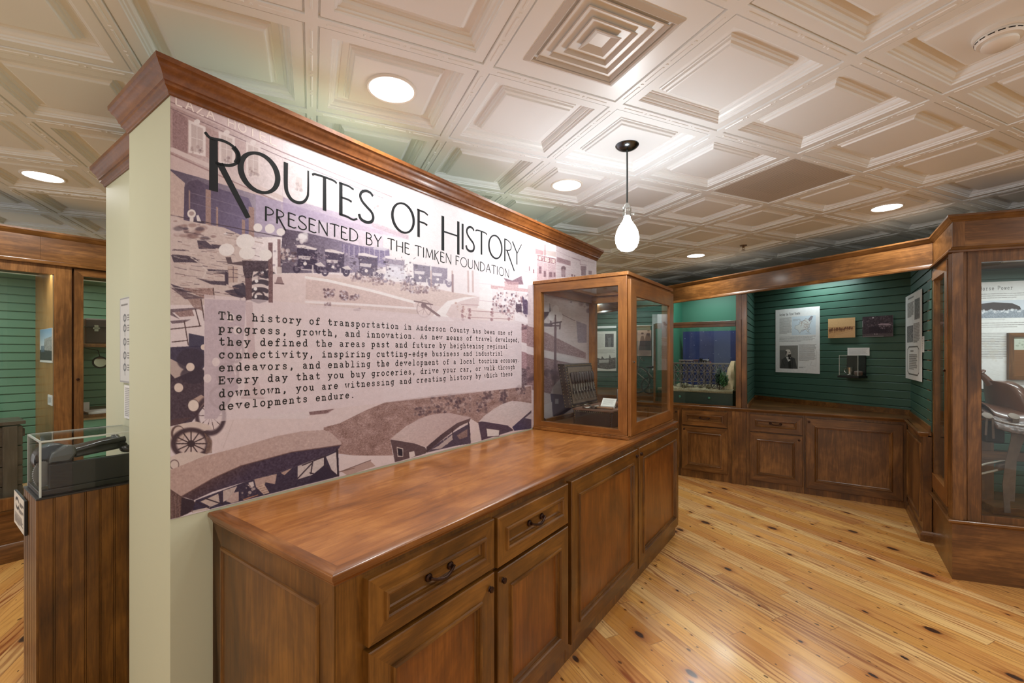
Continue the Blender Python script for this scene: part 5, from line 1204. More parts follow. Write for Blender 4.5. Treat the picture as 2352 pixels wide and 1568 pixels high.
LW_L = float(np.hypot(*LW_d))
ship('wall_alcove_left', LW, 0.0, LW_L, KT + .001, 2.262, 0.0)
RW = Fr(A(5.10, RW_N)[:2], AZ + 180)               # right green wall, running towards the viewer; its right hand is -b of A
ship('wall_alcove_right', RW, 0.0, 5.10 - 4.03, KT + .001, 2.262, 0.0)
# counter slab of the alcove and its edge, round the corner to the tall case
q = MB()
tip = A(4.02, cn)
plan = [K(.60, .012)[:2], K(K_END - .0, .012)[:2], A(4.02, cn - .012)[:2], A(4.02, RW_N + .0)[:2], BW(0.0, 0)[:2], BWl[:2], LW(0, 0)[:2], K(.60, -.05)[:2]]
t = thing('alcove_counter', K.at(1.4, -.1), 'long wooden counter top under the green boarded alcove', 'countertop', KT - .028)
q.prism(plan, KT - .027, KT); obj('slab', q, WB['x'], t, bevel=.002)
q = MB(); EK = [(0, KT + .0004), (0, KT - .034), (.006, KT - .034), (.008, KT - .026), (.013, KT - .022), (.019, KT - .014), (.019, KT - .003), (.015, KT + .0004)]
def k_ab(F, a, b): return K.inv(F(a, b))
sweep(q, K, [(-.46, .012), (K_END - .012, .012), k_ab(A, 4.02, cn - .012), k_ab(A, 4.02, RW_N - .02)], EK); obj('edge_moulding', q, WB['x'], t, smooth=True)
q = MB(); q.box(BW, bl, 0, .001, .014, KT + .0005, KT + .055); q.box(RW, 0, 1.06, .001, .014, KT + .0005, KT + .045); q.box(LW, 0, LW_L, .001, .014, KT + .0005, KT + .045); struct('baseboard_alcove', q, WB['x'])
# base units
DEEP = -.5
def kbox(label, a0, a1, group=None):
    t_ = thing('base_cabinet', K.at((a0 + a1) / 2, -.02), label, 'cabinet', 0, group)
    q_ = MB(); q_.box(K, a0, a1, -.42 if a0 > 0 else -.18, 0, 0, KT - .035); obj('body', q_, WB['z'], t_); return t_
t = kbox('back cabinet at the left, partly hidden behind the long counter', -.45, .068)
door(K, 'door', -.43, .058, .095, .765, 0, WB, t, fw=.07, knob_at=(.022, .735))
t = kbox('narrow back cabinet with one drawer and one door, below the model railway', .070, .60)
door(K, 'drawer', .083, .562, .594, .766, 0, WB, t, fw=.05, pull=True, grain='x')
door(K, 'door', .083, .562, .086, .580, 0, WB, t, fw=.065, knob_at=(.11, .545))
q = MB(); q.box(K, .602, .738, -.3, .012, 0, KT - .036); o = rooted(obj('cabinet_pilaster', q, WB['z'], bevel=.002)); tag(o, 'flat wooden pilaster between the two drawer cabinets at the back', 'pilaster')
t = kbox('back cabinet with one drawer and one door, left of the wide panel', .740, 1.257)
door(K, 'drawer', .774, 1.246, .588, .766, 0, WB, t, fw=.055, pull=True, grain='x')
door(K, 'door', .774, 1.246, .070, .576, 0, WB, t, fw=.07, knob_at=(1.215, .535))
t = kbox('wide back cabinet with one big landscape panel, in the corner', 1.259, K_END - .004)
door(K, 'door', 1.272, 2.008, .066, .762, 0, WB, t, fw=.075, knob_at=(1.298, .73))
# return panel on the right, with plinth
RN = cn
RP = Fr(A(cs, RN)[:2], AZ + 180)                   # heading to the viewer along -s, out = -b of A
RL = cs - 4.02
t = thing('wainscot', RP.at(RL / 2, 0), 'moulded wooden side panel joining the back cabinets to the tall case', 'wainscot panel', 0)
q = MB(); q.box(RP, 0.002, RL, -.05, 0, 0, KT - .035); obj('body', q, WB['z'], t)
q = MB(); q.ring(RP, .05, RL - .05, .13, KT - .09, 0.0, [(0, 0), (0, .008), (.006, .012), (.016, .012), (.022, .004), (.03, -.004)], cap=False); obj('moulding', q, [WB['z'], WB['x']], t)
q = MB(); q.box(RP, .08, RL - .08, -.001, .001, .16, KT - .12); obj('panel', q, WB['z'], t)
q = MB(); sweep(q, RP, [(RL + .002, -.06), (RL + .002, 0), (0.004, 0)][::-1], [(0, .001), (.016, .001), (.016, .05), (.011, .066), (0, .075)]); struct('baseboard_right', q, WB['x'])

# post and the valance
FV = Fr(A(4.03, 2.27)[:2], 155.72)                 # a = 0 at the tall case, negative to the left; b to the viewer
VZ0, VZ1 = 2.05, 2.27
def valance(name, F, a0, a1, label, ends=(0, 0)):
    t_ = thing(name, F.at((a0 + a1) / 2, 0), label, 'valance', VZ0)
    q_ = MB(); q_.box(F, a0, a1, -.03, 0, VZ0, VZ1); obj('board', q_, WB['x'], t_)
    return t_
VTOP = [(0, VZ1), (0, VZ1 - .035), (.005, VZ1 - .032), (.008, VZ1 - .024), (.014, VZ1 - .020), (.018, VZ1 - .010), (.024, VZ1 - .004), (.024, VZ1 + .008), (-.03, VZ1 + .008)]
VBOT = [(0, VZ0 + .030), (0, VZ0 - .006), (.022, VZ0 - .006), (.024, VZ0 + .004), (.018, VZ0 + .012), (.010, VZ0 + .016), (.008, VZ0 + .024)]
q = MB(); VL = -4.6
t = thing('valance', FV.at(-2.3, 0), 'long wooden valance beam over the green alcove at the back', 'valance', VZ0 - .01)
q.box(FV, VL, .05, -.03, 0, VZ0, VZ1); obj('board', q, WB['x'], t)
q = MB(); pass
# travel from right to left has the wall on the right, so run left to right
q = MB(); sweep(q, FV, [(VL, 0), (.05, 0)], VTOP); sweep(q, FV, [(VL, 0), (.05, 0)], VBOT); obj('mouldings', q, WB['x'], t, smooth=True)
q = MB(); q.prism([FV(-.02, -.03)[:2], A(4.05, RW_N + .3)[:2], A(5.6, RW_N + .3)[:2], BW(bl - 3.0, -1.2)[:2], FV(VL, -.03)[:2]], 2.2625, 2.276); struct('ceiling_alcove_lid', q, plain('lid_board', srgb(160, 150, 136), .7))
PZ = 2.048
t = thing('post', K.at(.69, 0), 'square wooden post between the model railway and the green alcove', 'post', KT)
q = MB(); q.box(K, .694, .744, -.06, -.002, KT, PZ); obj('shaft', q, WB['z'], t, bevel=.002)
q = MB(); q.box(K, .640, .692, -.052, .004, KT, 1.772); obj('jamb', q, WB['z'], t, bevel=.002)
q = MB(); q.box(K, .640, .693, -.045, -.004, 1.773, PZ); obj('upper_jamb', q, WB['z'], t)

# --- niche with the model railway
GRS = plain('smooth_green_paint', srgb(46, 100, 78), .5, vary=.02, scale=2)
def seg_wall(name, p0, p1, z0, z1, mat, th=.03, **k):
    d_ = np.array(p1[:2]) - np.array(p0[:2]); F_ = Fr(p0[:2], math.degrees(math.atan2(d_[0], d_[1])))
    q_ = MB(); q_.box(F_, 0, float(np.hypot(*d_)), -th, 0, z0, z1); return struct(name, q_, mat)
nb_r = K(.66, -.85); nb_l = K(on_b(K, 1567, -.85), -.85); nf_l = K(-.23, -.06)
seg_wall('wall_niche_back', nb_l, nb_r, KT, 2.262, GRS); fb_, rb_ = FV.inv(nf_l)[1], FV.inv(nb_l)[1]; tm_ = (fb_ + .035) / (fb_ - rb_); nm_ = tuple(np.array(nf_l) * (1 - tm_) + np.array(nb_l) * tm_)
seg_wall('wall_niche_left', nm_, nb_l, KT, 2.262, GRS); seg_wall('wall_niche_left_front', nf_l, nm_, KT, 1.757, GRS); seg_wall('wall_niche_right', nb_r, K(.66, -.07), KT, 2.262, GRS)
q = MB(); q.prism([K(-.46, 0)[:2], K(.598, 0)[:2], K(.655, -.06)[:2], nb_r[:2], nb_l[:2], K(-.25, -.2)[:2], K(-.46, -.2)[:2]], KT - .027, KT - .001); tag(rooted(obj('niche_counter', q, WB['x'])), 'wooden counter top carrying the model railway', 'countertop')
t = thing('railway_case_front', K.at(.2, 0), 'glass front with a wooden top rail before the model railway', 'glass front', KT)
q = MB(); q.box(K, -.225, .638, -.036, -.004, 1.703, 1.757); q.box(K, -.225, .638, -.004, .004, 1.735, 1.765); obj('top_rail', q, WB['x'], t, bevel=.002)
q = MB(); q.box(K, -.225, .638, -.034, -.006, KT + .0005, KT + .016); q.box(K, -.245, -.225, -.04, .0, KT + .0005, 1.757); obj('bottom_rail', q, WB['x'], t)
pane(K, -.222, .637, KT + .016, 1.704, -.016, t)

# model railway
DZ = .985
DG = plain('dark_green_box', srgb(34, 52, 44), .45)
t = thing('railway_layout_base', K.at(.2, -.3), 'dark green box base of the model railway with rough gravel ground on it', 'model base', KT)
q = MB(); q.prism([K(-.215, -.07)[:2], K(.60, -.07)[:2], K(.60, -.70)[:2], K(-.115, -.70)[:2]], KT, DZ - .012); obj('box', q, DG, t, bevel=.003)
GV = plain('pale_gravel', srgb(136, 126, 98), .9, vary=.35, scale=90)
rr = random.Random(5)
q = MB(); nx, ny = 60, 40; gx = [[None] * (nx + 1) for _ in range(ny + 1)]
for j in range(ny + 1):
    for i in range(nx + 1):
        b_ = -.06 - .64 * j / ny; lf_ = -.215 + .1 * j / ny; a_ = lf_ + (.60 - lf_) * i / nx
        h_ = DZ + .010 * math.sin(a_ * 19) * math.sin(b_ * 13 + 1) + rr.uniform(-.005, .006) + .05 * max(0, (-b_ - .45)) + .012
        if j == 0: h_ = DZ + .004 * math.sin(a_ * 25) - (.012 if -.05 < a_ < .14 else 0)
        gx[j][i] = K(a_, b_, h_)
q.add([p_ for row in gx for p_ in row], [(j * (nx + 1) + i, j * (nx + 1) + i + 1, (j + 1) * (nx + 1) + i + 1, (j + 1) * (nx + 1) + i) for j in range(ny) for i in range(nx)])
q.loops([[gx[0][i] for i in range(nx + 1)], [K(-.22 + .82 * i / nx, -.06, DZ - .02) for i in range(nx + 1)]], close=False, cap1=False)
obj('gravel_ground', q, GV, t, normals=False)
q = MB()
for x in (-.15, .045, .36): q.lathe(K(x, -.07, KT + .085), [(.013, 0), (.015, .008), (.012, .016), (.004, .019)], 14, axis=(K(0, 1)[0] - K(0, 0)[0], K(0, 1)[1] - K(0, 0)[1], 0))
obj('control_knob', q, plain('green_knob', srgb(64, 120, 100), .35), t, smooth=True)
RK = plain('plaster_rock', srgb(186, 164, 128), .9, vary=.2, scale=30)
rr = random.Random(9)
q = MB(); L = []
for k in range(9):
    h_ = DZ + k * .042; r_ = .16 - .014 * k + rr.uniform(-.012, .012)
    L.append([K(.58 + .04 * math.cos(a_) * (1 if math.cos(a_) > 0 else r_ / .05), -.33 + r_ * 1.2 * math.sin(a_) + rr.uniform(-.012, .012), h_) for a_ in [2 * math.pi * i / 14 for i in range(14)]])
q.loops(L, cap0=True); tag(rooted(obj('model_rock_face', q, RK, smooth=True)), 'pale plaster rock face at the right end of the model railway', 'model rock')
SKY = N('night_sky_print'); o_ = SKY.coord(); vo = SKY.n('ShaderNodeTexVoronoi'); SKY.l(o_, vo.inputs['Vector']); vo.inputs['Scale'].default_value = 42
sc_ = SKY.n('ShaderNodeSeparateColor'); SKY.l(vo.outputs['Color'], sc_.inputs[0])
st_ = SKY.math('LESS_THAN', vo.outputs['Distance'], SKY.math('MULTIPLY', SKY.math('POWER', sc_.outputs[0], 3.0), .16))
SKY.base(SKY.mix(st_, SKY.mix(SKY.noise(o_, 3.0), srgb(16, 24, 62), srgb(46, 62, 120)), srgb(210, 216, 230)), .5)
q = MB(); q.box(K, on_b(K, 1569, -.74), .655, -.75, -.735, DZ + .02, 1.69); tag(rooted(obj('night_sky_backdrop', q, SKY.m)), 'dark blue starry backdrop panel behind the model railway', 'backdrop panel')
TRW = plain('weathered_model_timber', srgb(112, 104, 100), .7, vary=.2, scale=60)
TB, TZT = -.34, 1.292
t = thing('model_trestle_bridge', K.at(.2, TB), 'grey model timber trestle bridge of crossed braces', 'model bridge', DZ)
bx_ = [-.145 + .068 * i for i in range(11)]; levels = [DZ + .005, 1.07, 1.185, TZT - .012]
for bb in (TB - .035, TB + .035):
    q = MB()
    for z in levels[1:]: q.box(K, bx_[0], .58, bb - .004, bb + .004, z - .004, z + .004)
    for x in bx_:
        q.box(K, x - .004, x + .004, bb - .005, bb + .005, levels[0], levels[3])
    for i in range(len(bx_) - 1):
        for z0_, z1_ in ((levels[1], levels[2]), (levels[2], levels[3])):
            q.tube([K(bx_[i], bb + .006, z0_), K(bx_[i + 1], bb + .006, z1_)], .0032, 4); q.tube([K(bx_[i + 1], bb + .006, z0_), K(bx_[i], bb + .006, z1_)], .0032, 4)
        if i in (5, 6, 7, 8): q.tube([K(bx_[i], bb + .006, levels[0]), K(bx_[i + 1], bb + .006, levels[1])], .003, 4); q.tube([K(bx_[i + 1], bb + .006, levels[0]), K(bx_[i], bb + .006, levels[1])], .003, 4)
    obj('truss', q, TRW, t)
q = MB(); q.box(K, -.155, .59, TB - .045, TB + .045, TZT - .008, TZT); obj('deck', q, TRW, t)
q = MB()
for bb in (-.012, .012): q.box(K, -.155, .59, TB + bb - .002, TB + bb + .002, TZT, TZT + .005)
obj('track_irons', q, STEEL, t)
# the train
t = thing('model_locomotive', K.at(.27, TB), 'tiny dark model steam locomotive at the head of the train on the trestle', 'model train', TZT + .005)
zt = TZT + .005
q = MB(); q.tube([K(.235, TB, zt + .026), K(.315, TB, zt + .026)], .013, 10); q.lathe(K(.305, TB, zt + .036), [(.004, 0), (.005, .016), (.007, .02)], 8); q.lathe(K(.275, TB, zt + .036), [(.005, 0), (.004, .008)], 8); q.box(K, .205, .24, TB - .015, TB + .015, zt + .008, zt + .05); q.box(K, .20, .32, TB - .012, TB + .012, zt + .008, zt + .014); obj('boiler_and_cab', q, BLACKM, t)
q = MB()
for x in (.215, .24, .265, .295, .312):
    for s_ in (-1, 1): q.lathe(K(x, TB + s_ * .013, zt + .008), [(.008, -.002), (.008, .002)], 12, axis=(K(0, 1)[0] - K(0, 0)[0], K(0, 1)[1] - K(0, 0)[1], 0))
obj('wheels', q, STEEL, t)
q = MB(); q.box(K, .318, .335, TB - .012, TB + .012, zt + .003, zt + .012); obj('cowcatcher', q, plain('red_enamel', srgb(150, 60, 52), .4), t)
for nm, x0, x1, c in (('red and brown tender just behind the locomotive', .14, .192, srgb(150, 96, 86)), ('second pale flat carriage of the model train', .055, .13, srgb(190, 178, 172)), ('last pale flat carriage of the model train', -.03, .045, srgb(190, 178, 172))):
    t = thing('model_carriage', K.at((x0 + x1) / 2, TB), nm, 'model train', zt)
    q = MB(); q.box(K, x0, x1, TB - .013, TB + .013, zt + .009, zt + (.03 if x0 > .1 else .026)); obj('body', q, plain('carriage_dark', srgb(60, 44, 46), .5), t)
    q = MB(); q.box(K, x0 - .002, x1 + .002, TB - .015, TB + .015, zt + (.03 if x0 > .1 else .026), zt + (.034 if x0 > .1 else .031)); obj('roof', q, plain('carriage_roof', c, .5), t)
    q = MB()
    for x in (x0 + .012, x1 - .012):
        for s_ in (-1, 1): q.lathe(K(x, TB + s_ * .012, zt + .006), [(.006, -.002), (.006, .002)], 10, axis=(K(0, 1)[0] - K(0, 0)[0], K(0, 1)[1] - K(0, 0)[1], 0))
    obj('wheels', q, STEEL, t)
# trees and bushes
LEAF = plain('model_foliage', srgb(62, 110, 62), .8, vary=.35, scale=160); LEAFD = plain('dark_model_foliage', srgb(36, 66, 48), .8, vary=.3, scale=160); SCRUB = plain('dry_scrub', srgb(132, 128, 104), .9, vary=.35, scale=120)
def clump(mb, c, r, n, sz, seed, sq=1.0):
    g = random.Random(seed)
    for _ in range(n):
        v_ = Vector((g.gauss(0, 1), g.gauss(0, 1), g.gauss(0, 1))).normalized() * (g.random() ** .4); s_ = sz * g.uniform(.6, 1.3)
        p_ = Vector(c) + Vector((v_.x * r, v_.y * r, v_.z * r * sq)); a_, b_ = Vector((g.gauss(0, 1), g.gauss(0, 1), g.gauss(0, 1))).normalized(), Vector((g.gauss(0, 1), g.gauss(0, 1), g.gauss(0, 1))).normalized()
        mb.add([p_ + a_ * s_, p_ + b_ * s_, p_ - a_ * s_, p_ - b_ * s_], [(0, 1, 2, 3)])
def model_tree(a_, b_, h, r, mat, label, seed):
    t_ = thing('model_tree', K.at(a_, b_), label, 'model tree', DZ + .01)
    q_ = MB(); q_.tube([K(a_, b_, DZ + .005), K(a_ + .003, b_, DZ + h * .6)], [.005, .003], 6); obj('trunk', q_, plain('model_bark', srgb(66, 50, 40), .8), t_)
    q_ = MB(); clump(q_, K(a_, b_, DZ + h * .62), r, 420, .011, seed, h * .40 / r); obj('crown', q_, mat, t_, normals=False)
model_tree(.50, -.15, .215, .045, LEAF, 'bright green model tree in front of the rock face', 1)
model_tree(.44, -.22, .25, .04, LEAFD, 'dark green model tree left of the bright one', 2)
model_tree(.545, -.40, .30, .05, LEAFD, 'dark model tree standing behind by the starry backdrop', 3)
for i, (a_, b_, r_, lb) in enumerate(((-.12, -.16, .035, 'scrub bush at the left end of the model railway'), (.075, -.17, .042, 'largest grey scrub bush under the model trestle'), (.33, -.18, .028, 'small scrub bush at the foot of the trestle, right of the middle'), (.245, -.20, .022, 'smallest grey scrub bush below the model train'))):
    q = MB(); clump(q, K(a_, b_, DZ + .02 + r_ * .6), r_, 260, .009, 20 + i, .75); tag(rooted(obj('model_bush', q, SCRUB, normals=False)), lb, 'model bush')
# ------------------------------------------------------------------ prints and the little wall box in the alcove
def poster(name, F, a0, a1, z0, z1, b, label, cat, draw, base=(232, 232, 230), th=.005, res=150, tilt=0.0, edge=None):
    t_ = thing(name, F.at((a0 + a1) / 2, b), label, cat, z0)
    C_ = lambda o: [F(a0, b + o + tilt, z1), F(a1, b + o, z1), F(a1, b + o, z0), F(a0, b + o + tilt, z0)]
    q_ = MB(); q_.extr(C_(.0005), C_(th)); obj('board', q_, edge or CARD, t_)
    flat_sheet('print', C_(th + .0006), abs(a1 - a0), z1 - z0, draw, parent=t_, res=res, base=base)
    return t_
FONTL = {}
def title(P_, text, x0, x1, y, h, w_=.7, col=(70, 64, 62)):
    n = len(text)
    for i, c in enumerate(text):
        g = TYPE.get(c) or [l for _, _, l in CAPS.get(c, [])]
        for L in g: P_.line([(x0 + (i + .1 + x * .8) * (x1 - x0) / n, y - yy * h) for x, yy in L], w_, col, .85)
def aged(P_, h, c=(206, 198, 190)):
    P_.poly([(0, 0), (100, 0), (100, h), (0, h)], (232, 232, 228), .0); f = P_.field(P_.U.shape, 9); P_.C += (f * 2.5)[..., None]
    for _ in range(60):
        x, y = P_.r.rand() * 100, P_.r.rand() * h; P_.line([(x, y), (x + P_.r.randn() * 9, y + P_.r.randn() * 6)], .5, c, .35)
def bearded_man(P_, x0, y0, x1, y1):
    w_, h_ = x1 - x0, y1 - y0; q_ = lambda *v: [(x0 + v[i] * w_, y0 + v[i + 1] * h_) for i in range(0, len(v), 2)]
    P_.rect(x0, y0, x1, y1, (132, 130, 124), 1, tex=4, ts=4); P_.poly(q_(0, .2, .4, .2, .2, .9, 0, 1), (84, 82, 80), .5)
    P_.poly(q_(.04, 1, .12, .62, .32, .5, .62, .48, .84, .56, .96, 1), (74, 74, 72), 1, tex=4, ts=2); P_.poly(q_(.36, .5, .5, .74, .6, .66, .62, .5), (220, 218, 212)); P_.poly(q_(.42, .58, .55, .55, .66, .56, .6, .61), (26, 26, 28))
    P_.poly(q_(.48, .7, .6, .64, .66, 1, .5, 1), (50, 50, 48)); P_.ell(x0 + .49 * w_, y0 + .33 * h_, .14 * w_, .135 * h_, (206, 196, 186)); P_.ell(x0 + .46 * w_, y0 + .22 * h_, .13 * w_, .05 * h_, (220, 212, 202))
    P_.poly(q_(.44, .4, .62, .38, .64, .46, .58, .56, .5, .55), (60, 56, 54)); P_.line(q_(.5, .4, .62, .4), .9, (50, 46, 44)); P_.ell(x0 + .37 * w_, y0 + .32 * h_, .03 * w_, .04 * h_, (160, 150, 142)); P_.poly(q_(.34, .22, .42, .26, .38, .42, .33, .38), (70, 66, 62), .9)
    P_.line(q_(.52, .31, .58, .31), .8, (70, 62, 58)); P_.line(q_(.62, .3, .66, .37, .61, .38), .8, (140, 128, 118)); P_.line(q_(.1, .62, .3, .9), .8, (44, 44, 44), .7); P_.line(q_(.7, .6, .72, 1), .8, (40, 40, 40), .7)
def draw_tracks(P_, h):
    aged(P_, h); title(P_, 'Laying the First Tracks', 10, 58, 14.5, 5.0, .55, (96, 92, 90))
    text_rows(P_, 10, 39, 19, 57, 19, w_=.75, a=.7); text_rows(P_, 10, 93, 63, 76, 5, w_=.8); text_rows(P_, 55, 93, 82, 119, 18, w_=.8); text_rows(P_, 55, 70, 132, 135, 2, w_=.6); text_rows(P_, 12, 60, 136, 139, 1, w_=.6, a=.5)
    P_.rect(39, 19, 92, 61, (206, 222, 234), .8)
    us = [(46, 46), (47, 40), (56, 37), (58, 30), (66, 30), (70, 25), (76, 27), (82, 20), (86, 21), (83, 28), (80, 36), (76, 46), (74, 48), (78, 56), (75, 55), (71, 49), (62, 50), (57, 57), (53, 50), (46, 46)]
    P_.poly(us, (226, 228, 224), .8); P_.line(us, .6, (120, 128, 136), .8); P_.poly([(76, 27), (82, 20), (86, 21), (83, 28), (78, 32)], (120, 110, 120), .7)
    for _ in range(46):
        x, y = 60 + P_.r.rand() * 20, 28 + P_.r.rand() * 22; P_.line([(x, y), (x + P_.r.randn() * 5, y + P_.r.randn() * 4)], .5, (150, 120, 112), .6)
    text_rows(P_, 42, 60, 24, 29, 3, w_=.5, a=.5); text_rows(P_, 70, 90, 57, 60, 1, w_=.5, a=.5)
    bearded_man(P_, 10, 84, 53, 137)
    P_.line([(88, 84), (94, 100), (92, 130), (80, 128), (84, 120)], .7, (190, 186, 182), .7)
def px_rect(F, b, x0, x1, y0, y1, ytop_at=None):
    a0, a1 = on_b(F, x0, b), on_b(F, x1, b); am = (a0 + a1) / 2
    return a0, a1, zed(F, am, b, y1), zed(F, am, b, y0)
a0, a1, z0, z1 = px_rect(BW, .006, 1781.2, 1882.6, 707.5, 856)
poster('history_poster', BW, a0, a1, z0, z1, .0, 'white history poster with a map and a portrait of a bearded man', 'poster', draw_tracks, res=210)
def draw_sepia(P_, h):
    P_.rect(0, 0, 100, h, (206, 168, 120), 1, tex=3, ts=3); P_.rect(0, h * .44, 100, h, (190, 146, 100), 1, tex=7, ts=2); P_.poly([(30, h * .85), (98, h * .55), (100, h), (20, h)], (202, 160, 114), .8)
    P_.line([(0, h * .44), (100, h * .45)], 1.2, (140, 100, 66), .8); P_.line([(66, 4), (96, 8)], .7, (150, 110, 74), .6)
    for i in range(15):
        x = 6 + i * 6 + P_.r.randn(); y = h * .6 - i * .4 + P_.r.randn(); P_.ell(x, y, 3.6, 5.2 - i * .15, (104, 66, 46), .85, .4); P_.ell(x + 1, y - 6 + i * .15, 1.8, 2.6, (92, 58, 44), .85, .4)
        for d_ in (-2, 1.6): P_.line([(x + d_, y + 3), (x + d_ + P_.r.randn(), y + 12 - i * .4)], 1.1, (92, 58, 40), .8)
    P_.line([(36, h * .86), (94, h * .62)], .9, (120, 82, 56), .5)
a0, a1, z0, z1 = px_rect(BW, .02, 1901.6, 1963.8, 730.5, 775.5)
poster('sepia_photograph', BW, a0, a1, z0, z1, .012, 'small sepia photograph of a line of horse riders, on the green wall', 'photograph', draw_sepia, res=110, base=(206, 168, 120))
def draw_wagon(P_, h):
    P_.rect(0, 0, 100, h, (62, 50, 58), 1, tex=9, ts=3); P_.blobs([(0, 0), (100, 0), (100, h * .5), (0, h * .5)], 160, 2.2, [(90, 76, 84), (44, 34, 42), (116, 100, 106)], .6)
    P_.rect(0, h * .84, 100, h, (92, 82, 84), .7, tex=6, ts=3); P_.poly([(50, h * .42), (62, h * .36), (86, h * .38), (96, h * .46), (70, h * .46)], (170, 150, 160), .9)
    P_.poly([(22, h * .52), (48, h * .48), (60, h * .56), (84, h * .52), (84, h * .8), (24, h * .8)], (46, 34, 44), .9, tex=5, ts=2); P_.ell(60, h * .74, 7, 8, (30, 22, 30), .8, hole=.8); P_.ell(82, h * .74, 7, 8, (30, 22, 30), .8, hole=.8)
    P_.ell(36, h * .07, 3, 3, (206, 200, 204), .9); P_.ell(42, h * .86, 1.6, 2, (180, 170, 172), .9); P_.ell(49, h * .86, 1.4, 2, (180, 170, 172), .9); P_.rect(0, h * .2, 2, h * .5, (206, 204, 204), .8)
    P_.blobs([(50, h * .4), (96, h * .42), (90, h * .62), (56, h * .6)], 30, 2, [(130, 112, 122), (160, 142, 150)], .7); P_.rect(2, h * .95, 70, h, (140, 136, 134), .6)
a0, a1, z0, z1 = px_rect(BW, .03, 1980.8, 2051, 725.5, 773.5)
poster('dark_photograph', BW, a0, a1, z0, z1, .024, 'small dark purplish photograph of a covered wagon under trees', 'photograph', draw_wagon, res=110, base=(62, 50, 58))
a0, a1, z0, z1 = px_rect(BW, .006, 1946.5, 1997, 798.2, 816.4)
poster('caption_label', BW, a0, a1, z0, z1, .0, 'small white caption label above the acrylic wall box', 'label', lambda P_, h: text_rows(P_, 6, 94, 4, h - 5, 8, w_=1.0), res=90)
def draw_side(P_, h):
    k_ = h / 262; aged(P_, h); text_rows(P_, 18, 80, 8 * k_, 14 * k_, 1, w_=2)
    text_rows(P_, 14, 56, 24 * k_, 70 * k_, 11, w_=1.3); P_.rect(60, 22 * k_, 92, 82 * k_, (120, 118, 116), 1, tex=22, ts=2); P_.rect(10, 96 * k_, 52, 148 * k_, (130, 130, 130), 1, tex=34, ts=1.8); text_rows(P_, 54, 92, 92 * k_, 150 * k_, 13, w_=1.3)
    fr_ = [(x_, y_ * k_) for x_, y_ in [(24, 162), (78, 162), (86, 170), (86, 238), (78, 246), (24, 246), (14, 238), (14, 170), (24, 162)]]
    P_.line(fr_, 1.5, (70, 66, 64), .9); text_rows(P_, 34, 66, 172 * k_, 178 * k_, 1, w_=1.6); text_rows(P_, 26, 76, 184 * k_, 232 * k_, 9, w_=1.3)
a0, a1 = on_b(RW, 2089, .012), on_b(RW, 2116, .012); am = (a0 + a1) / 2
poster('curling_poster', RW, a0, a1, zed(RW, am, .012, 872), zed(RW, am, .012, 673), .006, 'tall narrow white poster with a ruled box, curling off the right green side wall', 'poster', draw_side, res=110, tilt=.028)
a0, a1 = on_b(RW, 2116.5, .004), on_b(RW, 2121.5, .004); am = (a0 + a1) / 2
poster('paper_tag', RW, a0 - .02, a1, zed(RW, am, .004, 809), zed(RW, am, .004, 772), .0, 'small white paper tag behind the curling poster', 'label', lambda P_, h: text_rows(P_, 30, 90, 8, h - 8, 8, w_=2), res=30)
# acrylic wall box with a silver cup and a small basket
b_ = on_b(BW, 1968, 0.0)
zb = zed(BW, b_, .06, 862)
X0, X1 = on_b(BW, 1946, .006), on_b(BW, 1989, .006)
t = thing('wall_display_box', BW.at((X0 + X1) / 2, .08), 'black backed acrylic box shelf on the green wall holding a silver cup', 'display box', zb)
BH = .205; BD = .145
q = MB(); q.box(BW, X0, X1, .001, .012, zb, zb + BH); obj('back_panel', q, BLACKP, t)
q = MB(); q.box(BW, X0 - .012, X1 + .012, .001, BD + .012, zb - .022, zb); obj('base', q, BLACKP, t, bevel=.002)
q = MB(); q.box(BW, X0, X0 + .004, .012, BD, zb, zb + BH); q.box(BW, X1 - .004, X1, .012, BD, zb, zb + BH); q.box(BW, X0, X1, BD - .004, BD, zb, zb + BH); q.box(BW, X0, X1, .012, BD, zb + BH, zb + BH + .004); obj('cover', q, ACRYL, t)
q = MB()
for x in (X0, X1): q.box(BW, x - .002, x + .002, BD - .003, BD + .001, zb, zb + BH + .004); q.box(BW, x - .002, x + .002, .012, BD, zb + BH + .001, zb + BH + .005)
q.box(BW, X0, X1, BD - .003, BD + .001, zb + BH + .001, zb + BH + .005); obj('cover_edges', q, ACEDGE, t)
F_ = BW.at(on_b(BW, 1951, .09), .085)
t = thing('silver_cup', F_, 'silver handled cup inside the acrylic wall box', 'cup', zb)
q = MB(); q.lathe(F_(0, 0, zb), [(.027, 0), (.029, .006), (.024, .012), (.025, .03), (.027, .06), (.031, .078), (.032, .082), (.029, .080), (.024, .05), (.022, .015)], 24); obj('body', q, NICKEL, t, smooth=True)
q = MB(); q.tube([F_(-.026, 0, zb + .068), F_(-.044, .0, zb + .066), F_(-.052, 0, zb + .05), F_(-.04, 0, zb + .03), F_(-.026, 0, zb + .02)], .004, 8); obj('handle', q, NICKEL, t, smooth=True)
F_ = BW.at(on_b(BW, 1970.5, .085), .075)
t = thing('woven_basket', F_, 'small grey brown round woven basket beside the silver cup in the wall box', 'basket', zb)
BK = N('basket_weave'); wv = BK.n('ShaderNodeTexWave', wave_type='BANDS', bands_direction='Z'); BK.l(BK.coord(), wv.inputs[0]); wv.inputs['Scale'].default_value = 90; BK.base(BK.mix(wv.outputs['Fac'], srgb(84, 66, 58), srgb(140, 116, 104)), .7); BK.bump(wv.outputs['Fac'], .5, .003)
q = MB(); q.lathe(F_(0, 0, zb), [(.028, 0), (.036, .010), (.039, .022), (.036, .032)], 24); obj('body', q, BK.m, t, smooth=True)
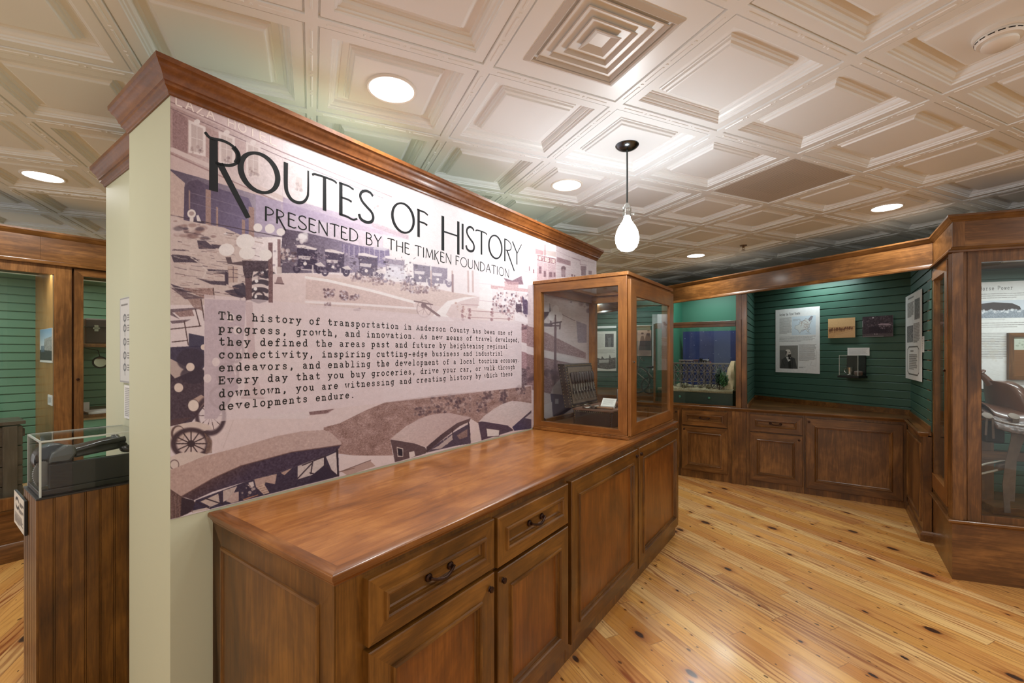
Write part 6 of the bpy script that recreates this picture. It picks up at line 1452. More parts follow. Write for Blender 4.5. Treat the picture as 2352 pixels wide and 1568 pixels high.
q = MB(); q.lathe(F_(0, 0, zb + .031), [(.039, 0), (.040, .005), (.034, .013), (.018, .018), (.004, .019)], 24); obj('lid', q, BK.m, t, smooth=True)

# --- further alcove with the bicycle, seen through the glass case
CW = Fr((2.64, 7.2), 112.0)
ship('wall_far_alcove', CW, -2.3, 0.04, 0.0, 2.262, 0.0)
def far(px0, px1, y0, y1, b=.006):
    a0_, a1_ = on_b(CW, px0, b), on_b(CW, px1, b); am_ = (a0_ + a1_) / 2
    return a0_, a1_, zed(CW, am_, b, y1), zed(CW, am_, b, y0)
def draw_train(P_, h):
    aged(P_, h); text_rows(P_, 6, 44, 12, 78, 20, w_=.9, a=.45); P_.rect(48, 12, 88, 74, (92, 92, 92), 1, tex=26, ts=2); P_.rect(62, 30, 76, 74, (130, 130, 128), .8, tex=14, ts=2); text_rows(P_, 6, 96, 84, 104, 6, w_=1)
    P_.poly([(0, 140), (8, 124), (30, 128), (34, 116), (44, 128), (66, 126), (70, 108), (76, 126), (98, 122), (98, 172), (60, 178), (0, 170)], (96, 92, 88), .95, tex=34, ts=1.8); P_.poly([(20, 134), (66, 132), (66, 146), (20, 148)], (196, 192, 186), .8, tex=10, ts=2)
a0, a1, z0, z1 = far(1366, 1415.5, 760.5, 851.5); poster('train_poster', CW, a0, a1, z0, z1, 0, 'pale poster with steam train photographs, seen through the glass case', 'poster', draw_train, res=110, base=(226, 222, 212))
a0, a1, z0, z1 = far(1366, 1415.5, 748.5, 753.5); poster('paper_strip', CW, a0, a1, z0, z1, 0, 'thin white paper strip above the train poster', 'label', lambda P_, h: None, res=20)
def draw_couple(P_, h):
    P_.rect(0, 0, 100, h, (196, 162, 146), 1, tex=4, ts=4); P_.ell(50, h * .8, 48, h * .22, (150, 116, 106), .8, .6)
    P_.poly([(26, 45), (44, 42), (56, 80), (70, 150), (10, 150), (18, 90)], (92, 70, 72), .95, tex=6, ts=2); P_.poly([(66, 24), (90, 20), (98, 70), (98, 150), (60, 150), (56, 60)], (74, 58, 62), .95, tex=6, ts=2); P_.ell(36, 30, 8, 11, (176, 140, 126)); P_.ell(36, 23, 9, 6, (70, 52, 52)); P_.ell(80, 10, 8, 10, (176, 140, 126)); P_.ell(80, 4, 9, 5, (70, 52, 52))
a0, a1, z0, z1 = far(1464, 1496, 758, 817.5, .02); poster('couple_portrait', CW, a0, a1, z0, z1, .012, 'sepia portrait of a standing couple seen through the door of the glass case', 'photograph', draw_couple, res=90, base=(196, 162, 146), edge=plain('grey_mount', srgb(120, 116, 110), .6))
a0, a1, z0, z1 = far(1463, 1497, 746, 748.6, .01); q = MB(); q.box(CW, a0, a1, .0, .03, z0, z1); tag(rooted(obj('picture_rail', q, plain('rail_white', srgb(190, 186, 176), .5))), 'thin pale rail above the couple portrait', 'rail')
a0, a1, z0, z1 = far(1498, 1540, 721, 850, .02); poster('tall_text_poster', CW, a0, a1, z0, z1, .012, 'tall white text poster behind the door of the glass case', 'poster', lambda P_, h: (aged(P_, h), text_rows(P_, 12, 88, h * .18, h * .92, 30, w_=1.2, a=.55)), res=90)
# low platform and a small old bicycle
q = MB(); q.box(CW, -2.0, -.16, .002, 1.30, 0, .80); q.box(CW, -2.02, -.14, .002, 1.32, .80, .82)
t = tag(rooted(obj('bicycle_platform', q, WB['x'])), 'wooden platform cabinet under the small bicycle in the far alcove', 'platform')
CHR = plain('dull_bicycle_steel', srgb(150, 146, 138), .35, .8); RUB = plain('old_rubber', srgb(48, 44, 42), .7)
ba = on_b(CW, 1487, 1.0)
t = thing('small_bicycle', CW.at(ba, 1.0), 'small dark old bicycle on the platform, seen through the glass case door', 'bicycle', .82)
def wheel(F_, a_, b_, z_, r, parent):
    q_ = MB(); q_.tube([F_(a_ + r * math.cos(k), b_, z_ + r * math.sin(k)) for k in [2 * math.pi * i / 28 for i in range(28)]], .012, 6, closed=True); w_ = obj('wheel', q_, RUB, parent, smooth=True)
    q_ = MB()
    for i in range(12): k = 2 * math.pi * i / 12; q_.tube([F_(a_, b_, z_), F_(a_ + r * math.cos(k), b_, z_ + r * math.sin(k))], .0018, 4)
    q_.lathe(F_(a_, b_ - .02, z_), [(.012, 0), (.012, .04)], 10, axis=(F_(0, 1)[0] - F_(0, 0)[0], F_(0, 1)[1] - F_(0, 0)[1], 0)); obj('spokes', q_, CHR, w_)
wheel(CW, ba + .03, 1.0, .82 + .125, .113, t); wheel(CW, ba - .16, 1.0, .82 + .205, .193, t)
q = MB()
for P_ in (((-.16, 1.025), (-.12, 1.25), (-.11, 1.33)), ((-.12, 1.22), (.02, 1.12), (.03, .945)), ((.02, 1.12), (.1, 1.02), (.16, .98)), ((-.14, 1.12), (.0, 1.0), (.03, .945)), ((.02, 1.12), (.03, 1.2))): q.tube([CW(ba + x, 1.0, z) for x, z in P_], .009, 8)
obj('frame', q, CHR, t, smooth=True)
q = MB(); q.tube([CW(ba - .05, .86, 1.30), CW(ba - .10, .91, 1.34), CW(ba - .11, 1.0, 1.33), CW(ba - .10, 1.09, 1.34), CW(ba - .05, 1.14, 1.30)], .008, 8); obj('handlebar', q, CHR, t, smooth=True)
q = MB(); q.ball(CW(ba + .04, 1.0, 1.21), .05, 12, (1.3, .8, .4)); obj('saddle', q, RUB, t, smooth=True)
# strip lamps behind the valance
SL = emit('strip_lamp_glow', (.86, .97, 1.0), 6.0)
def strip_lamp(F_, a_, b_, z_, L_, pw, label, col=(.84, .97, 1.0)):
    t_ = thing('strip_lamp', F_.at(a_, b_), label, 'strip lamp', z_)
    q_ = MB(); q_.box(F_, a_ - L_ / 2, a_ + L_ / 2, b_ - .02, b_ + .02, z_, z_ + .03); obj('housing', q_, WHITEP, t_)
    ld = bpy.data.lights.new('strip_lamp_light', 'AREA'); ld.shape = 'RECTANGLE'; ld.size = L_; ld.size_y = .03; ld.energy = pw; ld.color = col
    o_ = bpy.data.objects.new('strip_lamp_light', ld); COL.objects.link(o_); o_.parent = t_; o_.location = (0, 0, -.004); o_['kind'] = 'helper'
    return t_
strip_lamp(BW, -.78, .16, 2.22, .5, 5.0, 'small strip lamp hidden behind the valance over the alcove')
strip_lamp(K, .3, -.5, 2.22, .5, 7.0, 'small strip lamp hidden behind the valance over the model railway')
strip_lamp(CW, -.9, .5, 2.22, .8, 9.0, 'small strip lamp hidden over the far alcove')
# ------------------------------------------------------------------ tall glazed case at the right with the saddle
TNF = 2.316
C0 = A(3.36, TNF)
FT = Fr(C0[:2], 110.0)
TS = Fr(A(4.03, TNF)[:2], AZ + 180); TSL = .67
FW_, FD = 1.75, .86
PLH = .376
t = thing('tall_display_case', FT.at(.6, -.4), 'tall dark wooden glazed case at the right edge with a saddle inside', 'display case', 0)
bk0, bk1 = FT(0.30, -FD), FT(FW_, -FD)
plan = [TS(0.0, -.0)[:2], C0[:2], FT(FW_, 0)[:2], bk1[:2], A(4.26, 2.345)[:2], A(4.03, 2.345)[:2]]
q = MB(); q.prism(plan, 0, PLH - .02); obj('plinth', q, [WB['x']], t)
CAPP = [(0, PLH - .032), (.006, PLH - .030), (.010, PLH - .022), (.020, PLH - .016), (.022, PLH - .004), (.018, PLH), (-.04, PLH)]
path = [FT.inv(TS(.0, 0)), (0, 0), (FW_, 0)]
q = MB(); sweep(q, FT, path, CAPP); obj('plinth_cap', q, WB['x'], t, smooth=True)
q = MB(); q.prism(plan, PLH - .02, PLH - .004); obj('floor_board', q, WB['x'], t)
ZT = 2.05
# side (towards the partition): two posts, rails and a glazed door
q = MB(); q.box(TS, 0, .05, -.05, 0, PLH, ZT); q.box(TS, TSL - .055, TSL, -.05, 0, PLH, ZT); q.box(TS, .05, TSL - .055, -.05, 0, ZT - .02, ZT); q.box(TS, .05, TSL - .055, -.05, -.004, PLH, PLH + .03); obj('side_frame', q, WB['z'], t, bevel=.002)
d0, d1 = on_b(TS, 2131, .0), on_b(TS, 2176, .0)
q = MB(); frame_ring(q, TS, d0, d1, PLH + .035, ZT - .022, -.035, .004, .075, .11); d = obj('door', q, [WC['z'], WC['x']], t, bevel=.003)
pane(TS, d0 + .06, d1 - .06, PLH + .13, ZT - .12, -.018, d); q = MB(); q.lathe(TS(d1 - .035, .004, 1.30), [(.006, 0), (.009, .008), (.005, .012)], 12, axis=(TS(0, 1)[0] - TS(0, 0)[0], TS(0, 1)[1] - TS(0, 0)[1], 0)); obj('knob', q, BRONZE, d, smooth=True)
# front: broad corner stile and one large glazed frame
f1, f2 = on_b(FT, 2222, 0), on_b(FT, 2254, 0)
zt_, zb_ = zed(FT, f2, 0, 601.4), zed(FT, f2, 0, 1183)
q = MB(); q.box(FT, .022, f1 - .002, -.045, -.001, PLH, ZT); q.box(FT, 0.0, .02, -.045, -.006, PLH, ZT); obj('corner_post', q, WB['z'], t, bevel=.002)
q = MB(); q.box(FT, f1, f2, -.04, .0, PLH, ZT); q.box(FT, FW_ - .06, FW_, -.04, 0, PLH, ZT); q.box(FT, f2, FW_ - .06, -.04, 0, zt_, ZT); q.box(FT, f2, FW_ - .06, -.04, 0, PLH, zb_); obj('front_frame', q, WB['z'], t, bevel=.002)
pane(FT, f2 - .005, FW_ - .055, zb_ - .01, zt_ + .01, -.018, t)
q = MB(); q.box(FT, FW_ - .03, FW_, -FD, -.04, PLH, ZT); obj('end_panel', q, WB['z'], t)
q = MB(); q.prism(plan, ZT, ZT + .02); obj('case_top', q, WB['x'], t)
# frieze and its mouldings
q = MB(); inner = [FT.inv(TS(0, 0)), (0, 0), (FW_, 0)]
sweep(q, FT, inner, [(0, VZ1), (0, ZT - .002), (-.025, ZT - .002), (-.025, VZ1)]); obj('frieze', q, WB['x'], t)
q = MB(); sweep(q, FT, inner, [(o, z) for o, z in VTOP]); sweep(q, FT, inner, VBOT); obj('frieze_mouldings', q, WB['x'], t, smooth=True)
q = MB(); q.box(FT, .0, .06, -.004, .003, ZT + .03, VZ1 - .035); obj('corner_strip', q, WB['z'], t)
# boarded inside
ship('wall_case_back', FT, .245, FW_ - .03, PLH - .003, ZT - .001, -FD + .04, phase=.02)
def case_rect(px0, px1, y0, y1, b):
    a0_, a1_ = on_b(FT, px0, b), on_b(FT, px1, b); am_ = on_b(FT, 2290, b)
    return a0_, a1_, zed(FT, am_, b, y1), zed(FT, am_, b, y0)
def draw_horse(P_, h):
    aged(P_, h); title(P_, 'Horse Power', 10, 57, 15, 7.0, .6, (110, 106, 104))
    text_rows(P_, 8, 98, 20, 31, 3, w_=1.1, a=.6)
    P_.rect(8, 34, 80, 66, (206, 212, 220)); P_.poly([(8, 40), (30, 37), (56, 40), (66, 46), (68, 52), (8, 52)], (66, 56, 56), .95, tex=8, ts=2); P_.rect(8, 52, 80, 66, (146, 154, 164), 1, tex=24, ts=1.6); P_.blobs([(8, 51), (70, 51), (70, 56), (8, 56)], 60, 1.6, [(230, 232, 236), (180, 186, 194)], .9)
    text_rows(P_, 8, 70, 67.5, 69.5, 1, w_=.7, a=.4); text_rows(P_, 82, 99, 36, 66, 9, w_=1, a=.5); text_rows(P_, 8, 98, 73, 84, 3, w_=1.1, a=.6); text_rows(P_, 8, 66, 92, 140, 16, w_=1.1, a=.6)
    P_.blobs([(8, 100), (98, 100), (98, 146), (8, 146)], 50, 3, [(206, 200, 188), (214, 206, 196)], .5)
BP = -FD + .046
pa0, pa1, pz0, pz1 = case_rect(2232, 2400, 647, 893, BP)
poster('horse_poster', FT, pa0, pa1, pz0, pz1, BP, 'large white poster with a wide landscape photograph behind the saddle', 'poster', draw_horse, res=230)
fa0, fa1, fz0, fz1 = case_rect(2315, 2385, 764.5, 871, BP + .02)
t = thing('framed_document', FT.at((fa0 + fa1) / 2, BP + .02), 'brown framed document hanging over the large white poster', 'picture frame', fz0)
q = MB(); frame_ring(q, FT, fa0, fa1, fz0, fz1, BP + .007, BP + .03, .03); obj('frame', q, [WB['z'], WB['x']], t)
q = MB(); q.box(FT, fa0 + .025, fa1 - .025, BP + .008, BP + .014, fz0 + .025, fz1 - .025); obj('mat_board', q, plain('brown_mat', srgb(120, 78, 44), .7), t)
flat_sheet('document_print', [FT(fa0 + .028, BP + .0146, fz1 - .028), FT(fa1 - .028, BP + .0146, fz1 - .028), FT(fa1 - .028, BP + .0146, fz0 + .028), FT(fa0 + .028, BP + .0146, fz0 + .028)], fa1 - fa0 - .056, fz1 - fz0 - .056, lambda P_, h: (P_.rect(4, 4, 96, h * .34, (198, 206, 190)), P_.blobs([(14, 14), (86, 14), (86, h * .28), (14, h * .28)], 12, 5, [(120, 130, 110), (150, 156, 136)], .6), text_rows(P_, 8, 92, h * .42, h * .92, 13, (70, 44, 26), 1.3, .6)), parent=t, res=60, base=(128, 86, 50))

# saddle stand: sawhorse beam across the case
SB = -.40
sa = on_b(FT, 2318, SB)
bz = zed(FT, sa, SB, 958)
t = thing('saddle_stand', FT.at(sa + .15, SB), 'wooden trestle stand carrying the leather saddle inside the tall case', 'stand', PLH)
q = MB(); q.box(FT, .18, FW_ - .2, SB - .05, SB + .05, bz - .075, bz - .012); obj('beam', q, WP['x'], t, bevel=.003)
zz_ = zed(FT, sa, SB, 1046)
q = MB(); q.box(FT, .20, FW_ - .22, SB - .035, SB + .035, zz_ - .03, zz_ + .03); obj('lower_beam', q, WB['x'], t, bevel=.003)
q = MB(); q.box(FT, .30, FW_ - .2, SB - .20, SB + .20, PLH - .003, PLH + .05); obj('base_board', q, WB['x'], t, bevel=.003)
for x in (.32, 1.2):
    q = MB(); q.box(FT, x, x + .07, SB - .03, SB + .03, PLH + .05, bz - .075); obj('leg', q, WB['z'], t)
SAD_ = N('saddle_leather'); so = SAD_.coord(); SAD = SAD_.m; SAD_.base(SAD_.mix(SAD_.noise(so, 9, 4), srgb(66, 42, 34), srgb(118, 80, 62)), .28, 0, .5, .35); SAD_.bump(SAD_.noise(so, 160, 3), .15, .002)
TL_ = N('tooled_leather'); to = TL_.coord(); vz = TL_.n('ShaderNodeTexVoronoi'); TL_.l(to, vz.inputs['Vector']); vz.inputs['Scale'].default_value = 55; TL_.base(TL_.mix(vz.outputs['Distance'], srgb(46, 34, 32), srgb(116, 94, 86)), .35, 0, .5, .3); TL_.bump(vz.outputs['Distance'], .6, .004); TOOL = TL_.m
STRAP = plain('grey_strap_leather', srgb(104, 88, 78), .65, vary=.25, scale=30)
t = thing('leather_saddle', FT.at(sa + .12, SB), 'brown western leather saddle with a tooled skirt, on the wooden stand', 'saddle', bz - .012)
def drape(a_, q_, r, drop, lift):     # q_ from -1 (viewer side hem) to 1 (far hem) over the beam
    y = math.sin(q_ * 1.25) * r; z = bz + lift - (1 - math.cos(q_ * 1.25)) * drop
    return FT(a_, SB - y, z)
sa0, sa1 = .27, on_b(FT, 2400, SB + .2) + .12
def skirt(L_, r, drop, lift, wav):
    rows = []
    for i in range(33):
        u_ = i / 32; a_ = L_[0] + (L_[1] - L_[0]) * u_
        k = r * (1 - .16 * (2 * u_ - 1) ** 2) ; li = lift + wav * (2 * u_ - 1) ** 2
        rows.append([drape(a_, q_, k, drop * (1 + .1 * math.sin(u_ * 6)), li) for q_ in [-1 + 2 * j / 24 for j in range(25)]])
    return rows
def skin(mb, rows):
    n, m = len(rows), len(rows[0]); mb.add([p_ for r_ in rows for p_ in r_], [(i * m + j, i * m + j + 1, (i + 1) * m + j + 1, (i + 1) * m + j) for i in range(n - 1) for j in range(m - 1)])
def thick(o_, th): s_ = o_.modifiers.new('thickness', 'SOLIDIFY'); s_.thickness = th; s_.offset = 0
q = MB(); skin(q, skirt((sa0, sa1), .355, .165, .052, .02)); o_ = obj('skirt', q, TOOL, t, smooth=True); thick(o_, .009)
q = MB(); skin(q, skirt((sa0 + .03, sa1 - .1), .255, .11, .078, .03)); o_ = obj('seat_jockey', q, SAD, t, smooth=True); thick(o_, .009)
for k_, (r_, dr, li) in enumerate(((.343, .163, .061), (.325, .158, .063))):
    q = MB(); rows = skirt((sa0 + .01, sa1 - .01), r_, dr, li, .02); q.tube([tuple(np.array(r__[2]) + (0, 0, .006)) for r__ in rows], .0045, 6); obj('braided_border', q, plain('pale_lacing', srgb(132, 116, 106), .5), t, smooth=True)
# swell with its horn, seat rising to the cantle
ha = on_b(FT, 2306, SB)
q = MB(); L = []
for k in range(15):
    u_ = k / 14; h_ = .19 * math.sin(min(1, u_ * 1.0) * math.pi / 2)
    w_ = .20 * (1 - .62 * u_ ** 1.6); l_ = .085 * (1 - .5 * u_)
    c_a = ha + .03 - .085 * u_
    L.append([FT(c_a + l_ * math.cos(g) * (1.5 if math.cos(g) > 0 else .8), SB + w_ * math.sin(g), bz + .055 + h_) for g in [2 * math.pi * i / 24 for i in range(24)]])
q.loops(L, cap0=True); obj('swell', q, SAD, t, smooth=True)
hx = ha - .085
q = MB(); q.tube([FT(hx + .015, SB, bz + .22), FT(hx - .012, SB, bz + .262), FT(hx - .045, SB, bz + .295)], [.026, .019, .021], 12); hc = FT(hx - .05, SB, bz + .298); q.lathe(hc, [(.006, -.012), (.038, -.006), (.042, .002), (.034, .010), (.006, .013)], 20, axis=(FT(-.5, 0)[0] - FT(0, 0)[0], FT(-.5, 0)[1] - FT(0, 0)[1], 1)); obj('horn', q, SAD, t, smooth=True)
q = MB(); rows = []
for i in range(21):
    u_ = i / 20; a_ = ha + .05 + .48 * u_; z_ = bz + .13 - .05 * math.sin(u_ * math.pi) + .15 * max(0, u_ - .62) / .38
    w_ = .13 + .06 * u_
    rows.append([FT(a_, SB + w_ * math.sin(g), z_ - .08 * (1 - math.cos(g))) for g in [-1.25 + 2.5 * j / 16 for j in range(17)]])
skin(q, rows); o_ = obj('seat', q, SAD, t, smooth=True); thick(o_, .012)
q = MB()
for px_, r_ in ((2268, .26), (2329, .245)):
    a_ = on_b(FT, px_, SB + r_); c_ = FT(a_, SB + r_ * .98, bz + .03)
    q.lathe(c_, [(.012, 0), (.028, .004), (.026, .008), (.010, .010)], 16, axis=(FT(0, 1)[0] - FT(0, 0)[0], FT(0, 1)[1] - FT(0, 0)[1], 1.2))
obj('conchos', q, plain('concho', srgb(110, 98, 88), .55, .6), t, smooth=True)
def strap(pts, w_, name, mat=STRAP, par=t):
    q_ = MB(); q_.loops([[FT(a_ - w_ / 2, b_, z_), FT(a_ + w_ / 2, b_, z_), FT(a_ + w_ / 2, b_ + .004, z_), FT(a_ - w_ / 2, b_ + .004, z_)] for a_, b_, z_ in pts], cap0=True); return obj(name, q_, mat, par)
a_ = on_b(FT, 2270, SB + .25); zk = lambda y, b_=SB + .25, px_=2300: zed(FT, on_b(FT, px_, b_), b_, y)
for dx in (-.012, .012): strap([(a_ + dx, SB + .25, bz + .018), (a_ + dx * 1.2, SB + .262, zk(960)), (a_ + dx * 1.6, SB + .26, zk(1004 + dx * 300))], .011, 'tie_string')
a_ = on_b(FT, 2329, SB + .25)
strap([(a_, SB + .245, bz + .02), (a_ + .004, SB + .258, zk(960)), (a_ - .006, SB + .256, zk(1010)), (a_ - .03, SB + .254, zk(1060)), (a_ - .042, SB + .252, zk(1110)), (a_ - .032, SB + .25, zk(1176))], .030, 'cinch_strap')
a_ = on_b(FT, 2345, SB + .22)
strap([(a_ + .02, SB + .21, bz + .01), (a_ + .015, SB + .23, zk(975)), (a_ - .03, SB + .235, zk(1020)), (a_ - .055, SB + .235, zk(1055)), (a_ - .065, SB + .235, zk(1150))], .05, 'fender_strap')
a_ = on_b(FT, 2282, SB + .1)
q = MB(); q.box(FT, a_ - .05, a_ + .05, SB + .06, SB + .12, zk(1025), bz - .02); obj('dark_fender', q, plain('black_leather', srgb(30, 26, 26), .5, vary=.2), t, bevel=.01)
a_ = on_b(FT, 2290, SB + .22)
t = thing('stirrup', FT.at(a_, SB + .2), 'pale metal bound stirrup lying below the saddle', 'stirrup', zk(1092))
q = MB(); zs = zk(1075); q.tube([FT(a_ - .10, SB + .2, zs - .02), FT(a_ - .04, SB + .19, zs + .01), FT(a_ + .03, SB + .2, zs + .035), FT(a_ + .075, SB + .21, zs + .045), FT(a_ + .06, SB + .22, zs + .0), FT(a_ - .0, SB + .22, zs - .02), FT(a_ - .09, SB + .22, zs - .055)], .007, 8); obj('bow', q, plain('dull_tin', srgb(176, 170, 160), .4, .7), t, smooth=True)
q = MB(); q.extr([FT(a_ + .01, SB + .19, zs + .012), FT(a_ + .07, SB + .19, zs + .04), FT(a_ + .06, SB + .19, zs), FT(a_ + .0, SB + .19, zs - .02)], [FT(a_ + .01, SB + .235, zs + .012), FT(a_ + .07, SB + .235, zs + .04), FT(a_ + .06, SB + .235, zs), FT(a_ + .0, SB + .235, zs - .02)]); obj('tread', q, STRAP, t)
q = MB(); q.tube([FT(a_ - .09, SB + .21, zs - .04), FT(a_ - .10, SB + .2, PLH + .06)], .004, 6); obj('hanging_thong', q, STRAP, t)
strip_lamp(FT, .8, -.30, ZT - .034, .8, 9.0, 'small strip lamp under the top of the tall saddle case', (.9, .98, 1.0))
# ------------------------------------------------------------------ left: tall display along the far wall, pedestal, notices
DL = Fr(A(-1.6, -2.82)[:2], AZ)
L_ = lambda px, b=0.0: on_b(DL, px, b)
Lz = lambda px, y, b=0.0: zed(DL, L_(px, b), b, y)
g1b, s1b, g2a = L_(124), L_(165), L_(192)
E0, E1_ = L_(-260), L_(330)
GZT, GZB = Lz(60, 624), Lz(60, 1137)
t = thing('built_in_case', DL.at((E0 + E1_) / 2, -.3), 'long built-in wooden display case with glass doors at the left', 'display case', 0)
q = MB(); q.box(DL, E0, E1_, -.75, 0, 0, GZB - .10); obj('base', q, WB['x'], t)
for pr_ in ([(0, GZB - .11), (.008, GZB - .108), (.014, GZB - .095), (.014, GZB - .085), (-.02, GZB - .08)], [(0, .001), (.016, .001), (.016, .10), (.008, .12), (0, .125)], VTOP, VBOT):
    q = MB(); sweep(q, DL, [(E0, 0), (E1_, 0)], pr_); obj('moulding', q, WB['x'], t, smooth=True)
q = MB(); q.box(DL, E0, L_(93), -.03, 0, VZ0, VZ1); q.box(DL, L_(93) + .001, E1_, -.03, 0, VZ0, VZ1); obj('frieze', q, WB['x'], t)
q = MB(); q.box(DL, s1b - .004, s1b + .02, -.06, -.042, GZB - .08, VZ0); q.box(DL, g1b, s1b, -.04, 0, GZB - .08, VZ0); q.box(DL, E0, g1b, -.04, 0, GZT, VZ0); q.box(DL, E0, g1b, -.04, 0, GZB - .08, GZB); q.box(DL, s1b, E1_, -.04, -.012, VZ0 - .012, VZ0); obj('fixed_frame', q, WB['z'], t, bevel=.002)
pane(DL, E0, g1b + .01, GZB - .01, GZT + .01, -.02, t)
dz1 = VZ0 - .014
q = MB(); frame_ring(q, DL, s1b + .012, E1_ - .01, GZB - .07, dz1, -.036, 0, g2a - s1b - .012, .09); d = obj('door', q, [WB['z'], WB['x']], t, bevel=.002)
pane(DL, g2a - .01, E1_ - .1, GZB, dz1 - .08, -.02, d)
q = MB(); q.lathe(DL(L_(178.5), 0, Lz(178.5, 871)), [(.008, 0), (.010, .006), (.006, .008)], 14, axis=(DL(0, 1)[0] - DL(0, 0)[0], DL(0, 1)[1] - DL(0, 0)[1], 0)); obj('lock', q, BRONZE, d, smooth=True)
q = MB(); q.box(DL, E0, E1_, -.75, -.03, VZ0 + .002, VZ0 + .02); obj('case_top', q, WB['x'], t)
pd = .62
for b_ in [x / 100 for x in range(20, 110)]:
    if L_(77, -b_) > 0 and abs(L_(77, -b_) - (g1b + .012)) < .012: pd = b_; break
q = MB(); q.box(DL, g1b + .012, g1b + .035, -pd, -.041, GZB - .08, VZ0); obj('partition', q, WP['z'], t)
ship('wall_left_case_back', DL, E0, E1_, GZB - .08, VZ0 + .002, -pd - .002, pitch=.0665, mat=plain('pale_green_paint', srgb(104, 150, 122), .45, vary=.04, scale=3))
PF = Fr(DL(g1b + .012, 0)[:2], AZ + 90)             # face of that partition, a = b of DL, out = towards the viewer
def pf(px): return on_b(PF, px, 0.0)
def prect(x0, x1, y0, y1):
    a0_, a1_ = pf(x0), pf(x1); am_ = (a0_ + a1_) / 2
    return a0_, a1_, zed(PF, am_, 0, y1), zed(PF, am_, 0, y0)
def draw_town(P_, h):
    P_.rect(0, 0, 100, h * .94, (120, 150, 176), 1, col2=(206, 216, 222), grad=((0, 0), (0, h * .5))); P_.poly([(40, h * .3), (100, h * .24), (100, h * .94), (30, h * .94)], (150, 146, 140), .9, tex=22, ts=2); P_.poly([(0, h * .62), (100, h * .66), (100, h * .94), (0, h * .94)], (54, 52, 54), .95, tex=12, ts=2); P_.rect(0, h * .94, 100, h, (224, 222, 214)); P_.rect(10, h * .5, 40, h * .7, (96, 110, 128), .8, tex=12, ts=2)
a0, a1, z0, z1 = prect(94, 121.5, 755, 832); poster('town_photograph', PF, a0, a1, z0, z1, 0, 'blue toned town photograph inside the left display case', 'photograph', draw_town, res=70)
a0, a1, z0, z1 = prect(112, 122, 907, 930); poster('object_label', PF, a0, a1, z0, z1, 0, 'small white label low on the side of the left display case', 'label', lambda P_, h: text_rows(P_, 14, 86, 10, h - 10, 7, w_=2), res=36)
# old plank crate behind the first pane
CRW = woods('old_grey_planks', srgb(52, 44, 38), srgb(88, 76, 66), srgb(116, 104, 92))
ca1 = L_(54, -.12); ch = Lz(54, 966, -.12)
t = thing('plank_crate', DL.at(ca1 - .3, -.3), 'old grey plank crate with a lid behind the glass at the far left', 'crate', GZB - .08)
q = MB()
for k in range(4): z0_ = GZB - .079 + k * (ch - GZB + .05) / 4; q.box(DL, ca1 - .75, ca1 - .004, -.42, -.115, z0_, z0_ + (ch - GZB + .05) / 4 - .006)
obj('body', q, CRW['x'], t, bevel=.002)
q = MB()
for k in range(4): q.box(DL, ca1 - .78, ca1 + .01, -.425 + k * .081, -.425 + k * .081 + .074, ch - .022 + k * -.0, ch + .002)
obj('lid', q, CRW['x'], t, bevel=.002)
q = MB(); q.box(DL, ca1 - .03, ca1 + .004, -.43, -.108, GZB - .078, GZB - .02); q.box(DL, ca1 - .10, ca1 - .03, -.115, -.098, GZB - .078, ch - .03); q.box(DL, ca1 - .002, ca1 + .008, -.40, -.13, ch - .11, ch - .055); obj('battens', q, CRW['z'], t, bevel=.002)
# behind the door: shelves, case, mirror, papers
sh1, sh2 = Lz(215, 790, -.3), Lz(215, 947, -.25)
for z_, lb in ((sh1, 'upper wooden shelf with a dark suitcase behind the left glass door'), (sh2, 'lower wooden shelf with white papers behind the left glass door')):
    q = MB(); q.box(DL, g1b + .036, E1_ - .02, -pd, -.10, z_ - .025, z_); tag(rooted(obj('shelf', q, WB['x'], bevel=.002)), lb, 'shelf')
sa_, sb_ = L_(188, -.3), L_(188, -.3) + .42
t = thing('suitcase', DL.at((sa_ + sb_) / 2, -.3), 'dark leather suitcase with bright latches on the upper shelf behind the door', 'suitcase', sh1)
q = MB(); q.box(DL, sa_, sb_, -.42, -.20, sh1 + .001, sh1 + .20); obj('body', q, plain('brown_black_leather', srgb(50, 38, 32), .4, vary=.2), t, bevel=.01)
q = MB(); q.box(DL, sa_ - .003, sb_ + .003, -.423, -.197, sh1 + .13, sh1 + .136); obj('rim', q, BLACKM, t)
q = MB(); lx = L_(221, -.2); q.box(DL, lx - .012, lx + .012, -.199, -.192, sh1 + .10, sh1 + .15); q.box(DL, lx - .02, lx + .02, -.197, -.192, sh1 + .118, sh1 + .13); obj('latch', q, NICKEL, t)
mc = L_(230, -.35); mz = Lz(230, 832, -.35)
t = thing('oval_mirror', DL.at(mc, -.35), 'small oval hand mirror hanging tilted below the suitcase shelf', 'mirror', mz - .07)
MIR = plain('mirror_silver', srgb(206, 206, 204), .08, 1.0)
q = MB(); q.lathe(DL(mc, -.35, mz), [(.048, 0), (.05, .006), (.046, .010)], 28, axis=(.62, -.55, .12)); o_ = obj('frame', q, plain('dark_bezel', srgb(50, 50, 50), .35, .5), t, smooth=True)
q = MB(); q.lathe(DL(mc, -.35, mz), [(.044, .0095), (.02, .0115)], 28, axis=(.62, -.55, .12)); obj('glass', q, MIR, t, smooth=True)
q = MB(); q.tube([DL(mc, -.355, mz + .045), DL(mc - .01, -.37, mz + .1), DL(mc - .01, -pd + .01, sh1 - .03)], .003, 6); obj('bracket', q, BLACKM, t)
pa_ = L_(198, -.2)
t = thing('paper_stack', DL.at(pa_ + .15, -.22), 'white sheets of paper lying on the lower shelf behind the door', 'papers', sh2)
q = MB(); q.box(DL, pa_, pa_ + .34, -.36, -.13, sh2 + .001, sh2 + .014); obj('sheets', q, CARD, t)
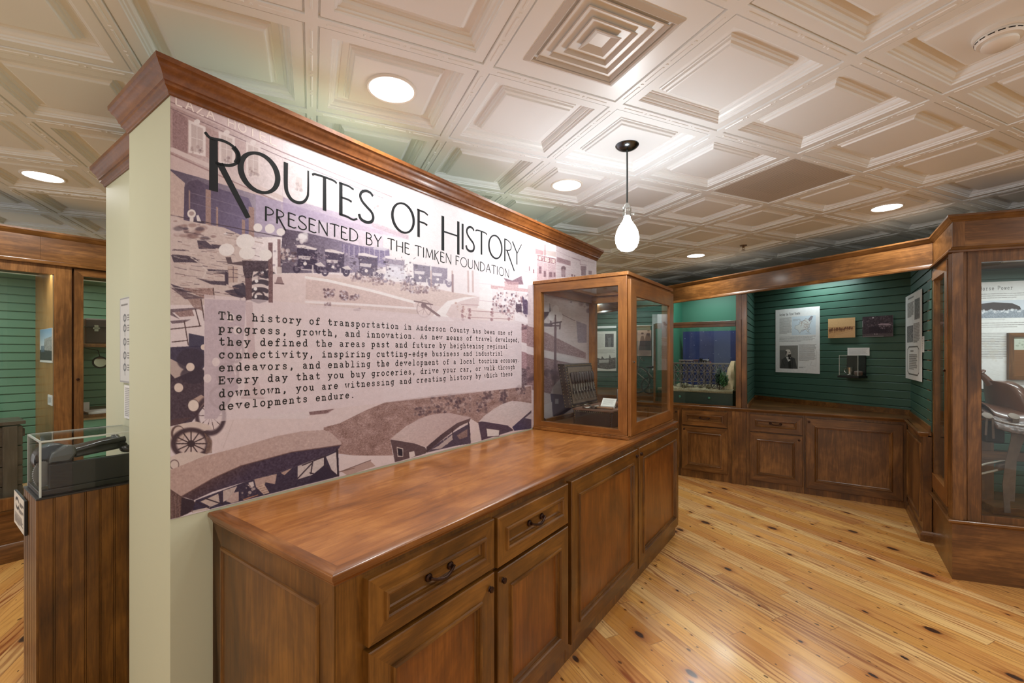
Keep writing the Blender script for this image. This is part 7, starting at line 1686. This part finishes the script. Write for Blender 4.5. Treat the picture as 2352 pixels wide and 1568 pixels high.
q = MB(); q.box(DL, pa_ - .06, pa_ + .1, -.34, -.125, sh2 + .0005, sh2 + .0009); obj('dark_cover', q, plain('cover_brown', srgb(76, 52, 44), .5), t)
t = thing('upright_card', DL.at(L_(196, -.32), -.32), 'small white upright card at the left end of the lower shelf', 'card', sh2)
q = MB(); a_ = L_(194, -.38); q.box(DL, a_ - .03, a_ + .03, -.385, -.381, sh2, sh2 + .075); obj('board', q, CARD, t)
strip_lamp(DL, L_(20), -.18, VZ0 - .034, 1.2, 7.0, 'small strip lamp inside the top of the left display case', (.86, .98, 1.0))
strip_lamp(DL, L_(215), -.16, VZ0 - .034, .4, 4.0, 'small strip lamp inside the top of the left door section', (1.0, .95, .82))
strip_lamp(DL, L_(225), -.30, sh2 - .06, .35, 4.0, 'small strip lamp under the lower shelf of the left door section', (.80, 1.0, .95))

# notices on the end of the partition block
NB = Fr(A(.098, 0)[:2], AZ + 90)
def nrect(x0, x1, y0, y1):
    a0_, a1_ = on_b(NB, x0, .004), on_b(NB, x1, .004); am_ = on_b(NB, 290, .004)
    return a0_, a1_, zed(NB, am_, .004, y1), zed(NB, am_, .004, y0)
def draw_diagram(P_, h):
    P_.rect(0, 0, 100, h, (206, 206, 204)); P_.line([(2, 2), (98, 2), (98, h - 2), (2, h - 2), (2, 2)], 3, (150, 150, 150)); text_rows(P_, 12, 92, h * .06, h * .11, 1, w_=4)
    for y in (.24, .36, .52, .68, .82): P_.ell(38, h * y, 12, 9, (70, 70, 74), .8, hole=.6); P_.line([(36, h * y - 8), (40, h * (y + .09))], 3, (90, 90, 94)); text_rows(P_, 56, 92, h * y - 8, h * y + 8, 3, w_=2.5)
a0, a1, z0, z1 = nrect(281, 312, 684, 878); poster('diagram_panel', NB, a0, a1, z0, z1, .0, 'tall narrow grey diagram panel on the cream wall end above the pedestal', 'sign', draw_diagram, th=.012, res=60, edge=plain('grey_panel_edge', srgb(170, 172, 172), .4))
a0, a1, z0, z1 = nrect(286.5, 312, 884, 960); poster('caption_strip', NB, a0, a1, z0, z1, .0, 'small white caption below the grey diagram panel', 'label', lambda P_, h: text_rows(P_, 8, 94, 6, h - 6, 16, w_=3), res=40)

# beadboard pedestal with the acrylic box
PT = .885
P0 = np.array(W and Fr((0, 0), 0).o); Yp = (EYE - PT) * FPX / (1146 - CY); pc = ((86 - CX) / FPX * Yp, Yp)
ps, pn = A.inv(pc)
PW, PL_ = .27, .098 - ps - .004
t = thing('beadboard_pedestal', A.at(ps + PL_ / 2, pn - PW / 2), 'brown beadboard pedestal with an acrylic box on top, against the cream wall', 'pedestal', 0)
q = MB(); q.box(A, ps + .004, .094, pn - PW, pn - .008, 0, PT - .006); obj('core', q, WD['z'], t)
q = MB(); x = ps; n_ = 7; w_ = (PL_) / n_
for k in range(n_ ):
    x0_, x1_ = ps + k * w_, ps + (k + 1) * w_
    q.box(A, x0_ + .0035, x1_ - .0035, pn - .009, pn, 0.002, PT - .004)
    q.tube([A(x1_ - .0, pn - .006, .002), A(x1_ - .0, pn - .006, PT - .004)], .0045, 6)
obj('front_beadboard', q, WD['z'], t)
PE = Fr(A(ps, 0)[:2], AZ + 90)
q = MB(); n_ = 6; w_ = PW / n_
for k in range(n_): q.box(PE, pn - PW + k * w_ + .003, pn - PW + (k + 1) * w_ - .003, -.006, .003, .002, PT - .004)
obj('side_beadboard', q, WD['z'], t)
q = MB(); q.box(A, ps - .004, .094, pn - PW - .002, pn + .003, PT - .006, PT); obj('top', q, plain('dark_top', srgb(40, 34, 30), .5), t, bevel=.001)
ax0, ax1, an0, an1, ah = ps + .006, .092, pn - PW + .012, pn - .008, .208
t = thing('acrylic_cover', A.at((ax0 + ax1) / 2, (an0 + an1) / 2), 'clear acrylic box cover over the black machine on the pedestal', 'display cover', PT)
q = MB(); th = .005
q.box(A, ax0, ax1, an1 - th, an1, PT + .001, PT + ah - th); q.box(A, ax0, ax1, an0, an0 + th, PT + .001, PT + ah - th); q.box(A, ax0, ax0 + th, an0 + th, an1 - th, PT + .001, PT + ah - th); q.box(A, ax0, ax1, an0, an1, PT + ah - th, PT + ah); obj('panels', q, ACRYL, t)
q = MB()
for a_, n__ in ((ax0, an0), (ax0, an1 - th)): q.box(A, a_ - .0006, a_ + th, n__ - .0004, n__ + th + .0004, PT + .001, PT + ah - th)
for n__ in (an0, an1 - th): q.box(A, ax0, ax1, n__ - .0006, n__ + th + .0006, PT + ah - th - .0004, PT + ah + .0005)
q.box(A, ax0 - .0006, ax0 + th, an0, an1, PT + ah - th - .0004, PT + ah + .0005); obj('edges', q, ACEDGE, t)
# black cast machine under it
mx0, mx1 = on_b(A, 113, an1 - .03), ax1 - .012
t = thing('cast_iron_machine', A.at((mx0 + mx1) / 2, (an0 + an1) / 2), 'black cast iron machine with a geared wheel inside the acrylic box', 'machine', PT)
fz = zed(A, mx0, an1 - .03, 1068) 
q = MB(); q.box(A, mx0, mx1, an1 - .05, an1 - .022, PT + .022, fz + .0); obj('front_plate', q, BLACKP, t, bevel=.002)
q = MB(); q.box(A, mx0 - .03, mx1 + .004, an0 + .01, an1 - .012, PT + .001, PT + .022); obj('bed', q, BLACKM, t, bevel=.003)
nc_ = (an0 + an1) / 2
q = MB(); q.lathe(A(mx0 + .022, nc_ - .06, fz + .01), [(.02, 0), (.052, .002), (.056, .03), (.058, .06), (.054, .095), (.02, .10)], 26, axis=(A(0, 1)[0] - A(0, 0)[0], A(0, 1)[1] - A(0, 0)[1], 0)); obj('drum', q, BLACKM, t, smooth=True)
q = MB(); ax_ = (A(0, 1)[0] - A(0, 0)[0], A(0, 1)[1] - A(0, 0)[1], 0)
L = []
for k in range(72):
    r_ = .046 + (.004 if k % 2 else 0); g = 2 * math.pi * k / 72
    L.append((r_ * math.cos(g), r_ * math.sin(g)))
cN = an1 - .045; zc = PT + .075
q.extr([A(mx0 - .012 + x * .55, cN - .03, zc + y) for x, y in L], [A(mx0 - .012 + x * .55, cN - .015, zc + y) for x, y in L]); obj('gear', q, plain('bare_iron', srgb(120, 122, 120), .4, .8), t)
q = MB(); pts = [(mx0 + .01, fz + .04), (mx0 + .05, fz + .062), (mx0 + .075, fz + .058), (mx0 + .08, fz + .03), (mx0 + .06, fz - .0), (mx0 + .0, fz - .0)]
q.extr([A(a_, nc_ + .03, z_) for a_, z_ in pts], [A(a_, nc_ + .075, z_) for a_, z_ in pts]); obj('cover_casting', q, plain('grey_casting', srgb(92, 94, 92), .3, .6), t, bevel=.006)
q = MB()
q.extr([A(mx0 + .075, nc_ - .07, fz + .005), A(mx1 - .02, nc_ - .07, fz + .02), A(mx1 - .02, nc_ - .07, fz + .062), A(mx0 + .075, nc_ - .07, fz + .04)], [A(mx0 + .075, nc_ + .05, fz + .005), A(mx1 - .02, nc_ + .05, fz + .02), A(mx1 - .02, nc_ + .04, fz + .062), A(mx0 + .075, nc_ + .04, fz + .04)]); obj('carriage_arm', q, BLACKM, t, bevel=.008)
q = MB(); q.tube([A(mx0 + .08, nc_ + .06, fz + .036), A(mx0 + .15, nc_ + .06, fz + .052), A(mx1 - .02, nc_ + .055, fz + .058)], [.008, .010, .013], 10); q.tube([A(mx1 - .03, nc_ - .05, fz + .06), A(mx1 - .03, nc_ + .08, fz + .035)], .013, 12); q.ball(A(mx1 - .022, nc_ + .085, fz + .022), .02, 14, (1.3, 1, .8)); obj('levers', q, BLACKM, t, smooth=True)
# little notice on the pedestal's side
PN = Fr(A(ps - .004, 0)[:2], AZ + 90)
a0, a1 = on_b(PN, 39.5, .0), on_b(PN, 62.5, .0)
t = thing('pedestal_notice', PN.at((a0 + a1) / 2, 0), 'small white notice with round arrows on the side of the pedestal', 'sign', PT - .12)
zt0, zt1 = zed(PN, a0, 0, 1123), zed(PN, a0, 0, 1196)
q = MB(); q.box(PN, a0, a1 + .012, .0005, .008, zt1, zt0); obj('backing', q, BLACKP, t)
def draw_arrows(P_, h):
    P_.rect(0, 0, 100, h, (222, 216, 204)); cx_, cy_ = 34, h * .3
    for g0 in (200, 20): P_.line(arc(cx_, cy_, 16, h * .15, g0, g0 + 130, 12), 5, (36, 36, 36))
    P_.poly([(14, h * .24), (26, h * .24), (18, h * .14)], (36, 36, 36)); P_.poly([(44, h * .36), (56, h * .36), (50, h * .46)], (36, 36, 36)); text_rows(P_, 58, 96, h * .2, h * .3, 2, w_=4); text_rows(P_, 50, 96, h * .4, h * .5, 3, w_=2.5); text_rows(P_, 10, 90, h * .6, h * .92, 6, w_=2.5)
flat_sheet('print', [PN(a0, .0086, zt0), PN(a1, .0086, zt0), PN(a1, .0086, zt1), PN(a0, .0086, zt1)], a1 - a0, zt0 - zt1, draw_arrows, parent=t, res=50)
